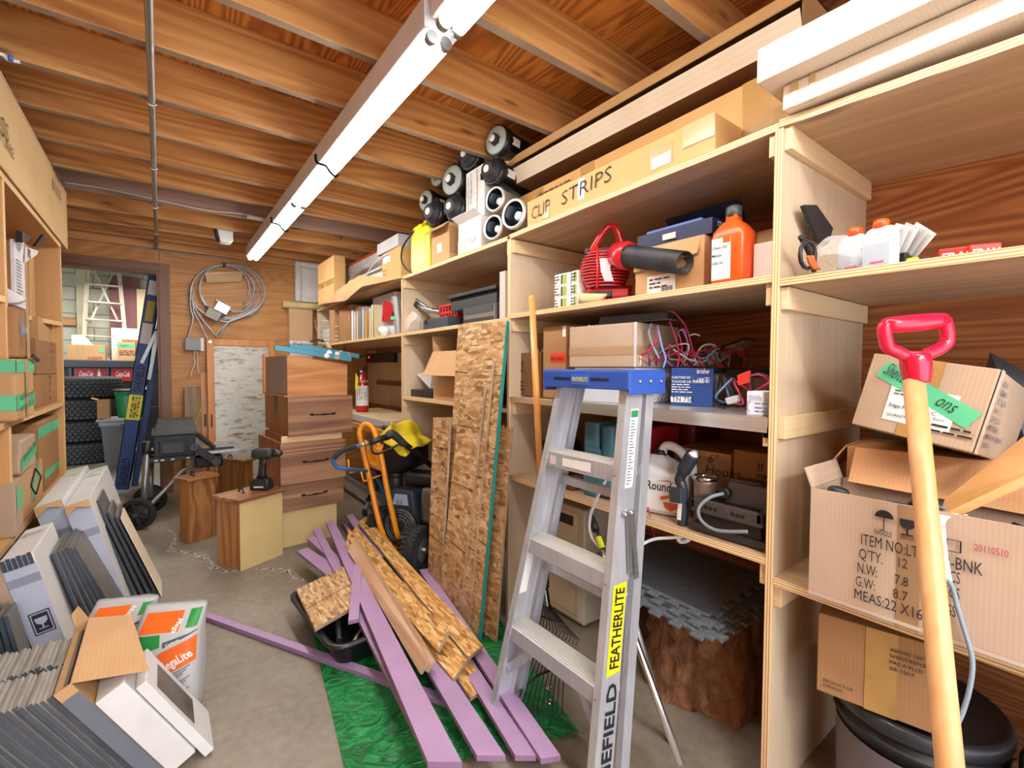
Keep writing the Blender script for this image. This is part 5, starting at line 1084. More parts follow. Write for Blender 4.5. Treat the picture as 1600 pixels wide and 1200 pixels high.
# ------------------------------------------------------------------ middle bay, second shelf: blower, bulbs, oil
Z22 = 1.4575
def fitx(x, uL, uR, v, z0): return frontx(x, uL, uR, v, z0)
for col, (uL, uR, x) in enumerate(((866, 890, XS+.06), (892, 903, XS+.06))):
    for k in range(3):
        M, w_, A = frontx(x, uL, uR, 480, Z22+.001+.0505*k)
        r = carton('bulb_carton', 'small white bulb carton with green label, %s of the %s stack beside the blower' % (['bottom', 'middle', 'top'][k], ['left', 'right'][col]), 'box', M, w_, .07, .05, P('#e9e9e6', .5), 'white bulb cartons')
        decal(r, 'f', .45, .12, .82, .88, P('#9db04a', .5), 'green_label'); decal(r, 'f', .45, .12, .55, .88, P('#2d2f2b', .5), 'dark_label'); write(r, 'f', .08, .7, ['~1', '~1', '~1'], .010)
xb = 1.43
c0 = onx(945, 421, xb); M_rb = P('#c21a22', .3, name='red_plastic', coat=.3)
M = fr(c0, (.62, -.78, 0)); 
M = fr(c0, V((.66, -.75, 0)))       # x: to the viewer's right, y: away from the eye
r = thing('leaf_blower', 'red leaf blower with a scuffed black tube on the second shelf', 'leaf blower', M=M)
k_ = 1.0
zf = Z22-c0.z
part(r, 'engine_housing', G().lathe((0, .16, 0), (0, -1, 0), [(0, .07), (.02, .092), (.12, .098), (.15, .09)], 32), M_rb, bevel=.002)
sl = G()
for i in range(12):
    z = -.066+.012*i; hw = math.sqrt(max(.0, .096**2-z*z)); sl.tube([(-hw, .0, z), (-hw*.6, -.030+.02*(z/.09)**2, z), (0, -.038+.02*(z/.09)**2, z), (hw*.6, -.030+.02*(z/.09)**2, z), (hw, .0, z)], .0042, 6)
sl.tube([(-.03, -.032, -.08), (-.028, -.038, 0), (-.03, -.030, .085)], .005, 6)
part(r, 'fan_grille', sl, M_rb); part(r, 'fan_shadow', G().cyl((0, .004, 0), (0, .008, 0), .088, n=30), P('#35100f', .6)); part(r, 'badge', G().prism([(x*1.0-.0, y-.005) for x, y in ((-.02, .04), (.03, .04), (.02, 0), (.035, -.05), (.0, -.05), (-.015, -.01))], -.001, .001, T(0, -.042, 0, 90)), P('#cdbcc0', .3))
part(r, 'handle', G().tube(smooth_path([(-.055, .06, .075), (-.045, .05, .105), (-.005, .04, .165), (.02, .04, .182), (.045, .04, .165), (.065, .05, .10), (.075, .05, .05)], 6), lambda t: .013+.012*max(0, t-.45), 12), M_rb)
part(r, 'trigger_cap', G().cyl((-.075, .06, .07), (-.07, .055, .10), .012, n=10), M_blk2)
tb0 = V((.075, .03, .025)); inv = M.inverted(); e1 = inv @ onx(1070, 411, 1.37); e0 = inv @ onx(978, 400, 1.43)
tb0 = e0 
part(r, 'shroud', G().lathe(e0-(e1-e0).normalized()*.05, (e1-e0), [(0, .05), (.05, .055), (.075, .05)], 24), M_rb)
d_ = (e1-e0).normalized(); L_ = (e1-e0).length
M_scuff = P('#26272a', .5, name='scuffed_tube', grain=.9)
part(r, 'tube', G().lathe(e0, d_, [(0, .0445), (.025, .0445), (.027, .042), (L_, .038), (L_, .0345), (.06, .037)], 32, caps=False), M_scuff)
part(r, 'tube_clip', G().sphere(e0+d_*.015+V((-.02, -.035, .02)), .008, 8, 6), M_blk)
part(r, 'lower_body', G().box((-.07, .0, -.115), (.10, .13, -.07)).hexa([V(p) for p in ((.03, .02, zf+.02), (.10, .02, zf+.02), (.10, .12, zf+.02), (.03, .12, zf+.02), (.02, .02, -.06), (.11, .02, -.06), (.11, .12, -.06), (.02, .12, -.06))]), M_rb, bevel=.01)
part(r, 'foot', G().box((-.02, -.02, zf+.001), (.11, .13, zf+.026)), M_rb, bevel=.006)
part(r, 'fuel_tank', G().hexa([V(p) for p in ((-.10, -.03, zf+.01), (-.02, -.03, zf+.006), (-.02, .06, zf+.006), (-.10, .06, zf+.01), (-.105, -.035, -.095), (.02, -.035, -.10), (.02, .06, -.10), (-.105, .06, -.095))]), P('#c9bd90', .4), bevel=.014, seg=3, label='cream fuel tank')
part(r, 'carburettor', G().box((-.06, -.02, -.115), (.03, .08, -.088)), M_blk, bevel=.006)
part(r, 'silver_plate', G().box((.025, -.0215, zf+.006), (.085, -.0205, zf+.02)), P('#b9bcc6', .3, .5))
# carton with label behind the tube
M, w_, A = frontx(XS+.09, 992, 1099, 468, Z22); r = carton('carton', 'brown carton with a shipping label behind the blower tube', 'box', M, w_, .26, hz(A, 992, 392)-Z22, M_card)
hB = Z22+r['h']; decal(r, 'f', .20, .06, .62, .42, PAPER); write(r, 'f', .24, .33, ['~3', '~2', '~3'], .011); bars(r, 'f', .42, .09, .6, .18)
part(r, 'flap', G().slab([(0, 0, r['h']), (-.0, -.010, r['h']*.55), (w_*.93, -.010, r['h']*.68), (w_*.96, 0, r['h'])], .004), M_card)
M, w_, A = frontx(XS+.10, 996, 1112, 400, hB+.002); M_navy = P('#1b2547', .45)
r = carton('carton', 'battered navy carton with its lid open on top of the brown one', 'box', M, w_, .24, .05, M_navy, open_=True, flaps=[('b', .12, 125)])
decal(r, 'r', 0, 0, 1, 1, M_navy, 'side_print'); write(r, 'r', .1, .5, ['STAINPRO', 'Sander'], .022, WHITE, .01); part(r, 'handle_tab', G().box((w_*.38, -.006, .012), (w_*.55, 0, .032)), P('#cfcac0', .6))
solo('plastic_tray', 'blue plastic tray showing inside the battered navy carton', 'tray', G().box((A.x+.01, A.y-w_*.85, hB+.012), (A.x+.12, A.y-w_*.1, hB+.065)), P('#5667a8', .4), bevel=.004)
M, w_, A = frontx(XS+.03, 1108, 1161, 448, Z22); hO = hz(A, 1108, 329)-Z22
r = thing('oil_bottle', 'orange motor oil bottle with a dark cap standing on the second shelf', 'bottle', M=M @ T(w_/2, .04, 0))
M_ob = P('#f2571c', .3, name='orange_plastic', grain=.04); dd = .042
rings = [[V((x*sx_, y*sy_, z*hO)) for x, y in rrect(w_, 2*dd, .018)] for z, sx_, sy_ in ((0, .95, .95), (.01, 1, 1), (.60, 1, 1), (.68, .96, .96), (.78, .62, .7), (.83, .36, .46), (.90, .34, .44))]
part(r, 'body', G().loft(rings), M_ob); part(r, 'cap', G().lathe((0, 0, hO*.88), (0, 0, 1), [(0, .02), (.004, .023), (.03, .023), (.034, .017)], 20), P('#3b3f44', .4))
g = G().box((-w_*.42, -dd-.0015, hO*.06), (w_*.14, -dd-.0005, hO*.60)); part(r, 'label_sticker', g, P('#d8d9d8', .5))
part(r, 'brand_patch', G().box((-w_*.08, -dd-.003, hO*.53), (w_*.13, -dd-.002, hO*.6)), M_ob)
g = G(); 
for i, s in enumerate(('Chain Oil', 'Motor', 'SAE 30')): letters(g, s, fr((-w_*.4, -dd-.003, hO*(.46-.1*i)), (1, 0, 0), z=(0, -1, 0)), .012, .005)
part(r, 'lettering', g, INK)
g = G().prism([(-.026+.0, .0), (.012, .045), (.016, .045), (-.018, -.004)], -.001, .001, T(-.0, -dd-.003, hO*.13, 90)); part(r, 'pictogram', g, WHITE)
# boxes right of the bottle
M, w_, A = frontx(XS+.08, 1176, 1218, 443, Z22); carton('carton', 'plain white carton at the right end of the second shelf, middle bay', 'box', M, onx(1176, 440, XS+.08).y-YP[0]-.012, .2, hz(A, 1176, 382)-Z22, M_cardW)
M, w_, A = frontx(XS+.17, 1150, 1222, 440, Z22); r = carton('carton', 'brown taped carton behind the white one on the second shelf', 'box', M @ T(0, .125, 0), .16, .14, .21, M_card); decal(r, 'f', .3, .15, .6, .5, PAPER); bars(r, 'f', .35, .38, .55, .46)
solo('styrofoam_sheet', 'white foam sheet standing at the back of the second shelf', 'foam', G().box((XW-.06, YP[0]+.012, Z22), (XW-.02, YP[0]+.42, Z22+.29)), WHITE, bevel=.003)

# ------------------------------------------------------------------ middle bay, steel shelf
ZST = 1.0725
M, w_, A = frontx(XS+.07, 802, 846, 610, ZST+.0); r = carton('carton', 'glossy brown carton of metal clips at the left of the steel shelf', 'box', M, w_, .22, hz(A, 802, 552)-ZST, P('#73502f', .3, name='glossy_brown_card', grain=.2), open_=True)
umbrella(r, 'f', .3, .7, .045, None, 'a'); umbrella(r, 'f', .75, .7, .045, None, 'g'); write(r, 'f', .25, .3, ['~1', '~1', '~1'], .014); hC = ZST+r['h']
g = G()
for k in range(40): p = V((A.x+rnd.uniform(.02, .19), A.y-rnd.uniform(.01, w_-.01), hC-.02+rnd.uniform(0, .03))); g.box((-.012, -.004, -.002), (.012, .004, .002), Matrix.Translation(p) @ Euler((rnd.random()*3, rnd.random()*3, rnd.random()*3)).to_matrix().to_4x4())
o = solo('metal_clips', 'heap of small metal clips filling the glossy brown carton', 'clips', g, P('#b9b1a2', .4, .6), kind='stuff')
M, w_, A = frontx(XS+.055, 848, 884, 615, ZST); r = carton('carton', 'brown carton with a red FRAGILE sticker left of the big taped carton', 'box', M, w_, .26, hz(A, 848, 512)-ZST, M_cardD, bev=.003)
decal(r, 'f', .35, .50, .98, .63, P('#e0401f', .5), 'red_sticker'); write(r, 'f', .38, .53, 'FRAGILE', .022, INK, .01); decal(r, 'f', .86, .85, .99, .99, PAPER)
# bulb string box below, big carton above
M, w_, A = frontx(XS+.03, 897, 985, 632, ZST); yR = onx(985, 632, XS+.03).y
M2 = fr(V((A.x, A.y, ZST)), V((.10, -1, 0))); w2 = w_
r = carton('carton', 'white carton with a bulb picture below the big taped carton', 'box', M2, w2, .30, .135, P('#c9ccd6', .45)); hS = ZST+.135
bl = G()
m_, sw, sh = face(r, 'r', .002)
for a in range(7):
    for b_ in range(8): c = m_ @ V((sw*(.35+.6*a/7)+.008*(b_ % 2), sh*(.1+.8*b_/8), 0)); bl.tube([c+m_.to_3x3() @ V((.011*math.cos(R(t)), .009*math.sin(R(t)), 0)) for t in range(0, 360, 45)], .0016, 4, closed=True)
part(r, 'bulb_print', bl, WHITE); decal(r, 'f', .25, .45, .75, .95, P('#77777c', .5), 'bulb_panel'); bars(r, 'f', .78, .2, .95, .45, 16)
r = carton('carton', 'big taped cardboard carton on the steel shelf behind the ladder', 'box', fr(V((A.x-.01, A.y+.02, hS+.002)), V((.10, -1, 0))), w2+.03, .30, hz(A, 897, 512)-hS, M_cardG)
rb = r; decal(r, 'f', .0, .28, 1, .48, P('#a8896a', .3), 'packing_tape'); decal(r, 'r', .0, .28, 1, .48, P('#a8896a', .3), 'packing_tape'); decal(r, 'f', .965, 0, 1, 1, P('#cfc8cc', .25), 'clear_tape')
hT = hS+.002+r['h']
# black light ballast on top with its wires
B0 = M2 @ V((.10, .02, 0)); B0.z = hT; Mb = fr(V((B0.x, B0.y, hT+.002)), V((.12, -1, 0)))
r = thing('ballast', 'black light ballast with loose wires lying on the big taped carton', 'ballast', M=Mb); Lb = (onx(925, 505, XS+.06).y-onx(1022, 505, XS+.06).y)
Mb_ = Mb.copy(); part(r, 'case', G().hexa([V(p) for p in ((0, 0, 0), (Lb, 0, 0), (Lb, .05, 0), (0, .05, 0), (.004, .006, .032), (Lb-.004, .006, .032), (Lb-.004, .044, .032), (.004, .044, .032))]), P('#4a515c', .25, .6), bevel=.002)
part(r, 'flange', G().box((-.02, -.004, 0), (Lb+.02, .054, .003)), P('#6b6f76', .3, .8))
M_w = {k: P(h, .4) for k, h in dict(w='#d8d4cc', r='#b51f3c', b='#6f93c9', k='#2b2b2e', p='#c02a62', g='#8b8f96').items()}
def px_on(u, v, dy): return Mb @ V((0, dy, 0))
def onface(u, v, off=.012):     # a point just before the big carton's front
    n = Mb.to_3x3() @ V((0, -1, 0)); o = Mb.translation + n*off; d = ray(u, v); return EYE + d*((o-EYE).dot(n)/d.dot(n))
for col, pts in (('w', [(920, 508), (930, 522), (955, 528), (980, 545), (1000, 555), (1000, 572)]), ('k', [(940, 525), (970, 538), (993, 548), (996, 562)]), ('r', [(1026, 508), (1024, 535), (1010, 552), (996, 556), (1012, 568)]), ('b', [(1027, 508), (1034, 540), (1040, 560), (1036, 575)]), ('g', [(1018, 505), (1014, 520), (1020, 540), (1030, 560)])):
    part(r, 'wire', G().tube(smooth_path([onface(u, v) for u, v in pts], 5), .0035, 6), M_w[col], True)
# red case behind the ladder, below the cartons
M, w_, A = frontx(XS+.09, 893, 912, 632, ZST)
# toner cartons
A = onx(1048, 637, XS+.10); A.z = ZST; B = onz(1115, 640, ZST); C_ = onz(1165, 635, ZST)
A = onz(1048, 633, ZST); B = onz(1114, 636, ZST); M = fr(A, B-A); w_ = (B-A).length; M_bro = P('#24498f', .4, name='blue_print')
r = carton('toner_carton', 'blue toner carton with white print and loose wires piled on top', 'box', M, w_, .26, hz(A, 1048, 575)-ZST, M_bro)
write(r, 'f', .62, .86, 'brother', .024, WHITE, .015, fit=w_*.30); write(r, 'f', .02, .72, ['CARTRIDGE', 'TOUCHE DE TONER'], .012, WHITE, .01); write(r, 'f', .02, .55, ['~3', '~4', '~3', '~4'], .007, WHITE)
decal(r, 'f', 0, .09, .5, .24, WHITE); write(r, 'f', .03, .115, 'TN 750', .024, INK)
for k in range(3): decal(r, 'f', .54+.13*k, .62, .65+.13*k, .76, P('#c9d1e4', .5), 'pictogram_panel'); umbrella(r, 'f', .595+.13*k, .68, .018, M_bro, 'aug'[2-k])
decal(r, 'r', 0, 0, 1, .86, P('#c5b7ba', .5), 'side_panel'); write(r, 'r', .1, .74, ['TONER CARTRIDGE', 'CARTOUCHE DE TONER'], .010); write(r, 'r', .1, .55, ['~5', '~4', '~5', '~6'], .007); decal(r, 'r', .08, .1, .45, .28, INK); write(r, 'r', .12, .14, 'TN 750', .024, WHITE)
hN = ZST+r['h']; Mt = M.copy(); wt = w_
r = carton('toner_carton', 'second toner carton, dark blue topped, behind the one with white print', 'box', fr(M @ V((w_*.55, .275, 0)), M.to_3x3() @ V((1, .25, 0))), .22, .16, r['h']*.98, P('#1e335f', .4)); decal(r, 'f', .0, 0, 1, .75, P('#c5b7ba', .5), 'side_panel'); write(r, 'f', .3, .55, ['~4', '~4', '~4'], .007)
def ballast(label, p, q, h):
    A, B = V(p), V(q); r = thing('ballast', label, 'ballast', M=fr(A, B-A, z=(0, 0, 1))); L_ = (B-A).length
    part(r, 'case', G().box((0, -.022, 0), (L_, .022, .03)), P('#c3c7c9', .35, .5), bevel=.003); part(r, 'end_plate', G().box((L_, -.02, 0), (L_+.03, .02, .003)).box((-.03, -.02, 0), (0, .02, .003)), M_galv)
    part(r, 'label_sticker', G().box((L_*.15, -.018, .0302), (L_*.9, .018, .031)), WHITE)
    part(r, 'wire', G().tube(smooth_path([(L_*.1, -.01, .036), (L_*.35, -.015, .04), (L_*.45, .01, .038), (L_*.7, -.012, .04), (L_, -.0, .035), (L_+.03, -.03, .02)], 5), .003, 6), M_w['k']); return r
iv = lambda u, v, d: EYE + ray(u, v)*d
ballast('white ballast with black wires sloping up over the toner cartons', Mt @ V((wt*.75, .10, hN-ZST+.012)), Mt @ V((wt*1.42, .33, hN-ZST+.085)), 0)
ballast('pale ballast lying flat at the back of the wire pile', Mt @ V((-.02, .20, hN-ZST+.003)), Mt @ V((wt*.72, .23, hN-ZST+.003)), 0)
wb = Mt @ V((wt*.45, .06, hN-ZST)); rn = random.Random(5)
cols_ = 'rpbwkrpbgrpkbrwpbrk'
r = thing('wire_bundle', 'tangle of red, pink, blue and white wires on the blue toner carton', 'wires', wb); k_sc = None
for i, cch in enumerate(cols_):
    a = V((rn.uniform(-.12, .12), rn.uniform(-.05, .08), .006)); pts = [a]
    for j in range(5): a = V((max(-.15, min(.15, a.x+rn.uniform(-.09, .09))), max(-.06, min(.10, a.y+rn.uniform(-.07, .07))), rn.uniform(.01, .085))); pts.append(a)
    pts.append(V((a.x+rn.uniform(-.04, .04), a.y, .006))); Mr_ = Mt.to_3x3()
    part(r, 'wire', G().tube(smooth_path([wb + Mr_ @ p for p in pts], 4), .0028, 5), M_w[cch], True)
dW = (wb-EYE).dot(fw)
for cch, pts in (('p', [(1062, 565), (1058, 535), (1045, 500), (1040, 490), (1052, 488), (1070, 508), (1078, 530), (1085, 560)]), ('p', [(1068, 562), (1063, 530), (1060, 518), (1070, 515), (1075, 540), (1090, 566)]), ('b', [(1066, 560), (1075, 540), (1068, 518), (1062, 516)]), ('w', [(1076, 525), (1085, 522), (1094, 525)]),
                ('w', [(1052, 546), (1066, 555), (1080, 563), (1100, 565), (1108, 556)]), ('w', [(1090, 570), (1086, 560), (1096, 542), (1112, 538), (1124, 546)]), ('r', [(1055, 540), (1064, 548), (1078, 555), (1095, 566), (1103, 574)])):
    part(r, 'wire', G().tube(smooth_path([iv(u, v, dW-.01) for u, v in pts], 5), .003, 6), M_w[cch], True)
# right end: red tag, black wires, small white carton
A = onz(1166, 645, ZST); A.x = max(A.x, XS+.0); B = A+V((.02, -.2, 0)); Am = onx(1166, 648, XS+.02); Am.z = ZST
r = carton('driver_carton', 'small white LED driver carton at the right end of the steel shelf', 'box', fr(Am, (0, -1, 0)), Am.y-YP[0]-.034, .09, hz(Am, 1166, 611)-ZST, P('#e6e6ea', .5))
wd = r['w']; write(r, 'f', .18, .62, 'MODW 60 Watt', .022, P('#3f5a96', .5), .0, fit=wd*.78); write(r, 'f', .55, .48, ['~3'], .007, P('#3f5a96', .5)); write(r, 'f', .55, .3, ['~2', '~3'], .008, P('#3f5a96', .5))
g = G(); m_, sw, sh = face(r, 'f', .004); c = m_ @ V((sw*.25, sh*.36, 0)); 
for rr in (.017, .012): g.tube([c+V((0, rr*math.cos(R(t)), rr*math.sin(R(t)))) for t in range(0, 360, 20)], .0009, 4, closed=True)
part(r, 'round_mark', g, P('#5d78b4', .5))
A = onx(1170, 600, XS+.16); A.z = ZST
r = thing('wire_harness', 'black and red wires with a red tag heaped behind the small white carton', 'wires', A); rn = random.Random(11)
for i in range(12):
    cch = 'krkprkkrbkpk'[i]; a = V((rn.uniform(0, .15), rn.uniform(-.12, .10), .004)); pts = [a]
    for j in range(4): a = V((max(0, min(.2, a.x+rn.uniform(-.07, .07))), max(-.13, min(.12, a.y+rn.uniform(-.09, .09))), rn.uniform(.01, .12))); pts.append(a)
    part(r, 'wire', G().tube(smooth_path(pts, 4), .004, 5), M_w[cch])
part(r, 'tag', G().slab([onx(u, v, XS+.13) for u, v in ((1153, 602), (1171, 598), (1173, 578), (1152, 586))], .001), P('#e03a26', .6), True, label='red tag'); part(r, 'connector', G().box((.05, -.13, .03), (.1, -.07, .10)), M_blk2, bevel=.006)
part(r, 'junction', G().slab([onx(u, v, XS+.10) for u, v in ((1137, 622), (1156, 617), (1158, 628), (1141, 632))], .02), P('#b9babd', .4), True, .003)

# ------------------------------------------------------------------ middle bay, fourth shelf
Z42 = lambda y: .666+.009*(y-YP[0])/1.2+.0205
zq = .692
A = onz(812, 752, zq); A = onx(815, 748, XS+.10)
crumple('tool_bag', 'black fabric tool bag slumped at the left of the lower shelf', 'bag', V((XS+.24, onx(850, 740, XS+.15).y, zq+.115)), (.16, .15, .115), P('#202226', .85, name='black_fabric', grain=.4), seed=3)
r = thing('cable', 'black cable lying on the lower shelf before the tool bag', 'cable', V((XS+.05, 1.35, zq))); part(r, 'wire', G().tube(smooth_path([V((XS+.07, onx(u, 770, XS+.07).y, zq+.006)) for u in (864, 880, 900)]), .005, 6), M_blk, True)
M_tc = P('#3c6c78', .45, name='teal_plastic', grain=.06); M_rc2 = P('#9e1a27', .45, name='red_case')
M, w_, A = frontx(XS+.05, 909, 950, 785, zq); hT4 = hz(A, 909, 658)-zq
r = thing('tool_case', 'teal plastic power tool case standing on end on the lower shelf', 'case', M=M)
part(r, 'half_shell', G().loft([[V((x+w_*.28, y+.15, z)) for x, y in rrect(w_*.54, .30, .02)] for z in (0, .01, hT4*.98, hT4)]), M_tc); part(r, 'half_shell', G().loft([[V((x+w_*.80, y+.15, z)) for x, y in rrect(w_*.48, .28, .03)] for z in (.01, .03, hT4*.94, hT4*.97)]), M_tc)
part(r, 'latch', G().box((w_*.2, -.012, hT4*.55), (w_*.75, .0, hT4*.66)), M_tc, bevel=.004); part(r, 'latch', G().box((w_*.1, -.008, hT4*.2), (w_*.8, 0, hT4*.28)), M_tc, bevel=.004)
M, w_, A = frontx(XS+.06, 963, 994, 795, zq); r = thing('tool_case', 'bright red plastic tool case right of the teal one, behind the ladder rail', 'case', M=M); hT4 = hz(A, 961, 668)-zq
part(r, 'half_shell', G().loft([[V((x+w_*.5, y+.15, z)) for x, y in rrect(w_*.9, .28, .03)] for z in (0, .01, hT4*.96, hT4)]), M_rc2); part(r, 'latch', G().box((w_*.2, -.010, hT4*.5), (w_*.7, .005, hT4*.6)), M_rc2, bevel=.004)
M, w_, A = frontx(XS+.30, 1012, 1090, 700, zq); r = thing('tool_case', 'large dark red case lying at the back of the lower shelf', 'case', M=fr(V((XS+.38, 1.42, zq)), (0, -1, 0))); part(r, 'shell', G().box((0, 0, 0), (.37, .22, .33)), P('#7b1522', .5), bevel=.03, seg=3)
r = thing('brick_pack', 'red printed pack lying below the lower step, beside the teal case', 'pack', V((XS+.04, 1.40, zq))); part(r, 'wrap', G().box((.0, -.01, 0), (.1, .05, .05)), P('#6c2b29', .6), bevel=.01)
# weed killer jug with sprayer
A = onx(1003, 832, XS+.06); B = onx(1056, 840, XS+.06); A.z = B.z = zq; M = fr(A, (.30, -1, 0)); w_ = (B-A).length*1.12; hJ = hz(A, 1020, 698)-zq
r = thing('sprayer_jug', 'white weed killer jug with a grey hose sprayer clipped on', 'jug', M=M); M_jug = P('#dfe1e6', .35, name='white_hdpe', grain=.02)
rg = [[V((x*sx_+w_*.5+ox, y*sy_+.07, z*hJ)) for x, y in rrect(w_, .14, .03)] for z, sx_, sy_, ox in ((0, .96, .94, 0), (.015, 1, 1, 0), (.56, 1, 1, 0), (.62, .97, .96, 0), (.74, .62, .7, -.025), (.80, .42, .5, -.04), (.86, .3, .4, -.045))]
part(r, 'body', G().loft(rg), M_jug); part(r, 'handle', G().tube(smooth_path([(w_*.28, .07, hJ*.83), (w_*.34, .07, hJ*.97), (w_*.5, .07, hJ*1.0), (w_*.72, .07, hJ*.93), (w_*.93, .07, hJ*.78), (w_*.97, .07, hJ*.60)], 6), lambda t: .016+.012*max(0, t-.6), 10), M_jug)
part(r, 'cap', G().cyl((w_*.24, .07, hJ*.83), (w_*.24, .07, hJ*.93), .024, n=16), M_blk)
part(r, 'label_panel', G().add([V(p) for p in ((w_*.06, -.0015, hJ*.06), (w_*.92, -.0015, hJ*.06), (w_*.92, -.0015, hJ*.55), (w_*.06, -.0015, hJ*.55))], [(0, 1, 2, 3)]), WHITE)
g = G(); letters(g, 'Roundup', fr((w_*.08, -.003, hJ*.36), (1, 0, 0), z=(0, -1, 0)), .045, .015, .1, w_*.80); part(r, 'lettering', g, P('#143d33', .5))
part(r, 'logo_swoosh', G().add([V((w_*x, -.003, hJ*z)) for x, z in ((.3, .50), (.6, .53), (.85, .47), (.6, .515))], [(0, 1, 2, 3)]), M_red); part(r, 'logo_patch', G().add([V((w_*x, -.003, hJ*z)) for x, z in ((.42, .27), (.7, .33), (.68, .28), (.45, .22))], [(0, 1, 2, 3)]).add([V((w_*x, -.003, hJ*z)) for x, z in ((.48, .20), (.85, .2), (.8, .12), (.66, .07), (.52, .12))], [(0, 1, 2, 3, 4)]), P('#cf5a2c', .5))
def jr(u, v, dx=0): return onx(u, v, XS+.05+dx)
part(r, 'sprayer_handle', G().tube(smooth_path([jr(1083, 710), jr(1076, 722), jr(1068, 736), jr(1062, 750), jr(1066, 760), jr(1068, 790), jr(1066, 826)], 5), lambda t: .017+.006*(t < .35), 10), P('#2e333c', .4), True); part(r, 'sprayer_nozzle', G().lathe(jr(1080, 716), jr(1086, 706)-jr(1080, 716), [(0, .02), (.012, .018), (.03, .006)], 14), P('#dcdcdd', .4), True)
part(r, 'holster', G().slab([jr(1051, 760, -.015), jr(1070, 762, -.02), jr(1070, 786, -.02), jr(1052, 783, -.015)], .02), P('#3a3f47', .4), True, .003); part(r, 'label_sticker', G().slab([jr(1060, 786, -.022), jr(1066, 787, -.022), jr(1064, 813, -.022), jr(1058, 811, -.022)], .002), WHITE, True)
M_hw = P('#e4e4e6', .35)
part(r, 'hose', G().tube(smooth_path([jr(1066, 822), jr(1076, 830), jr(1076, 842), jr(1064, 846), jr(1058, 838, -.01), jr(1058, 828, -.01)], 5), .008, 8), M_hw, True); part(r, 'tie', G().tube([jr(1012, 792, -.02), jr(1018, 815, -.02), jr(1022, 838, -.02)], .002, 5), M_red, True)
solo('hose', 'thin white hose hanging from the lower shelf behind the ladder steps', 'hose', G().tube(smooth_path([jr(1070, 838, -.03), jr(1050, 840, -.035), jr(1025, 842, -.04), jr(1008, 848, -.05), jr(990, 860, -.09), jr(965, 865, -.12), jr(945, 860, -.12), jr(930, 848, -.12), jr(922, 830, -.12), jr(922, 808, -.12), jr(930, 785, -.12), jr(942, 760, -.12), jr(958, 725, -.12), jr(972, 690, -.12)], 5), .0055, 7), M_hw)
# lance with yellow labels
r = thing('extension_lance', 'steel lance with yellow labels leaning below the lower shelf', 'lance', V((XS-.06, 1.05, .5)))
a, b_ = onx(925, 812, XS-.05), onx(955, 895, XS-.10); d_ = b_-a
part(r, 'tube', G().cyl(a, a+d_*3.6, .011, n=12), M_chrome, True); part(r, 'grip', G().cyl(a-d_*.05, a+d_*.22, .014, n=12), M_blk, True)
for t in (.35, .75): part(r, 'label_sticker', G().cyl(a+d_*t, a+d_*(t+.22), .0117, n=12, caps=False), P('#d7dd2a', .5), True)
# hook cartons
def hook(label, uL, uR, vB, vT, z0, xx, dep, fr_mat=M_cardD):
    M, w_, A = frontx(xx, uL, uR, vB, z0); return carton('carton', label, 'box', M, w_, dep, hz(A, uL, vT)-z0, fr_mat)
xh = XS+.215
M, w_, A = frontx(xh, 1052, 1141, 770, zq); hz0 = .085
r = carton('carton', 'flat brown carton under the one marked Hooks', 'box', M, w_, .3, hz0, M_cardD)
r = carton('carton', 'brown carton marked 6 inch Hooks in pen on the lower shelf', 'box', M @ T(0, 0, hz0+.002), w_, .3, hz(A, 1052, 698)-zq-hz0, M_cardD)
write(r, 'f', .62, .72, '6"', .045, INK, -.008, .2); write(r, 'f', .58, .42, 'Hooks', .048, INK, -.008, .15); write(r, 'f', .05, .5, ['N.W.', 'G.W.', '~3'], .022); decal(r, 'f', 0, 0, 1, .14, M_tape, 'packing_tape'); decal(r, 'f', 0, .86, 1, 1, M_tape, 'packing_tape')
yb_ = M.translation.y-w_-.008; wz = yb_-YP[0]-.034
M3 = fr(V((xh-.0, yb_, zq)), (0, -1, 0))
r = carton('carton', 'flat brown carton under the one stamped ITEM', 'box', M3, wz, .3, .085, M_cardD)
r = carton('carton', 'brown carton stamped ITEM with handling marks at the right of the lower shelf', 'box', M3 @ T(0, 0, .087), wz, .3, .155, M_cardD)
for k, kk in enumerate('agu'): umbrella(r, 'f', .5+.16*k, .72, .022, None, kk)
write(r, 'f', .42, .48, ['ITEM#171707', 'G.W. 6.2', 'N.W. 5.0', 'MEAS:45X25'], .019, INK, .004); decal(r, 'f', 0, 0, 1, .13, M_tape, 'packing_tape')
# rusty can
A = onx(1092, 815, XS+.09); r = thing('paint_can', 'rusty paint can between the sprayer and the floodlight', 'can', V((A.x+.035, A.y, zq)))
part(r, 'can', G().lathe((0, 0, 0), (0, 0, 1), [(0, .034), (.13, .036), (.15, .04)], 26), P('#8d7c70', .45, .4, name='stained_tin', grain=.55)); part(r, 'rim', G().lathe((0, 0, .145), (0, 0, 1), [(0, .041), (.006, .043), (.012, .041), (.012, .034), (.0, .034)], 26, caps=False), M_chrome)
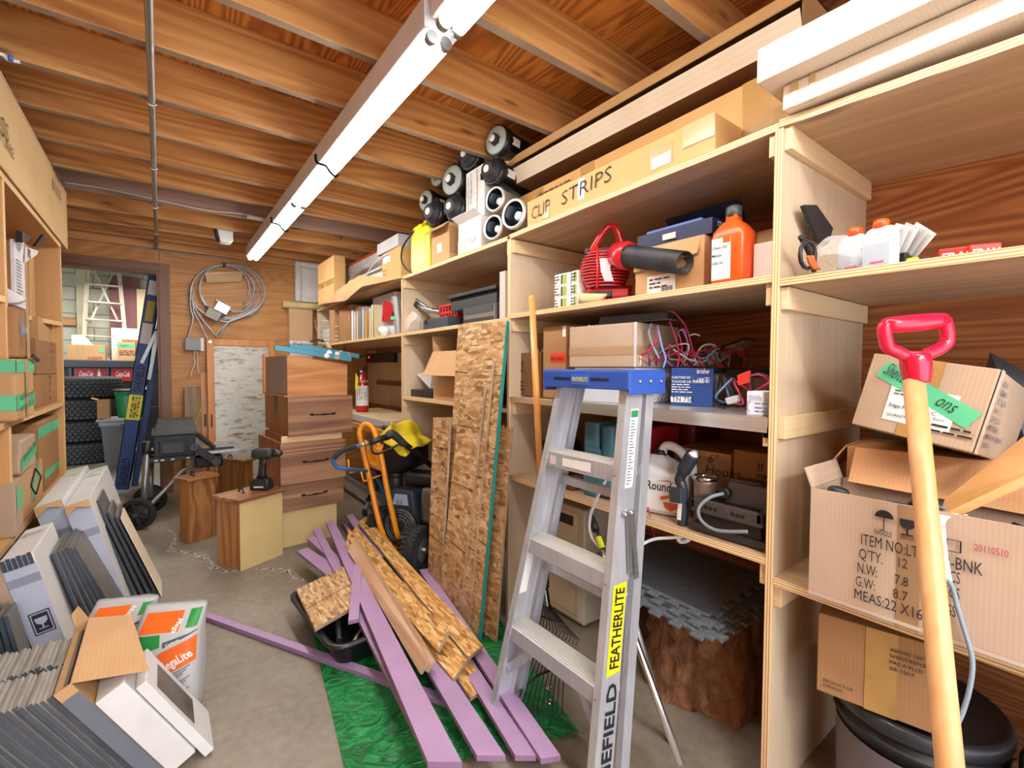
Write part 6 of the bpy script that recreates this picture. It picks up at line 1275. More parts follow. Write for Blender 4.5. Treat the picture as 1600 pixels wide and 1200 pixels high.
# floodlight
M_br = P('#4c4440', .4, .3, name='bronze_enamel', grain=.1)
A = onz(1068, 852, zq); A = onx(1072, 850, XS+.02); A.z = zq; M = fr(A, (.0, -1, 0)) @ Matrix.Diagonal((1, .66, 1, 1)); wF = A.y-YP[0]-.02
r = thing('floodlight', 'bronze coloured floodlight lying on the lower shelf with its cable', 'floodlight', M=M)
part(r, 'visor', G().box((0, .01, .001), (wF, .25, .022)).hexa([V(p) for p in ((.03, .03, .022), (wF-.02, .03, .022), (wF-.02, .24, .022), (.03, .24, .022), (.05, .05, .07), (wF-.03, .05, .07), (wF-.03, .22, .07), (.05, .22, .07))]), P('#2b2725', .5), bevel=.004)
part(r, 'frame', G().box((.012, .0, .062), (wF-.008, .025, .105)).box((.012, .0, .07), (.03, .22, .105)).box((wF-.03, 0, .07), (wF-.008, .22, .105)), M_br, bevel=.006)
for k in range(16): part(r, 'fin', G().box((.05+k*(wF-.1)/15, .025, .07), (.054+k*(wF-.1)/15, .16, .098)), M_blk)
part(r, 'driver_box', G().hexa([V(p) for p in ((.09, .09, .095), (wF-.004, .09, .095), (wF-.004, .24, .095), (.09, .24, .095), (.10, .10, .165), (wF-.008, .10, .165), (wF-.008, .235, .165), (.10, .235, .165))]), M_br, bevel=.006)
part(r, 'boss', G().cyl((wF*.5, -.003, .083), (wF*.5, .01, .083), .016, n=20), M_br); 
for x in (.06, .075, .09, wF-.10, wF-.085, wF-.07): part(r, 'slot', G().box((x, -.001, .079), (x+.011, .003, .089)), P('#0f0f10', .6))
part(r, 'cable_gland', G().cyl((wF*.42, .085, .13), (wF*.42, .05, .13), .015, n=14), M_blk)
part(r, 'cable', G().tube(smooth_path([(wF*.42, .05, .13), (wF*.3, .01, .115), (wF*.2, -.018, .08), (wF*.25, -.025, .045), (wF*.45, -.02, .028), (wF*.8, .0, .045)], 6), .0055, 8), P('#7d8286', .4))
part(r, 'label_sticker', G().box((wF*.4, .12, .1652), (wF*.75, .15, .166)), P('#8d837c', .5))
# ------------------------------------------------------------------ below the middle bay
F_ = onz(909, 985, 0); L_ = onz(832, 937, 0); M = fr(L_, F_-L_); w_ = (F_-L_).length*.74; M = fr(F_+(L_-F_)*.74, F_-L_); M_bei = P('#cdbfa4', .5, name='beige_plastic', grain=.04)
hD = min(.655, hz(L_, 832, 790)+.06)
r = thing('dehumidifier', 'beige dehumidifier standing on the floor under the middle shelves', 'dehumidifier', M=M)
part(r, 'body', G().box((0, .012, .01), (w_, .30, hD)), M_bei, bevel=.012, seg=3); part(r, 'front_panel', G().box((.012, -.004, .03), (w_-.012, .014, hD*.66)), M_bei, bevel=.006); part(r, 'groove', G().box((.03, -.006, .05), (w_-.03, -.003, .06)).box((.03, -.006, .05), (.036, -.003, hD*.62)).box((w_-.036, -.006, .05), (w_-.03, -.003, hD*.62)), P('#b7a98d', .5))
part(r, 'control_panel', G().prism([(x, z) for x, z in ((.05, hD*.74), (w_-.04, hD*.74), (w_-.06, hD*.70), (.08, hD*.69))]+[(w_-.03, hD*.95), (.04, hD*.95)][:0] if False else [(.05, hD*.72), (w_*.5, hD*.69), (w_-.05, hD*.72), (w_-.04, hD*.95), (.04, hD*.95)], -.004, .0, T(0, .008, 0, 90)), P('#d8cbb0', .4), bevel=.002)
part(r, 'display', G().box((.07, .002, hD*.84), (w_-.07, .006, hD*.92)), P('#262423', .3)); part(r, 'foot', G().box((.02, .03, 0), (.06, .27, .01)).box((w_-.06, .03, 0), (w_-.02, .27, .01)), M_blk)
# split log and foam mats
def bark():
    m, t, b = nt('bark'); v = coords(t, (1, 1, .3))
    a = nd(t, 'TexNoise', {'Vector': v, 'Scale': 16.0, 'Detail': 8.0, 'Roughness': .65, 'Distortion': 1.2}).outputs[0]
    t.links.new(ramp(t, a, [(.3, '#4e3120'), (.48, '#8a5c3b'), (.62, '#a97a52'), (.78, '#c9a27a')]), b.inputs['Base Color']); b.inputs['Roughness'].default_value = .85; bump(t, b, a, 1.0, .03); return m
A = onz(1040, 1085, 0); rn = random.Random(2)
hl = .345; lc = V((1.66, .92, 0))
cor = [(1.545, .775), (1.53, .82), (1.50, .88), (1.47, .95), (1.465, 1.03), (1.50, 1.10), (1.58, 1.14), (1.68, 1.13), (1.78, 1.08), (1.85, 1.0), (1.86, .9), (1.83, .80), (1.75, .775), (1.65, .772)]
rg = []
nb = 42
def cpt(t):
    k = t*len(cor); i0 = int(k) % len(cor); a, b = V((*cor[i0], 0)), V((*cor[(i0+1) % len(cor)], 0)); return a+(b-a)*(k-int(k))
for j in range(15):
    z = hl*j/14; s = 1.05-.07*(j/14)+.05*(1-j/14)**3; row = []
    for i in range(nb):
        p = cpt(i/nb); q = lc+(p-lc)*s; bk = i < nb*.78
        n_ = (p-lc).normalized()*((.010*math.sin(i*1.9+3*math.sin(j*.9))+.008*math.sin(j*1.7+i*.8)) if bk else 0)
        row.append(V((q.x, q.y, 0))+n_+V((0, 0, z)))
    rg.append(row)
r = thing('split_log', 'thick split log with rough bark standing under the shelf, grey mats on it', 'log', lc)
part(r, 'bark', G().loft(rg, caps=False, smooth=True), bark(), True)
part(r, 'sawn_face', G().add([p+V((0, 0, .0)) for p in rg[-1]], [tuple(range(nb))]), M_red1, True)
def matfoam():
    m, t, b = nt('grey_foam'); a = nd(t, 'TexNoise', {'Vector': coords(t), 'Scale': 220.0, 'Detail': 3.0}).outputs[0]
    t.links.new(ramp(t, a, [(.35, '#4f535a'), (.6, '#6e737a'), (.8, '#90959b')]), b.inputs['Base Color']); b.inputs['Roughness'].default_value = .9; bump(t, b, a, .4, .004); return m
M_mat = matfoam()
Cm = onz(1112, 1000, hl+.02); Lm = onz(1000, 893, hl+.02); Rm = onz(1206, 945, hl+.02)
ux = (Rm-Cm).normalized(); uy = V((-ux.y, ux.x, 0)) if V((-ux.y, ux.x, 0)).dot(Lm-Cm) > 0 else V((ux.y, -ux.x, 0))
def fmat(label, z, dx, dy, ang):
    W_, D_ = .44, .56; pts = []
    def edge(p, q, n, k):
        p, q = V((*p, 0)), V((*q, 0)); d = (q-p)/k; nv = V((n[0], n[1], 0))*.024
        for i in range(k):
            a = p+d*i; pts.extend([a+d*.04, a+d*.30, a+d*.20+nv, a+d*.80+nv, a+d*.70])
    edge((0, D_), (0, 0), (-1, 0), 7); edge((0, 0), (W_, 0), (0, -1), 6); pts.append(V((W_, 0, 0))); pts.append(V((W_, D_, 0)))
    g = G().prism([(p.x, p.y) for p in pts], 0, .012)
    g.xf(fr((Cm.x, Cm.y, z), ux, z=(0, 0, 1)) @ T(dx, dy, 0, .8, -1.2, ang))
    return solo('foam_mat', label, 'mat', g, M_mat, 'grey foam mats on the log', bevel=.003)
fmat('grey jigsaw edged foam mat lowest on the split log', hl+.012, .0, .0, 0)
fmat('grey jigsaw edged foam mat between the other two on the log', hl+.027, .03, .03, -4)
fmat('grey jigsaw edged foam mat on top of the pile on the log', hl+.042, .07, .055, 3)
solo('wood_offcut', 'short grey stick standing between the split log and the post', 'stick', G().bar((1.62, .70, 0), (1.60, .66, .30), .03, .025), M_gw)
# rake, pole, second rake head
M_bam = wood('bamboo', '#b9702f', '#d08b45', '#e0a767', axis=2, ring=8, rings=14, stretch=.05, amp=.12, rough=.35)
r = thing('leaf_rake', 'leaf rake with an orange wooden handle standing upside up behind the ladder', 'rake', V((1.38, 1.52, 0)))
hd = [onx(831, 466, 1.26), onx(838, 600, 1.30), onx(849, 870, 1.33)]
t0 = onx(834, 560, 1.27)
a, b_ = onx(831, 466, 1.245), onx(851, 885, 1.30)
part(r, 'handle', G().cyl(a, b_, .0135, .0145, n=14).sphere(a, .0135, 12, 8), M_bam, True); d_ = (b_-a).normalized()
part(r, 'ferrule', G().cyl(b_, b_+d_*.09, .017, .016, n=14), M_blk, True); s0 = b_+d_*.09
part(r, 'socket', G().slab([s0+V((0, .02, 0)), s0+V((0, -.02, 0)), s0+d_*.07+V((0, -.03, 0)), s0+d_*.07+V((0, .03, 0))], .02), M_chrome, True, .004)
tn = G(); s1 = s0+d_*.07
for k in range(14):
    t = (k-6.5)/6.5; e = onx(868+36*t, 985+14*t, 1.34); e.z = max(e.z, .022)
    mid = s1+(e-s1)*.6; tn.tube([s1+V((0, -.028*t, 0)), mid, e, e+V((-.02, -.004, -.014))], .0022, 5)
part(r, 'tines', tn, M_blk, True); part(r, 'tine_brace', G().tube([s1+(onx(868-36, 971, 1.34)-s1)*.62, s1+(onx(868, 985, 1.34)-s1)*.62, s1+(onx(868+36, 999, 1.34)-s1)*.62], .004, 6), P('#4e5a68', .4, .5), True)
r = thing('rake_head', 'black springy rake head lying on the green tarp under the ladder', 'rake', onz(845, 1075, .03)); tn = G()
o_ = onz(862, 1000, .05)
for k in range(11):
    t = (k-5)/5; e = onz(838+40*t, 1108-18*t*0+4*t, .034); tn.tube([onz(858+26*t, 1020, .045), onz(846+34*t, 1070, .06), e, e+V((-.02, -.01, -.012))], .0025, 5)
part(r, 'tines', tn, M_blk, True); part(r, 'tine_brace', G().tube([onz(800, 1088, .052), onz(840, 1055, .058), onz(880, 1040, .052)], .005, 6), M_blk, True)
a = onz(1045, 1150, .02); b_ = onx(985, 930, 1.20); b_ = a+(onx(980, 935, 1.16)-a)
r = thing('pole', 'aluminium pole slanting down beside the ladder to the floor', 'pole', a); part(r, 'tube', G().cyl(a, b_+(b_-a)*.3, .011, n=16), M_alu, True); part(r, 'tip', G().cyl(a-(b_-a).normalized()*.012, a, .013, n=14), M_rub, True)
# ------------------------------------------------------------------ near bay, second shelf
Z21 = 1.4395
def X1(u, v, dx=0): return onx(u, v, XS+dx)
r = thing('battery_charger', 'black ribbed charger plate leaning on the near post panel', 'charger', X1(1290, 400, .2)); 
q = [onx(1262, 322, XS+.10), onx(1278, 324, XS+.13), onx(1296, 358, XS+.26), onx(1280, 392, XS+.25), onx(1266, 380, XS+.15)]
yP_ = YP[0]-.012
q = [V((p.x, yP_-.02, p.z)) for p in (ony(1249, 322, yP_-.02), ony(1268, 322, yP_-.02), ony(1294, 358, yP_-.02), ony(1286, 385, yP_-.02), ony(1270, 378, yP_-.02))]
part(r, 'plate', G().slab(q, .014), P('#26282b', .5), True, .002)
rb_ = G()
for t in (.25, .5, .75): rb_.bar(q[0].lerp(q[4], t)+V((0, -.004, 0)), q[1].lerp(q[3], t)+V((0, -.004, 0)), .004, .008); rb_.bar(q[0].lerp(q[1], t)+V((0, -.004, 0)), q[4].lerp(q[3], t)+V((0, -.004, 0)), .004, .008)
part(r, 'rib', rb_, P('#3a3d42', .5), True)
cbs = G(); yy = yP_-.05
for pts in ([(1250, 370), (1262, 392), (1268, 410), (1272, 424)], [(1254, 376), (1266, 395), (1272, 412)]): cbs.tube(smooth_path([ony(u, v, yy) for u, v in pts], 4), .006, 7)
cbs.tube([ony(1262+12*math.cos(R(t)), 398+22*math.sin(R(t)), yy-.02) for t in range(0, 360, 30)], .005, 6, closed=True)
part(r, 'cable', cbs, M_blk, True)
g = G()
for dx in (-2, 2, 5): g.tube(smooth_path([ony(1264+dx, 400, yy-.03), ony(1268+dx, 412, yy-.03), ony(1275+dx, 420, yy-.03)], 4), .004, 6)
part(r, 'orange_lead', g, P('#c8642a', .5), True)
M_wb = P('#dadde2', .35, name='white_bottle', grain=.03)
def obottle(label, u, dx, h_=.118):
    c = onx(u, 415, XS+dx); c.z = Z21; r = thing('oil_bottle', label, 'bottle', c, rz=-8, group='white bottles of two stroke oil')
    part(r, 'body', G().loft([[V((x*a, y*a, z*h_)) for x, y in rrect(.042, .068, .012)] for z, a in ((0, .96), (.03, 1), (.72, 1), (.86, .72), (.90, .5))]), M_wb)
    part(r, 'cap', G().lathe((0, 0, h_*.88), (0, 0, 1), [(0, .017), (.018, .016), (.021, .012)], 18), M_ob); part(r, 'label_sticker', G().box((-.0222, -.027, h_*.12), (-.0212, .027, h_*.55)), P('#a9b4bf', .5)); part(r, 'print', G().box((-.0228, -.016, h_*.15), (-.0222, .012, h_*.19)), P('#c0468a', .5)); return r
obottle('white oil bottle with an orange cap outside the clear bag, second shelf', 1375, .075)
obottle('white oil bottle inside the clear bag on the second shelf, near bay', 1335, .09, .114)
crumple('plastic_bag', 'clear plastic bag around a white bottle on the near second shelf', 'bag', onx(1314, 395, XS+.09)+V((0, 0, -.005)), (.06, .085, .07), clear('clear_bag_near', (.95, .95, .97), .13, .1, .5), seed=21)
A = onx(1398, 408, XS+.16); A.z = Z21
r = thing('card_tray', 'black tray holding a fan of white cards on the near second shelf', 'tray', A); part(r, 'tray', G().box((-.03, -.03, 0), (.05, .06, .05)), M_blk, bevel=.004)
for k in range(5):
    solo('card', 'white card fanned out in the black tray, %s from the left' % ['first', 'second', 'third', 'fourth', 'fifth'][k], 'card', G().box((-.0, -.032, -.0), (.0015, .032, .075)).xf(Matrix.Translation(A+V((.010*k-.015, .03-.010*k, .052))) @ Euler((R(14+7*k), R(4), R(-25))).to_matrix().to_4x4()), [P('#e3e3e4', .6), P('#c6c6c8', .6)][k % 2 if k > 2 else 0], 'cards in the black tray')
for k, (uL, uR, lb) in enumerate(((1466, 1513, 'left hand red filter carton with white lettering'), (1514, 1549, 'right hand red filter carton with white lettering, showing its end'))):
    xx = XS+.08+.0*k; A = onx(uL, 402, xx); A.z = Z21; B = onx(uR, 402, xx); M = fr(A, V((.22, -1, 0)) if k == 0 else V((.5, -1, 0)))
    wf = (A-B).length*(1.0 if k else 1.02); r = carton('filter_carton', lb+' on the near second shelf', 'box', M, .066 if k == 0 else .052, .07, .034, P('#cf2a20', .4, name='filter_red'), 'red filter cartons'); write(r, 'f', .05, .22, 'FRAM', .021, WHITE, .03, .15, fit=r['w']*.88)
    decal(r, 'f', 0, 0, 1, .14, P('#d9863a', .5), 'orange_band')
r = thing('work_glove', 'yellow and black glove lying left of the red filter cartons', 'glove', V((XS+.10, onx(1440, 405, XS+.1).y, Z21)))
part(r, 'palm', G().loft([[V((XS+.06+x, onx(1462, 405, XS+.08).y+t*(onx(1424, 405, XS+.08).y-onx(1462, 405, XS+.08).y)+0*y, Z21+.002+max(0, y))) for x, y in ((0, 0), (.08, 0), (.08, .018*s), (.04, .026*s), (0, .018*s))] for t, s in ((0, .6), (.3, 1), (.6, 1), (1, .5))]), P('#4c1d1c', .7), True); part(r, 'cuff', G().box((XS+.055, onx(1440, 405, XS+.08).y, Z21+.001), (XS+.12, onx(1420, 405, XS+.08).y, Z21+.02)), P('#c9c520', .6), True, .004)

# ------------------------------------------------------------------ near bay, lower shelf: cartons
def frame3(BL, BR, TL): return fr(BL, BR-BL, z=TL-BL)
xB = XS-.035; ZB = .6405
A = onx(1263, 925, xB); A.z = ZB; hBx = hz(A, 1266, 762)-ZB
M_bx = cardboard('cardboard_pinkish', '#b39a85', '#c6ad97')
r = carton('carton', 'big open carton stamped ITEM NO overhanging the near shelf, full of cables', 'box', fr(A, (0, -1, 0)), .62, .20, hBx, M_bx, open_=True, flaps=[('l', .05, 70)])
W0 = .62
FY = lambda u: (A.y-onx(u, 850, xB).y)/W0
FZ = lambda u, v: (onx(u, v, xB).z-ZB)/hBx
def stamp(u, v, s, size, fit=None, rot=0, mat=None, bold=.0): return write(r, 'f', FY(u), FZ(u, v), s, size, mat or P('#2a2523', .7), bold, 0, rot, fit=fit)
gap = lambda a, b: (onx(a, 850, xB).y-onx(b, 850, xB).y)
stamp(1345, 849, 'ITEM NO:LT', .036, gap(1345, 1436)); stamp(1343, 871, "Q'TY.", .034, gap(1343, 1381)); stamp(1402, 884, '12', .030, gap(1402, 1420), bold=.0); stamp(1341, 893, 'N.W:', .034, gap(1341, 1373)); stamp(1400, 911, '7.8', .030, gap(1400, 1422), bold=.0)
stamp(1339, 914, 'G.W:', .034, gap(1339, 1370)); stamp(1398, 933, '8.7', .030, gap(1398, 1422), bold=.0); stamp(1337, 934, 'MEAS:22 X16', .034, gap(1337, 1446), rot=0)
stamp(1476, 884, '9-BNK', .036, gap(1476, 1538)); stamp(1478, 906, 'PCS', .034, gap(1478, 1503)); stamp(1476, 930, 'KGS', .034, gap(1472, 1499)); stamp(1472, 957, 'KGS', .034, gap(1470, 1496))
stamp(1523, 859, '20110510', .020, gap(1523, 1577), mat=P('#b5344a', .7), bold=0); stamp(1366, 833, 'HANDLE', .017, gap(1366, 1394), bold=.004); stamp(1407, 841, 'WITH', .016, gap(1407, 1428), bold=.004)
umbrella(r, 'f', FY(1381), FZ(1381, 819), .034, None, 'u'); umbrella(r, 'f', FY(1418), FZ(1418, 826), .034, None, 'g')
decal(r, 'f', FY(1403), .0, FY(1440), 1, P('#9c7a58', .35), 'packing_tape'); decal(r, 'f', 0, .02, .8, .05, P('#c9b7a6', .3), 'clear_tape')
g = G(); m_, sw, sh = face(r, 'f', .0045); a0, a1 = FY(1480)*sw, FY(1502)*sw; z0_, z1_ = FZ(1490, 861)*sh, FZ(1490, 843)*sh
for p, q in (((a0, z0_), (a1, z0_)), ((a1, z0_), (a1, z1_)), ((a1, z1_), (a0, z1_)), ((a0, z1_), (a0, z0_))): g.bar(m_ @ V((*p, 0)), m_ @ V((*q, 0)), .0025, .0008)
part(r, 'shipping_mark', g, INK)
big_top = ZB+hBx
# cables in it
rn = random.Random(4); g = None
r = thing('cable_heap', 'black cables and leads filling the big open carton', 'cables', V((xB+.2, A.y-.3, ZB+.1)))
r['kind'] = 'stuff'
for k in range(16):
    a = V((xB+rn.uniform(.05, .17), A.y-rn.uniform(.06, .56), big_top-rn.uniform(.05, .09))); pts = [a]
    for j in range(4): a = V((min(xB+.18, max(xB+.03, a.x+rn.uniform(-.1, .1))), min(A.y-.03, max(A.y-.58, a.y+rn.uniform(-.14, .14))), big_top-rn.uniform(-.01, .08))); pts.append(a)
    part(r, 'cable', G().tube(smooth_path(pts, 4), rn.choice((.004, .005, .006)), 6), [M_blk, M_blk2, P('#5f7f95', .5), P('#3b3c42', .6)][k % 4])
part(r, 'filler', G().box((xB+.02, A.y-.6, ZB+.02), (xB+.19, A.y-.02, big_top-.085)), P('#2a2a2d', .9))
for c_ in kids(r): c_.data.transform(WM[r.name].inverted())
solo('plug', 'black plastic plug lying in the left end of the big open carton', 'plug', G().box((0, 0, 0), (.05, .04, .035), Matrix.Translation((xB+.03, A.y-.07, big_top-.03)) @ Euler((.3, .2, .6)).to_matrix().to_4x4()), M_blk, bevel=.012, seg=3)
# flapped carton behind and the tilted one on it
BL = onx(1335, 662+85, XS+.13)
A2 = onx(1318, 752, XS+.14)
z2 = big_top-.09
Mf = frame3(onx(1318, 757, XS+.16), onx(1545, 806, XS+.16), onx(1343, 672, XS+.16)) 
wf = (onx(1545, 806, XS+.16)-onx(1318, 757, XS+.16)).length
r = carton('carton', 'brown carton with an open front flap behind the big stamped one', 'box', fr(V((XS+.185, onx(1322, 750, XS+.185).y, ZB+.0)), (0.05, -1, 0)), .42, .34, hz(onx(1322, 750, XS+.17), 1340, 676)-ZB-.04, cardboard('cardboard_warm', '#a97a50', '#c09064'))
hf = r['h']; M_warm = cardboard('cardboard_flap', '#bd8a5d', '#d0a075')
part(r, 'flap', G().slab([(0.02, -.002, hf), (.02, -.06, hf-.085), (.40, -.055, hf-.10), (.42, -.002, hf)], .004), M_warm); part(r, 'flap', G().slab([(0, 0, hf), (-.06, .0, hf-.09), (-.055, .30, hf-.07), (0, .34, hf)], .004), M_warm)
ztop2 = ZB+hf
BL = onx(1330, 662, XS+.09); ds = BL
BR = atd(1519, 708, onx(1519, 708, XS+.07)); TL = atd(1368, 552, BL+V((.02, .0, 0)))
Ms = frame3(BL, BR, TL); ws = (BR-BL).length; hs = (TL-BL).length
r = carton('carton', 'tilted grey carton with handwritten green tape, topmost in the near bay', 'box', Ms, ws, .34, hs, M_cardG)
decal(r, 'f', .40, 0, .62, 1, M_tape, 'packing_tape'); decal(r, 'f', .25, .16, .80, .62, PAPER, 'label_sticker')
write(r, 'f', .28, .34, 'Edge Pull 96mm C.', .012, INK, .006, rot=-1); write(r, 'f', .28, .22, ['QUANTITY   200'], .010); write(r, 'f', .29, .55, ['~3', '~2'], .006); write(r, 'f', .66, .28, ['Euro', '~3', '~3'], .010)
decal(r, 'f', .08, .47, .98, .70, M_green, 'masking_tape', rot=-24); 
write(r, 'f', .13, .755, 'Shelters', .045, INK, -.008, .25, -22, fit=ws*.28); write(r, 'f', .62, .47, 'ons', .045, INK, -.008, .25, -22, fit=ws*.17)
for i, s in enumerate(('PO#5', 'ITEM#6', "Q'TY: 200", 'N.W.: 11', 'G.W.: 12.5', 'MONTREAL', 'MADE IN TAIWAN', 'C/NO.6')): write(r, 'r', .10, .84-.105*i, s, .017, P('#3c4a6c', .7), .006)
decal(r, 'r', .0, 0, .08, 1, P('#c9bcae', .3), 'clear_tape')
# dark plastic behind
M_film = P('#23242a', .25, name='black_film', grain=.3)
r = thing('plastic_sheeting', 'crumpled dark plastic sheeting behind the tilted grey carton', 'plastic', V((XS+.42, .25, ztop2)))
rn = random.Random(8); g = G()
for k in range(9):
    y = .42-.07*k; b_ = V((XS+.40+rn.uniform(0, .12), y, ztop2)); h_ = rn.uniform(.20, .29) if k > 1 else .24
    g.add([b_+V((0, -.06, 0)), b_+V((0, .06, 0)), b_+V((.02, rn.uniform(.0, .05), h_)), b_+V((.05, -.07, h_*.7)), b_+V((.10, 0, h_*.4))], [(0, 1, 2), (0, 2, 3), (1, 4, 2), (3, 2, 4)])
part(r, 'sheet', g, M_film, True)
# plywood panel sticking out of the big carton
q = [onx(1477, 818, XS-.02), onx(1486, 790, XS+.06), onx(1640, 668, XS+.16), onx(1660, 735, XS+.02)]
solo('varnished_shelf_board', 'varnished plywood panel sticking out of the right end of the big carton', 'panel', G().slab(q, .018), wood('maple_panel', '#c78d52', '#d9a468', '#e4b981', axis=1, ring=3, rings=12, stretch=.08, amp=.12, rough=.35), bevel=.003)
yc_ = XS-.05
solo('cable', 'grey mains cable hanging over the big stamped carton, beside the shovel', 'cable', G().tube(smooth_path([onx(1475, 905, XS-.045), onx(1487, 915, XS-.05), onx(1495, 945, XS-.05), onx(1507, 985, XS-.05), onx(1519, 1030, XS-.05), onx(1516, 1070, XS-.06), onx(1505, 1110, XS-.07), onx(1492, 1140, XS-.08), onx(1480, 1180, XS-.1)], 5), .0045, 7), P('#8493a0', .4))
r = thing('measuring_tape', 'white printed strap looped over the edge of the big stamped carton', 'strap', onx(1476, 850, xB)); q = smooth_path([onx(1503, 804, XS+.0), onx(1486, 803, XS-.02), onx(1470, 812, XS-.045), onx(1469, 830, XS-.045), onx(1473, 870, XS-.045), onx(1480, 912, XS-.045)], 5)
g = G()
for i in range(len(q)-1): g.quad(q[i]+V((0, .009, 0)), q[i]-V((0, .009, 0)), q[i+1]-V((0, .009, 0)), q[i+1]+V((0, .009, 0)))
o = part(r, 'strap', g, WHITE, True); s = o.modifiers.new('thickness', 'SOLIDIFY'); s.thickness = .002
# under the near shelf: pails and a carton
def pail(label, c, R0, h_):
    r = thing('pail', label, 'pail', c, group='black pails under the near shelf')
    part(r, 'bucket', G().lathe((0, 0, 0), (0, 0, 1), [(0, R0*.86), (h_*.8, R0*.97), (h_*.8, R0*1.02), (h_*.84, R0*1.02), (h_*.84, R0*.98), (h_*.93, R0)], 36), M_blk)
    part(r, 'lid', G().lathe((0, 0, h_*.90), (0, 0, 1), [(0, R0*1.03), (.012, R0*1.06), (.03, R0*1.06), (.042, R0*1.0), (.034, R0*.93), (.028, R0*.9)], 40), P('#2a2b30', .35, name='lid_black', grain=.25))
    part(r, 'bail', G().tube([(-R0*1.05*math.cos(R(t)), -R0*1.04*math.sin(R(t)), h_*.82-.16*math.sin(R(t))) for t in range(0, 181, 12)], .003, 6).xf(T(0, 0, 0, 0, 0, 100)), M_galv); return r
pc = V((1.56, .32, 0)); r = pail('black lidded pail holding up the taped carton under the near shelf', pc, .172, .355)
part(r, 'label_sticker', G().lathe((0, 0, .08), (0, 0, 1), [(0, .164), (.18, .168)], 40, caps=False), P('#6b5f68', .5))
pail('second black pail at the right edge of the picture, under the near shelf', V((1.54, -.05, 0)), .172, .34)
zc_ = .398-.03
A = onz(1272, 1040, zc_); B = onz(1416, 1096, zc_); M = fr(A, B-A)
M = fr(V((XS+.035, .475, zc_)), V((.22, -1, 0)))
r = carton('carton', 'brown taped carton standing on the black pail under the near shelf', 'box', M, .235, .24, .205, M_cardD)
write(r, 'f', .62, .80, ['ABOVE 120 F', "N'ENTREPOSER", 'PAS A PLUS', 'DE 120 F'], .012, INK, .006); write(r, 'f', .06, .16, ['PRODUCT OF', 'CANADA'], .010, INK, .006); decal(r, 'f', .42, 0, .68, 1, M_tape, 'packing_tape')

# ------------------------------------------------------------------ shovel with the red grip
dA, dB = 1.02, .80
a = EYE+ray(1428, 596)*dA; b_ = EYE+ray(1478, 1133)*dB; dv = (b_-a); foot = a+dv*((a.z-.03)/-dv.z)
M_ash = wood('ash_handle', '#c08b54', '#d3a06a', '#e0b685', axis=2, ring=6, rings=14, stretch=.04, amp=.12, rough=.4)
r = thing('shovel', 'long wooden shovel with a bright red D grip standing in front of the near bay', 'shovel', foot)
hb = foot+(a-foot)*.22
pts = [hb.lerp(a, t) for t in [0, .2, .4, .6, .8, 1]]
part(r, 'shaft', G().tube(pts, .0195, 20), M_ash, True)
dn = (foot-a).normalized(); M_gr = P('#d3123a', .25, name='red_grip', grain=.04, coat=.3)
def gp(u, v, d=dA): return EYE+ray(u, v)*d
sx_ = rt
part(r, 'grip', G().tube(smooth_path([gp(1434, 598), gp(1432, 580), gp(1430, 562), gp(1429, 552)], 4), lambda t: .0225+.006*math.sin(t*math.pi), 16).loft([[gp(u0, v0)+fw*dz for u0, v0, dz in ((u-w_, v, -.012), (u+w_, v2, -.012), (u+w_, v2, .012), (u-w_, v, .012))] for u, v, v2, w_ in ((1430, 566, 566, 16), (1432, 556, 556, 20), (1432, 549, 549, 26))]), M_gr, True, .004)
part(r, 'grip_arms', G().tube(smooth_path([gp(1415, 556), gp(1400, 549), gp(1388, 543), gp(1384, 530), gp(1382, 515), gp(1384, 507)], 5), lambda t: .0135, 12).tube(smooth_path([gp(1446, 554), gp(1460, 549), gp(1474, 541), gp(1480, 532), gp(1479, 515), gp(1475, 499)], 5), lambda t: .0135, 12), M_gr, True)
part(r, 'grip_bar', G().tube([gp(1383, 508), gp(1400, 507), gp(1430, 505), gp(1460, 502), gp(1476, 500)], lambda t: .0155+.004*math.sin(t*math.pi), 14), M_gr, True)
part(r, 'ferrule', G().tube([foot.lerp(a, .20), foot.lerp(a, .30)], .0215, 16), M_galv, True)
bl = G(); up_ = (a-foot).normalized(); si = up_.cross(V((1, .3, 0))).normalized(); fo = si.cross(up_)
bl.grid(lambda s, t: foot+up_*(.26*t)+si*((s-.5)*.23*(.35+.65*min(1, t*1.6)))+fo*(.03*((s-.5)*2)**2), 12, 10); o = part(r, 'blade', bl, alu('shovel_steel', '#6c6f74', .4, 2), True); s = o.modifiers.new('thickness', 'SOLIDIFY'); s.thickness = .003

# ------------------------------------------------------------------ the aluminium stepladder
M_rail = alu('ladder_aluminium', '#d3d6de', .36, 2, .55)
xf_ = lambda z: .867+.19*z; yr = lambda z: .812+.065*z; yl = lambda z: 1.29-.09*z
r = thing('stepladder', 'aluminium stepladder with a blue top standing folded against the middle shelves', 'ladder', (.95, 1.05, 0))
def lrail(name, yf, s, x0, w_, z0, z1, fl=.026, th=.003, slope=0, mat=None):     # C section; s = +1 flanges towards +y
    g = G(); pr = [(0, 0), (w_, 0), (w_, fl*s), (w_-th, fl*s), (w_-th, th*s), (th, th*s), (th, fl*s), (0, fl*s)]
    rings = [[V((xf_(z)+x0+slope*(1-z/1.16)+x, yf(z)+y, z)) for x, y in pr] for z in (z0, z1)]
    if s < 0: rings = [q[::-1] for q in rings]
    g.loft(rings, smooth=False); return part(r, name, g, mat or M_rail, True)
lrail('front_rail', yr, 1, 0, .076, .015, 1.165); lrail('front_rail', yl, -1, 0, .076, .015, 1.165)
lrail('rear_rail', lambda z: yr(z)-.004, 1, .088, .036, .01, 1.16, .02, slope=.02); lrail('rear_rail', lambda z: yl(z)+.004, -1, .088, .036, .01, 1.16, .02, slope=.02)
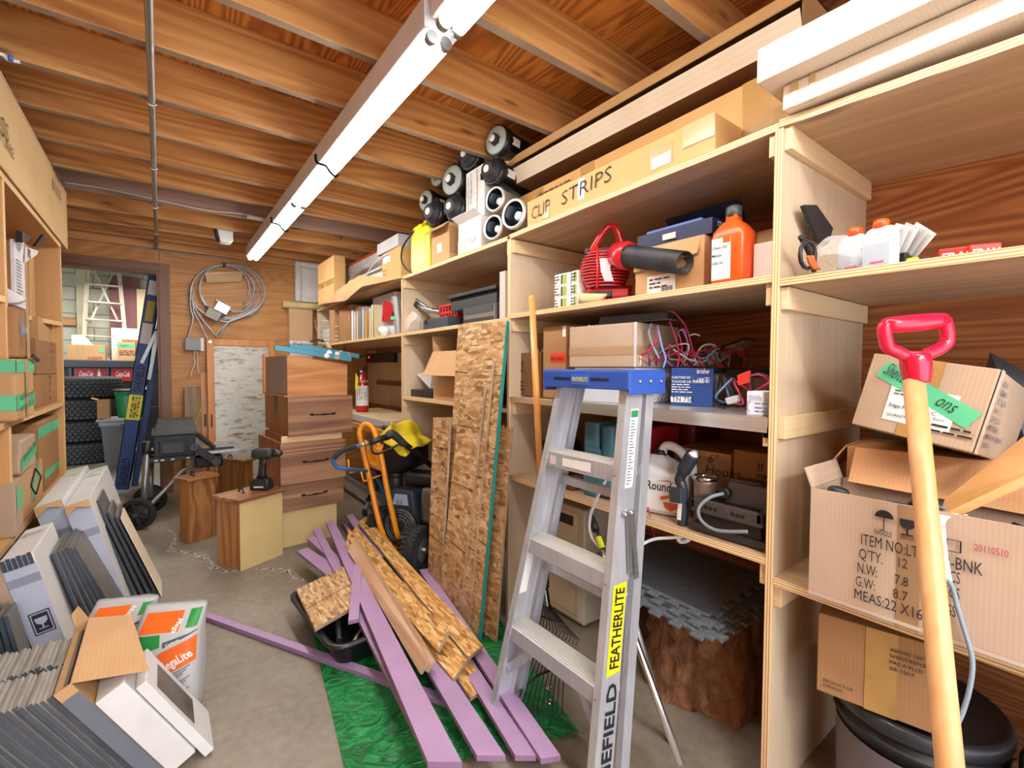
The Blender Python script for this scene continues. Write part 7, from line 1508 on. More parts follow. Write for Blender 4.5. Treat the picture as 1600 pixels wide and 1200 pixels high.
for yf, s in ((yr, 1), (yl, -1)):
    part(r, 'foot', G().box((xf_(0)-.006, yf(0)-.005 if s > 0 else yf(0)-.035, 0), (xf_(0)+.085, yf(0)+.035 if s > 0 else yf(0)+.005, .03)), M_rub, True, .004)
for z in (.336, .63, .924):
    x = xf_(z); a, b_ = yr(z)+.004, yl(z)-.004
    st_ = part(r, 'step', G().box((x+.002, a, z-.008), (x+.082, b_, z)).box((x+.0, a, z-.05), (x+.004, b_, z)).box((x+.078, a, z-.035), (x+.082, b_, z)), M_rail, True, .0015)
    ridge = G()
    for k in range(7): ridge.box((x+.008+.0105*k, a, z), (x+.013+.0105*k, b_, z+.002))
    part(st_, 'tread', ridge, P('#c9c6bb', .6, .2), True)
    for y in (a+.012, b_-.012): part(st_, 'rivet', G().sphere((x-.001, y, z-.03), .006, 10, 6), M_galv, True)
for yf, s in ((yr, 1), (yl, -1)):
    z = .29; y0 = yf(.30)+.12*s; p = V((xf_(z)+.04, y0, .29)); q = V((xf_(.17)+.04, yf(.17)+.01*s, .17)); part(r, 'knee_brace', G().bar(p, q, .03, .004, (1, 0, 0)), M_rail, True)
for z in (.22, .50, .80): part(r, 'rear_brace', G().box((xf_(z)+.095+.02*(1-z/1.16), yr(z), z), (xf_(z)+.115+.02*(1-z/1.16), yl(z), z+.028)), M_rail, True, .002)
zs_ = .79
for k, (z0, z1, dx) in enumerate(((.79, .62, .03), (.79, .60, .06))): part(r, 'spreader', G().bar((xf_(z0)+.03+dx*.5, yr(z0)-.007, z0), (xf_(z1)+.045+dx, yr(z1)-.007, z1), .018, .004, (0, 1, 0)), M_galv, True)
for dx in (.028, .055): part(r, 'bolt', G().sphere((xf_(.79)+dx, yr(.79)-.008, .79), .009, 10, 6), M_galv, True)
M_cap = P('#2f55ad', .35, name='blue_cap', grain=.08)
xc = xf_(1.16); ya, yb_ = .862, 1.232
cap = part(r, 'top_cap', G().box((xc-.022, ya, 1.185), (xc+.145, yb_, 1.20)).box((xc-.026, ya, 1.140), (xc-.020, yb_, 1.196)).box((xc+.139, ya, 1.150), (xc+.145, yb_, 1.196)).box((xc-.024, ya-.003, 1.128), (xc+.145, ya+.003, 1.196)).box((xc-.024, yb_-.003, 1.128), (xc+.145, yb_+.003, 1.196)), M_cap, True, .003)
for y in (1.10, .935): part(cap, 'slot', G().box((xc-.0275, y, 1.166), (xc-.0255, y+.075, 1.174)), P('#121a30', .6), True)
part(cap, 'badge', G().box((xc-.028, 1.015, 1.152), (xc-.026, 1.092, 1.186)), P('#3a63bd', .35), True)
g = G(); letters(g, 'FEATHERLITE', fr((xc-.0295, 1.088, 1.162), (0, -1, 0), z=(-1, 0, 0)), .019, .015, .2, .07); part(cap, 'lettering', g, P('#d9d735', .5), True)
for z in (1.16,): 
    for dx in (.02, .07, .12): part(cap, 'rivet', G().sphere((xc+dx, ya-.004, 1.165), .006, 10, 6), M_galv, True)
def web(x0, x1, z0, z1, off=.0012): return [V((xf_(z)+x, yr(z)-off, z)) for x, z in ((x0, z0), (x1, z0), (x1, z1), (x0, z1))]
part(r, 'sticker', G().add(web(.014, .070, .365, .600), [(0, 1, 2, 3)]), M_yel, True, label='yellow sticker')
def upright(s, x, z, size, fit, off, bold=.02): # letters reading up the web of the near rail
    g = G(); M = fr(V((xf_(z)+x, yr(z)-off, z)), V((.19, .065, 1)), z=(0, -1, 0)); letters(g, s, M, size, bold, 0, fit); return part(r, 'lettering', g, DK, True)
upright('FEATHERLITE', .061, .375, .052, .215, .0022, .018); upright('SHEFIELD', .062, .06, .055, .285, .0022, .018)
part(r, 'sticker', G().add(web(.026, .060, .86, 1.085), [(0, 1, 2, 3)]), PAPER, True); part(r, 'sticker', G().add(web(.028, .058, 1.06, 1.08, .002), [(0, 1, 2, 3)]), P('#2d8a4b', .5), True, label='green sticker')
g = G()
for i in range(22):
    z = .87+.0085*i; g.add(web(.030, .030+rnd.uniform(.012, .025), z, z+.003, .002), [(0, 1, 2, 3)])
part(r, 'print', g, P('#5c5f66', .6), True)
part(r, 'sticker', G().add([V((xf_(z)+x, yl(z)-.0042, z)) for x, z in ((.02, .43), (.055, .43), (.055, .58), (.02, .58))], [(0, 1, 2, 3)]), PAPER, True)
x = xf_(.924); part(r, 'sticker', G().add([V((x-.0012, y, z)) for y, z in ((1.11, .886), (.985, .886), (.985, .916), (1.11, .912))], [(0, 1, 2, 3)]), PAPER, True); part(r, 'sticker', G().add([V((x-.0012, y, z)) for y, z in ((1.17, .884), (1.14, .884), (1.14, .912), (1.17, .912))], [(0, 1, 2, 3)]), P('#d7c6c6', .6), True)

# ------------------------------------------------------------------ floor: tarp, black tub, OSB, plywood, purple strips
def tarpmat():
    m, t, b = nt('green_tarp'); a = nd(t, 'TexNoise', {'Vector': coords(t, rand=False), 'Scale': 13.0, 'Detail': 6.0, 'Distortion': 2.0}).outputs[0]
    t.links.new(ramp(t, a, [(.3, '#0b5a2b'), (.6, '#158a41'), (.8, '#3fa866')]), b.inputs['Base Color']); b.inputs['Roughness'].default_value = .3; bump(t, b, a, .9, .03); return m
ca, cb, cc2, cd2 = onz(480, 968, 0), onz(545, 1230, 0), onz(905, 1150, 0), onz(790, 880, 0)
ca, cd2 = onz(482, 965, 0), onz(735, 900, 0)
def tf(s, t):
    p = (ca*(1-s)+cd2*s)*(1-t)+(cb*(1-s)+cc2*s)*t
    return p+V((0, 0, .004+.004*math.sin(9*s+5*t)*math.sin(11*t-3*s)+.004*abs(math.sin(17*s*t+4*s))))
tp = thing('tarp', 'crumpled green plastic tarp spread under the boards and the ladder', 'tarp', ca); part(tp, 'sheet', G().grid(tf, 40, 40), tarpmat(), True)
for u, v in ((858, 1075), (858, 1096)): part(tp, 'grommet', G().lathe(onz(u, v, .013), (0, 0, 1), [(0, .014), (.003, .012), (.003, .006), (0, .006)], 18, caps=False), M_chrome, True)
# mortar tub
hT_ = .125
Fc, Lc, Rc = onz(520, 1016, hT_), onz(452, 926, hT_), onz(602, 1003, hT_)
e1, e2 = (Lc-Fc), (Rc-Fc); L1 = e1.length
e1n = e1.normalized(); e2n = V((e1n.y, -e1n.x, 0)); 
if e2n.dot(e2) < 0: e2n = -e2n
Wt = .36; ctr = Fc+e1/2+e2n*Wt/2; ctr.z = 0.02
Mt_ = fr(ctr, e1n, z=(0, 0, 1)); r = thing('mortar_tub', 'black plastic mixing tub of offcuts on the green tarp', 'tub', M=Mt_)
def ring(w_, d_, z, rr): return [V((x, y, z)) for x, y in rrect(w_, d_, rr, 4)]
h2 = hT_-.02
part(r, 'tub', G().loft([ring(L1-.08, Wt-.08, 0, .05), ring(L1-.02, Wt-.02, h2-.012, .06), ring(L1+.02, Wt+.02, h2-.012, .07), ring(L1+.02, Wt+.02, h2, .07), ring(L1-.03, Wt-.03, h2, .06), ring(L1-.10, Wt-.10, .008, .05)]), P('#1e1f22', .35, name='tub_black', grain=.25))
for k, (p, q, rr, mt, nm, lb) in enumerate((((-.14, .10, .04), (.12, .02, .10), .012, P('#2b2d31', .3), 'pipe_offcut', 'dark pipe offcut lying in the black tub'), ((-.17, -.02, .05), (.05, -.10, .11), .010, P('#2f8f8c', .4), 'pipe_offcut', 'teal pipe offcut lying in the black tub'), ((-.18, .06, .03), (-.02, -.1, .06), .008, M_galv, 'rod', 'grey metal rod lying in the black tub'))):
    solo(nm, lb, 'offcut', G().cyl(Mt_ @ V(p), Mt_ @ V(q), rr, n=14), mt)
M_osbe = P('#a58d73', .8, name='osb_edge', grain=.3)
def plank(name, label, cat, c4, th, mats, group=None, grooves=None):     # four corners of the upper face as (u, v, z)
    p = [onz(*q) for q in c4]; n = mgeo.normal(p)
    if n.z < 0: p = p[::-1]
    g = G().slab(p, th); g.mi = [0, 0]+[1]*4
    return solo(name, label, cat, g, mats, group, bevel=.0012)
gO = 'OSB boards heaped on the floor'
OM = [M_osb2, M_osbe]
plank('osb_board', 'narrow OSB board lowest in the heap, its end nearest the ladder foot', 'board', [(640, 900, .12), (762, 1072, .055), (735, 1090, .055), (618, 918, .12)], .016, OM, gO)
plank('osb_board', 'long OSB board at the right of the heap, running back to the pressure washer', 'board', [(572, 806, .17), (755, 1008, .105), (731, 1027, .105), (560, 816, .17)], .016, OM, gO)
plank('osb_board', 'long OSB board between the other two in the heap', 'board', [(556, 822, .20), (730, 1030, .115), (708, 1062, .10), (538, 850, .16)], .016, OM, gO)
plank('osb_board', 'OSB board on top of the heap, tilted towards the black tub', 'board', [(545, 825, .235), (700, 986, .175), (683, 1017, .14), (540, 855, .17)], .016, OM, gO)
plank('plywood_board', 'pale plywood strip behind the front one beside the OSB heap', 'board', [(562, 848, .23), (678, 1031, .155), (666, 1050, .125), (556, 862, .19)], .012, [wood('plywood_strip', '#b98a66', '#cfa584', '#e0bf9f', axis=1, ring=4, rings=60, stretch=.1, amp=.2), M_osbe], 'plywood strips on the heap')
plank('plywood_board', 'pale plywood strip leaning frontmost on the OSB heap', 'board', [(555, 841, .24), (669, 1031, .165), (656, 1053, .12), (543, 860, .19)], .012, [bpy.data.materials['plywood_strip'], M_osbe], 'plywood strips on the heap')
M_pur = P('#a888ad', .5, name='purple_paint', grain=.06); M_pure = P('#8f6f92', .55, name='purple_edge')
PM = [M_pur, M_pure]; gP = 'purple painted wood strips'
plank('wood_strip', 'long purple strip lying flat on the concrete, passing under the black tub', 'strip', [(293, 945, .022), (722, 1093, .028), (718, 1106, .028), (291, 953, .022)], .020, PM, gP)
plank('wood_strip', 'widest purple strip crossing the tub, its near end cut off by the picture edge', 'strip', [(509, 815, .17), (522, 813, .17), (722, 1190, .17), (668, 1190, .17)], .018, PM, gP)
plank('wood_strip', 'narrow purple strip beside the widest one, on its left', 'strip', [(489, 828, .15), (500, 823, .15), (680, 1180, .125), (668, 1184, .125)], .018, PM, gP)
plank('wood_strip', 'purple strip coming out under the plywood strips', 'strip', [(536, 818, .05), (544, 813, .05), (790, 1180, .10), (745, 1180, .10)], .018, PM, gP)
plank('wood_strip', 'purple strip under the narrow OSB board end', 'strip', [(640, 905, .045), (652, 902, .045), (838, 1180, .07), (805, 1180, .07)], .018, PM, gP)
plank('wood_strip', 'rightmost purple strip, nearest the stepladder', 'strip', [(655, 890, .05), (668, 888, .05), (876, 1180, .085), (845, 1185, .085)], .018, PM, gP)
plank('wood_strip', 'purple strip whose back end pokes out highest, behind the OSB heap', 'strip', [(541, 805, .13), (551, 802, .13), (600, 868, .13), (585, 872, .13)], .014, PM, gP)
plank('wood_strip', 'lowest left purple strip poking out behind the OSB offcut', 'strip', [(464, 861, .13), (480, 855, .13), (532, 888, .128), (516, 903, .128)], .018, PM, gP)
plank('wood_strip', 'second purple strip from the left behind the OSB offcut', 'strip', [(480, 841, .145), (490, 836, .145), (545, 882, .128), (534, 890, .128)], .018, PM, gP)
plank('osb_offcut', 'grooved OSB offcut lying across the black tub', 'board', [(463, 921, .155), (556, 876, .155), (601, 919, .155), (492, 982, .155)], .016, [M_osb, M_osbe], None)
gr_ = G(); a, b_ = onz(478, 952, .1556), onz(578, 896, .1556); gr_.bar(a, b_, .003, .001); part(bpy.data.objects['osb_offcut'], 'groove', gr_, P('#3d2a18', .9), True)
plank('wood_strip', 'short purple strip lying on the OSB offcut over the tub', 'strip', [(552, 881, .185), (565, 880, .185), (561, 966, .165), (544, 970, .165)], .018, PM, gP)
# OSB boards leaning on the shelves
def lean(label, bl, br, tl, tr, xt, th=.012, mats=None, teal=False):
    p = [onz(*bl, .012), onz(*br, .012), onx(*tr, xt), onx(*tl, xt)]; g = G().slab(p, th); n = mgeo.normal(p)
    if n.x > 0: g = G().slab(p[::-1], th)
    g.mi = [0, 0]+[1]*4
    r = thing('osb_board', label, 'board', p[0].lerp(p[1], .5), group='OSB boards leaning on the middle post'); part(r, 'board', g, mats or [M_osb, M_osbe], True)
    if teal: part(r, 'painted_edge', G().bar(p[1]+V((0, -.004, 0)), p[2]+V((0, -.004, 0)), .016, .004, (0, 1, 0)), P('#1f8c84', .5), True)
    g = G()
    for t in (.28, .55, .82): a, b_ = p[0].lerp(p[3], t), p[1].lerp(p[2], t); g.bar(a+V((-.0005, 0, 0)), b_+V((-.0005, 0, 0)), .0012, .003, (0, 0, 1))
    part(r, 'groove', g, P('#33261a', .9), True); return r
lean('tallest OSB board with a teal painted edge, leaning on the middle post', (690, 925), (749, 1000), (716, 507), (793, 502), XS-.016, teal=True)
lean('short OSB board leftmost of the leaning ones', (668, 905), (688, 930), (677, 652), (703, 652), XS-.10)
lean('second tallest OSB board, overlapping the tallest one', (692, 935), (731, 982), (733, 563), (770, 563), XS-.055)
lean('OSB board frontmost of the leaning ones', (687, 930), (717, 967), (721, 604), (757, 604), XS-.085)
lean('OSB board right of the teal edge, behind the ladder rail', (757, 992), (774, 1003), (780, 668), (799, 668), XS-.03)
lean('thin OSB strip between the teal edge and the rightmost board', (748, 985), (765, 990), (778, 664), (786, 664), XS-.012)
# ------------------------------------------------------------------ left bookcase: what stands in it
def lbox(label, x, uL, uR, v, z0, vT, dep, mat, h=None, **k):       # front face looks into the room; uL is the near side
    y0, y1 = onx(uL, v, x).y, onx(uR, v, x).y; A = V((x, y0, z0)); B = V((x, y1, 0)); hh = h or hz(B, uR, vT)-z0
    return carton('carton', label, 'box', fr(A, (0, 1, 0)), y1-y0, dep, hh, mat, **k)
ZM, ZU, ZL = .986, 1.476, .521
xl = XL+.035
r = lbox('brown carton with green tape and marker notes on the middle bookcase shelf', xl, 27, 55, 665, ZM, 562, .30, M_card, bev=.012)
y0_ = WM[r.name].translation.y; zt1 = ZM+r['h']
decal(r, 'f', 0, .18, 1, .42, M_green, 'masking_tape'); write(r, 'f', .08, .32, ['4x6" Sheet mm', 'AM N 20/36'], .035, INK, -.006, .2, 4, fit=r['w']*.8); decal(r, 'l', 0, .18, 1, .42, M_green, 'masking_tape'); decal(r, 'f', 0, .78, 1, .98, M_green, 'masking_tape'); decal(r, 'l', 0, .78, 1, .98, M_green, 'masking_tape'); decal(r, 'f', .45, 0, .6, 1, M_tapeC, 'clear_tape')
r = lbox('brown carton with a printed blue panel leaning on the green taped one', xl-.01, 27, 48, 550, zt1+.004, 488, .28, M_cardD, bev=.012)
decal(r, 'f', .2, .45, .6, .72, P('#7a7f9b', .6), 'print_panel'); write(r, 'f', .23, .52, 'DUNN', .035, P('#cdbfae'), .01); write(r, 'f', .25, .3, ['~2', '~2'], .012, P('#6a5540')); decal(r, 'f', .65, 0, .9, 1, M_tapeC, 'clear_tape')
zt2 = zt1+.004+r['h']
crumple('plastic_bag', 'clear plastic bag of parts on top of the upper brown carton', 'bag', V((xl-.12, WM[r.name].translation.y+.12, zt2+.045)), (.12, .14, .045), clear('bag_left', (.85, .87, .92), .45, .15, .5), seed=13)
xm = XL-.03
r = lbox('lower small carton at the far end of the middle bookcase shelf', xm, 55, 90, 628, ZM, 584, .28, M_cardD); write(r, 'r', .1, .5, ['~2'], .02); write(r, 'f', .55, .85, ['ITEM', 'QTY', 'N.W.', 'MEAS'], .032, INK, .002, 0, 0); h1 = ZM+r['h']
r = lbox('upper small carton at the far end of the middle bookcase shelf', xm, 57, 93, 580, h1+.003, 537, .28, M_cardD); write(r, 'f', .55, .85, ['PO', 'ITEM', 'QTY', 'G.W.'], .032, INK, .002); h2_ = h1+.003+r['h']
r = lbox('short open carton with dark plastic on top of the two far small ones', xm-.02, 60, 93, 535, h2_+.003, 508, .25, M_card, open_=True); 
crumple('plastic_bag', 'dark plastic film bulging from the short open carton', 'bag', V((xm-.14, onx(75, 520, xm).y, h2_+.12)), (.10, .26, .085), P('#55535f', .25, name='dark_film', grain=.3), seed=17)
solo('strap', 'black strap end sticking out between the cartons', 'strap', G().slab([onx(50, 553, xl+.01), onx(60, 562, xl+.01), onx(58, 566, xl+.01), onx(48, 558, xl+.01)], .006), M_blk)
# lower shelf
r = lbox('tall brown carton with green tape at the far end of the low bookcase shelf', xm, 56, 98, 710, 0, 641, .3, M_cardD, h=.01) if False else None
yA_ = onx(70, 765, xm).y
r = lbox('carton with green tape standing on the low shelf, lower of the far pair', xm, 70, 98, 765, ZL, 708, .28, M_cardD); decal(r, 'f', 0, .52, 1, .82, M_green, 'masking_tape'); write(r, 'f', .55, .62, ['Bx 2', '12 1/2'], .03, INK, -.004, .2); h3 = ZL+r['h']
r = lbox('big carton with green tape, upper of the far pair on the low shelf', xm, 60, 99, 710, h3+.003, 644, .30, M_cardD); decal(r, 'f', 0, .68, 1, .9, M_green, 'masking_tape'); write(r, 'f', .78, .76, ['6 Gr', '12.5'], .03, INK, -.004, .2); write(r, 'f', .8, .5, ['~2', '~2', '~2'], .02)
r = lbox('yellowish carton with a diamond mark on the low bookcase shelf', xm+.02, 37, 68, 795, ZL, 715, .22, M_card); g = G(); m_, sw, sh = face(r, 'f', .004); c = [(.3, .6), (.55, .9), (.85, .6), (.55, .3)]
for k in range(4): p, q = c[k], c[(k+1) % 4]; g.bar(m_ @ V((p[0]*sw, p[1]*sh, 0)), m_ @ V((q[0]*sw, q[1]*sh, 0)), .006, .0008)
part(r, 'diamond_mark', g, INK); decal(r, 'f', .32, .5, .86, .68, M_green, 'masking_tape', rot=35); write(r, 'f', .35, .5, 'Sheet 5/8', .04, INK, -.005, .2, 35, fit=sw*.45); write(r, 'f', .4, .18, ['PCS', '~2'], .03); h4 = ZL+r['h']
r = lbox('crushed carton with green tape stacked on the diamond marked one', xm+.03, 33, 57, 725, h4+.003, 676, .22, M_cardG, bev=.01); decal(r, 'f', 0, .25, 1, .6, M_green, 'masking_tape', rot=8); write(r, 'f', .05, .36, 'Smooth 3/4', .04, INK, -.005, .2, 8, fit=r['w']*.85)
r = lbox('small carton with a green tape disc low in the bookcase beside the near post', xm+.04, 24, 36, 810, ZL, 745, .2, M_cardG); decal(r, 'f', .2, .45, .95, .85, M_green, 'masking_tape')
# upper shelf: papers
yU = 3.05; r = thing('document_sleeve', 'white printed document sleeve standing on the upper bookcase shelf', 'papers', V((XL-.05, yU, ZU)))
p0, p1 = onx(24, 470, XL-.04), onx(40, 474, XL-.04)
q = [V((p0.x, p0.y, ZU+.002)), V((p1.x, p1.y, ZU+.002)), V((p1.x, p1.y, onx(40, 378, XL-.04).z)), V((p0.x, p0.y, onx(24, 376, XL-.04).z))]
part(r, 'sheet', G().slab(q, .012), P('#e3e2ea', .5), True)
g = G(); ms = fr(q[0]+V((.0015, 0, 0)), (0, 1, 0), z=(1, 0, 0))
for s, zz_, sz in (('Store', .30, .06), ('TOP', .26, .05)): letters(g, s, ms @ T(.03, zz_, 0), sz, .01)
for i in range(12): g.add([ms @ V(p) for p in ((.03, .21-.015*i, 0), (.03+rnd.uniform(.06, .14), .21-.015*i, 0), (.03+.1, .214-.015*i, 0), (.03, .214-.015*i, 0))], [(0, 1, 2, 3)])
part(r, 'print', g, INK, True)
r = thing('paper_tag', 'white torn label with large black print beside the document sleeve', 'label', onx(48, 400, XL-.03)); q = [onx(40, 410, XL-.03), onx(58, 398, XL-.03), onx(60, 392, XL-.03), onx(42, 386, XL-.03)]; part(r, 'paper', G().slab(q, .004), PAPER, True)
g = G(); letters(g, 'RS', fr(onx(44, 401, XL-.028), (0, 1, .0), z=(1, 0, 0)), .06, .02); part(r, 'lettering', g, INK, True)
solo('black_bracket', 'black metal bracket lying across the papers on the upper shelf', 'bracket', G().slab([onx(50, 385, XL-.02), onx(64, 366, XL-.02), onx(68, 372, XL-.02), onx(56, 388, XL-.02)], .01).slab([onx(25, 360, XL-.03), onx(40, 370, XL-.03), onx(36, 376, XL-.03), onx(25, 378, XL-.03)], .02), M_blk)
M, w_ = None, None
ya, yb_ = onx(41, 470, XL-.10).y, onx(55, 470, XL-.10).y
r = carton('cardboard_tube', 'tall cardboard pack in clear film beside the document sleeve', 'box', fr(V((XL-.10, ya, ZU)), (0, 1, 0)), yb_-ya, .1, .40, M_card); decal(r, 'f', .3, 0, .5, 1, M_tapeC, 'clear_tape')
# long carton on top
xg = -.474; r = carton('carton', 'long pale glass carton overhanging the top of the left bookcase', 'box', fr(V((xg, 1.55, 1.966)), (0, 1, 0)), 4.24-1.55, .36, .36, cardboard('carton_cream', '#cfae7c', '#ddc093'))
GY = lambda u, v=240: (onx(u, v, xg).y-1.55)/r['w']; GZ = lambda u, v: (onx(u, v, xg).z-1.966)/.36
write(r, 'f', GY(1)-.085, GZ(18, 233), 'GLASS', .10, P('#6b5a3c', .7), .002, fit=.34); write(r, 'f', GY(1)-.19, GZ(26, 258), 'HANDLE WITH CARE', .062, P('#6b5a3c', .7), 0, fit=.70); write(r, 'f', GY(80, 270), GZ(82, 270), ['TUBE', 'BULB'], .075, P('#6b5a3c', .7), .0, fit=.28)
part(r, 'flap', G().slab([(r['w'], -.002, .36), (r['w']*.0, -.002, .36), (0, .06, .366), (r['w'], .06, .366)], .004), M_cardL)
# ------------------------------------------------------------------ tiles and tile cartons on the floor, left
M_slate = wood('slate_tile', '#5b5a58', '#706e6a', '#85827c', axis=1, ring=6, rings=12, stretch=.3, amp=.12, rough=.45, bmp=.05)
M_slatE = P('#3b4350', .5, name='tile_side', grain=.15)
# stacks lean to the left: frame with its lower left near corner on the floor, tipped towards the bookcase
def LM(xb, y0, lean): return Matrix.Translation((xb, y0, .003)) @ Matrix.Rotation(R(-lean), 4, 'Y')
def ltile(label, xb, y0, lean, h_, dep, th=.0105, group=None, mats=None):
    g = G().box((0, 0, 0), (th, dep, h_)); g.mi = [1, 0, 1, 0, 1, 0]; g.xf(LM(xb, y0, lean))
    return solo('slate_tile', label, 'tile', g, mats or [M_slate, M_slatE], group, bevel=.0008)
gt = 'slate tiles leaning on the bookcase'; od = ['first', 'second', 'third', 'fourth', 'fifth', 'sixth', 'seventh']
for k in range(6): ltile('%s leaning slate tile right of the silver carton' % od[k], -.222+.0195*k, 2.50+.022*k+rnd.uniform(-.01, .01), 15+1.3*k, .49-.004*(k % 3), .30, group=gt)
for k in range(4): ltile('%s slate tile of the far leaning group, beside the white cartons' % od[k], -.112+.024*k, 3.0+.02*k, 17+.8*k, [.60, .57, .50, .47][k], .28, group=gt)
ltile('cream cardboard sheet between the far leaning tiles', -.014, 3.02, 19.5, .47, .22, .004, None, [M_cardL, M_cardL])
ltile('green backed board behind the far leaning tiles', -.121, 3.00, 17, .56, .10, .006, None, [P('#2f6a45', .5), P('#2f6a45', .5)])
def lcarton(label, xb, y0, w_, h_, d_, lean, mat, name='tile_carton'): return carton(name, label, 'box', LM(xb, y0, lean), w_, d_, h_, mat)
M_sil = P('#b4b8c9', .45, name='silver_print_card', grain=.05); M_wht = P('#d9d8d8', .6, name='white_carton', grain=.05)
r = lcarton('silver ended tile carton with a fragile glass mark leaning before the bookcase', -.335, 2.33, .085, .535, .40, 13, M_wht)
decal(r, 'f', 0, 0, 1, .93, M_sil, 'silver_end'); decal(r, 'f', 0, .80, 1, .86, P('#8f93a3', .4), 'packing_tape'); decal(r, 'l', 0, 0, 1, 1, P('#20224a', .5), 'blue_edge', label='blue side')
for vv in (.44, .10): decal(r, 'f', .22, vv, .88, vv+.16, P('#23252c', .5), 'mark_panel'); decal(r, 'f', .26, vv+.008, .84, vv+.152, M_sil, 'mark_panel'); decal(r, 'f', .30, vv+.016, .80, vv+.144, P('#23252c', .5), 'mark_panel'); umbrella(r, 'f', .55, vv+.07, .042, M_sil, 'g')
tp_ = G()
for k in range(6): tp_.box((.003+.0135*k, -.006, .495), (.0135+.0135*k, -.001, .535+.003*(k % 2)))
part(r, 'tile_end', tp_, M_slatE); write(r, 't', .15, .75, ['~2', '~2', '~2', '~1'], .012, P('#8a7d72'), rot=0)
part(r, 'torn_flap', G().slab([(-.002, .0, .53), (-.03, .02, .47), (-.035, .0, .38), (-.002, -.002, .36)], .003), M_cardG)
for k, (xb, y0, w_, lb) in enumerate(((-.318, 2.92, .095, 'nearer the bookcase'), (-.212, 2.86, .085, 'further from the bookcase'))):
    r = lcarton('long white tile carton with pale green print, %s of the pair' % lb, xb, y0, w_, .585, .95, 14, M_wht); decal(r, 'f', 0, 0, 1, 1, M_sil, 'silver_end'); decal(r, 'f', 0, .72, 1, .78, P('#8f93a3', .4), 'packing_tape')
    decal(r, 't', .1, .72, .9, .95, P('#c3cfb9', .6), 'green_print'); write(r, 't', .2, .9, ['~2', '~2', '~2'], .012, P('#7da06f')); part(r, 'torn_flap', G().slab([(0, 0, .586), (w_, 0, .586), (w_+.004, -.05, .56), (w_*.5, -.03, .575), (.01, -.06, .55)], .003), M_card)
M_sl2 = P('#a09b93', .55, name='grey_tile', grain=.25); M_sl3 = P('#4b4f57', .5, name='dark_tile', grain=.2); LN = 30
def row(n, x0, y0, pitch, h_, dep, lab, grp, lean=LN, mats=(M_sl2, M_sl3), jit=.008):
    base = None
    for k in range(n):
        M = LM(x0+pitch*k, y0+rnd.uniform(-jit, jit), lean+rnd.uniform(-.5, .5))
        if base is None:
            g = G().box((0, 0, 0), (.0115, dep, h_)); g.mi = [1, 0, 1, 0, 1, 1]; base = mesh('slate_tile', g, list(mats), None, .0008); o = base
        else: o = base.copy(); COL.objects.link(o)
        o.matrix_world = M; WM[o.name] = M.copy(); o['category'] = 'tile'; o['group'] = grp; o['label'] = lab
hr = .365
row(21, -.338, 1.70, .0134, hr, .165, 'grey tile leaning in the front row of tiles at the bottom left corner', 'front row of leaning tiles')
row(21, -.338, 1.885, .0134, hr, .165, 'grey tile leaning in the second row, behind the front row of tiles', 'second row of leaning tiles', jit=.012)
row(4, -.40, 2.16, .0185, .40, .11, 'dark tile standing in the short group beside the silver ended carton', 'short group of dark tiles', lean=10, mats=(M_slate, M_slatE))
r = lcarton('torn open carton of tiles with a large tan flap folded to the right', -.045, 1.68, .040, .385, .40, LN, M_card, 'carton'); hB_ = .385
bpy.data.objects.remove(kids(r)[0]); t_ = .004; part(r, 'body', G().box((0, 0, 0), (.040, .40, t_)).box((0, 0, t_), (t_, .40, hB_)).box((.040-t_, 0, t_), (.040, .40, hB_)).box((t_, 0, t_), (.040-t_, t_, hB_)).box((t_, .396, t_), (.040-t_, .40, hB_)), M_card)
decal(r, 'f', 0, 0, 1, .92, P('#6b717c', .5), 'printed_side')
Mi = WM[r.name].inverted(); cp = [Mi @ onz(u, v, z) for u, v, z in ((126, 956, .335), (205, 962, .345), (232, 1048, .325), (146, 1046, .33))]
part(r, 'flap', G().slab([(.039, .40, hB_), cp[1], cp[2], (.039, .0, hB_)], .004), cardboard('flap_tan', '#c39a6d', '#d3ac80')); part(r, 'flap', G().slab([(0, .40, hB_), (.040, .40, hB_), (.035, .43, hB_+.05), (.01, .42, hB_+.04)], .003), M_card)
Mc = WM[r.name].copy()
for k in range(2):
    g = G().box((.006+.015*k, .01, .006), (.017+.015*k, .385, hB_-.015-.01*k)); g.mi = [1, 0, 1, 1, 1, 1]; g.xf(Mc)
    solo('slate_tile', 'slate tile standing inside the torn open carton, %s from its left' % od[k], 'tile', g, [M_slate, M_slatE], 'tiles in the torn open carton', bevel=.0008)
r = lcarton('white speckled carton leaning under the tan flap', .006, 1.67, .072, .325, .22, LN, M_wht); decal(r, 't', .3, .5, .9, .95, P('#c9a59a', .6), 'red_print')
r = lcarton('white carton with a photo print leaning beside the front mortar sack', .092, 1.68, .028, .325, .20, LN, M_wht); decal(r, 'r', .15, .3, .8, .85, P('#6f6a63', .5, grain=.5), 'photo_panel')
r = carton('label_carton', 'carton end with a white shipping label at the left edge, behind the tile rows', 'box', T(-.575, 2.30, .003), .115, .02, .50, M_card); decal(r, 'f', .0, .5, .9, .97, PAPER); write(r, 'f', .1, .88, ['~2', '~2', '~1'], .012); bars(r, 'f', .15, .55, .75, .7)
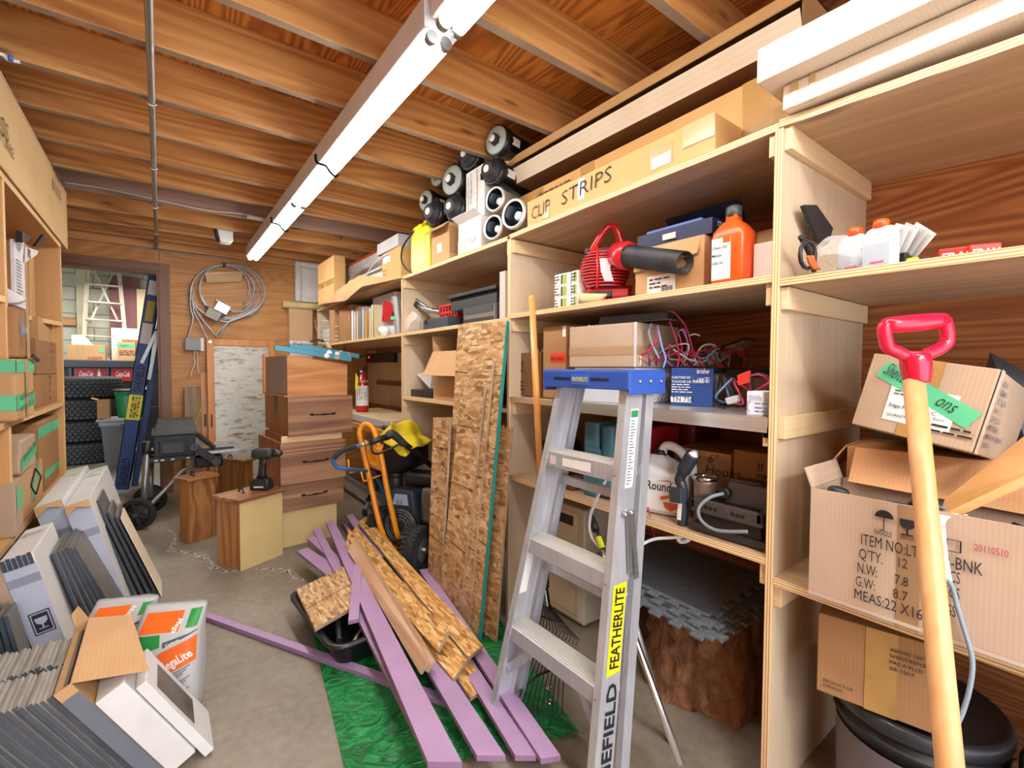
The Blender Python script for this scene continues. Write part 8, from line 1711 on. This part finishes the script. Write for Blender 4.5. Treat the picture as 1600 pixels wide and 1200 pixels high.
# mortar sacks
M_sg = P('#b9b9bb', .5, name='sack_grey', grain=.05); M_so = P('#e8691f', .45, name='sack_orange', grain=.05); M_sgr = P('#2a8f41', .45, name='sack_green', grain=.06)
def sack(label, c, rz, w_=.225, d_=.13, h_=.41, tilt=-6):
    M = Matrix.Translation(c) @ Matrix.Rotation(R(rz), 4, 'Z') @ Matrix.Rotation(R(tilt), 4, 'X') @ Matrix.Diagonal((.88, .88, .85, 1)); r = thing('mortar_sack', label, 'sack', M=M, group='orange and green mortar sacks')
    prof = [(0, .88, .9, 0), (.02, .98, 1, 0), (.10, 1.03, 1.12, 0), (.20, 1.03, 1.12, 0), (.335, 1.0, 1.0, 0), (h_-.01, .96, .5, .045), (h_, .94, .42, .048)]
    def rg(z, a, b, o): return [V((x*a, y*b+o, z+.006*math.sin(9*x/w_))) for x, y in rrect(w_, d_, .045, 5)]
    part(r, 'sack', G().loft([rg(*p) for p in prof]), M_sg)
    def fy(x, z, o=.0022):        # front surface of the sack
        for (z0, a0, b0, o0), (z1, a1, b1, o1) in zip(prof, prof[1:]):
            if z0 <= z <= z1: t = (z-z0)/(z1-z0); b = b0+(b1-b0)*t; a = a0+(a1-a0)*t; oo = o0+(o1-o0)*t; break
        X_ = x/a; hw, hd, q = w_/2, d_/2, .045; y = hd if abs(X_) <= hw-q else hd-q+math.sqrt(max(0, q*q-(abs(X_)-hw+q)**2))
        return V((x, oo-y*b-o, z))
    def patch(name, x0, x1, z0, z1, mat, z0r=None, z1r=None, o=.0022):
        z0r = z0 if z0r is None else z0r; z1r = z1 if z1r is None else z1r
        return part(r, name, G().grid(lambda s, t: fy(x0+(x1-x0)*s, (z0*(1-s)+z0r*s)*(1-t)+(z1*(1-s)+z1r*s)*t, o), 10, 8), mat)
    patch('green_band', -.107, -.01, .262, .333, M_sgr, .285, .333); patch('orange_panel', -.107, -.015, .04, .258, M_so); patch('orange_panel', -.012, .109, .17, .262, M_so, .22, .315); patch('dark_band', .0, .109, .28, .302, P('#55575c', .5), .33, .334); patch('orange_top_panel', -.10, .06, .338, h_-.014, M_so); patch('green_corner', .066, .105, .345, h_-.012, M_sgr)
    def wtext(s, x, z, size, rot, mat, fit, bold=.02, shear=0):
        vs, fs = txt(s, size, bold, shear, fit/max(1e-6, width(s, bold, shear)*size)); c_, s_ = math.cos(R(rot)), math.sin(R(rot))
        part(r, 'lettering', G().add([fy(x+v.x*c_-v.y*s_, z+v.x*s_+v.y*c_, .004) for v in vs], fs), mat)
    wtext('MegaLite', .0, .19, .046, 26, WHITE, .115); wtext('MegaLite', -.062, .245, .030, -90, WHITE, .13); wtext('Custom', .012, .286, .014, 22, WHITE, .05); wtext('2-SET', -.095, .320, .022, -70, WHITE, .045, .0); wtext('Mega', .035, .375, .026, -100, WHITE, .04)
    for i in range(9): patch('print_line', .015, .095-.01*(i % 3), .165-.014*i, .169-.014*i, P('#5d5e63', .6), .205-.014*i, .209-.014*i)
    for i in range(3): patch('print_line', -.095+.01*i, -.091+.01*i, .12, .235, P('#54261a', .6), o=.0034)
    patch('arrow_mark', .025, .04, .13, .15, M_so, o=.0034); patch('green_mark', .025, .042, .085, .11, M_sgr, o=.0034); patch('blue_mark', -.055, -.022, .05, .085, P('#3e78c4', .5), o=.0034); patch('dark_mark', -.058, -.02, .095, .115, INK, o=.0034)
    return r
c = onz(272, 1160, 0); sack('orange, green and grey mortar sack, the front one of two', V((.005, 1.975, .008)), -24)
c = onz(206, 1075, 0); sack('second mortar sack, mostly hidden behind the tan carton flap', V((-.135, 2.17, .008)), -20, h_=.39)
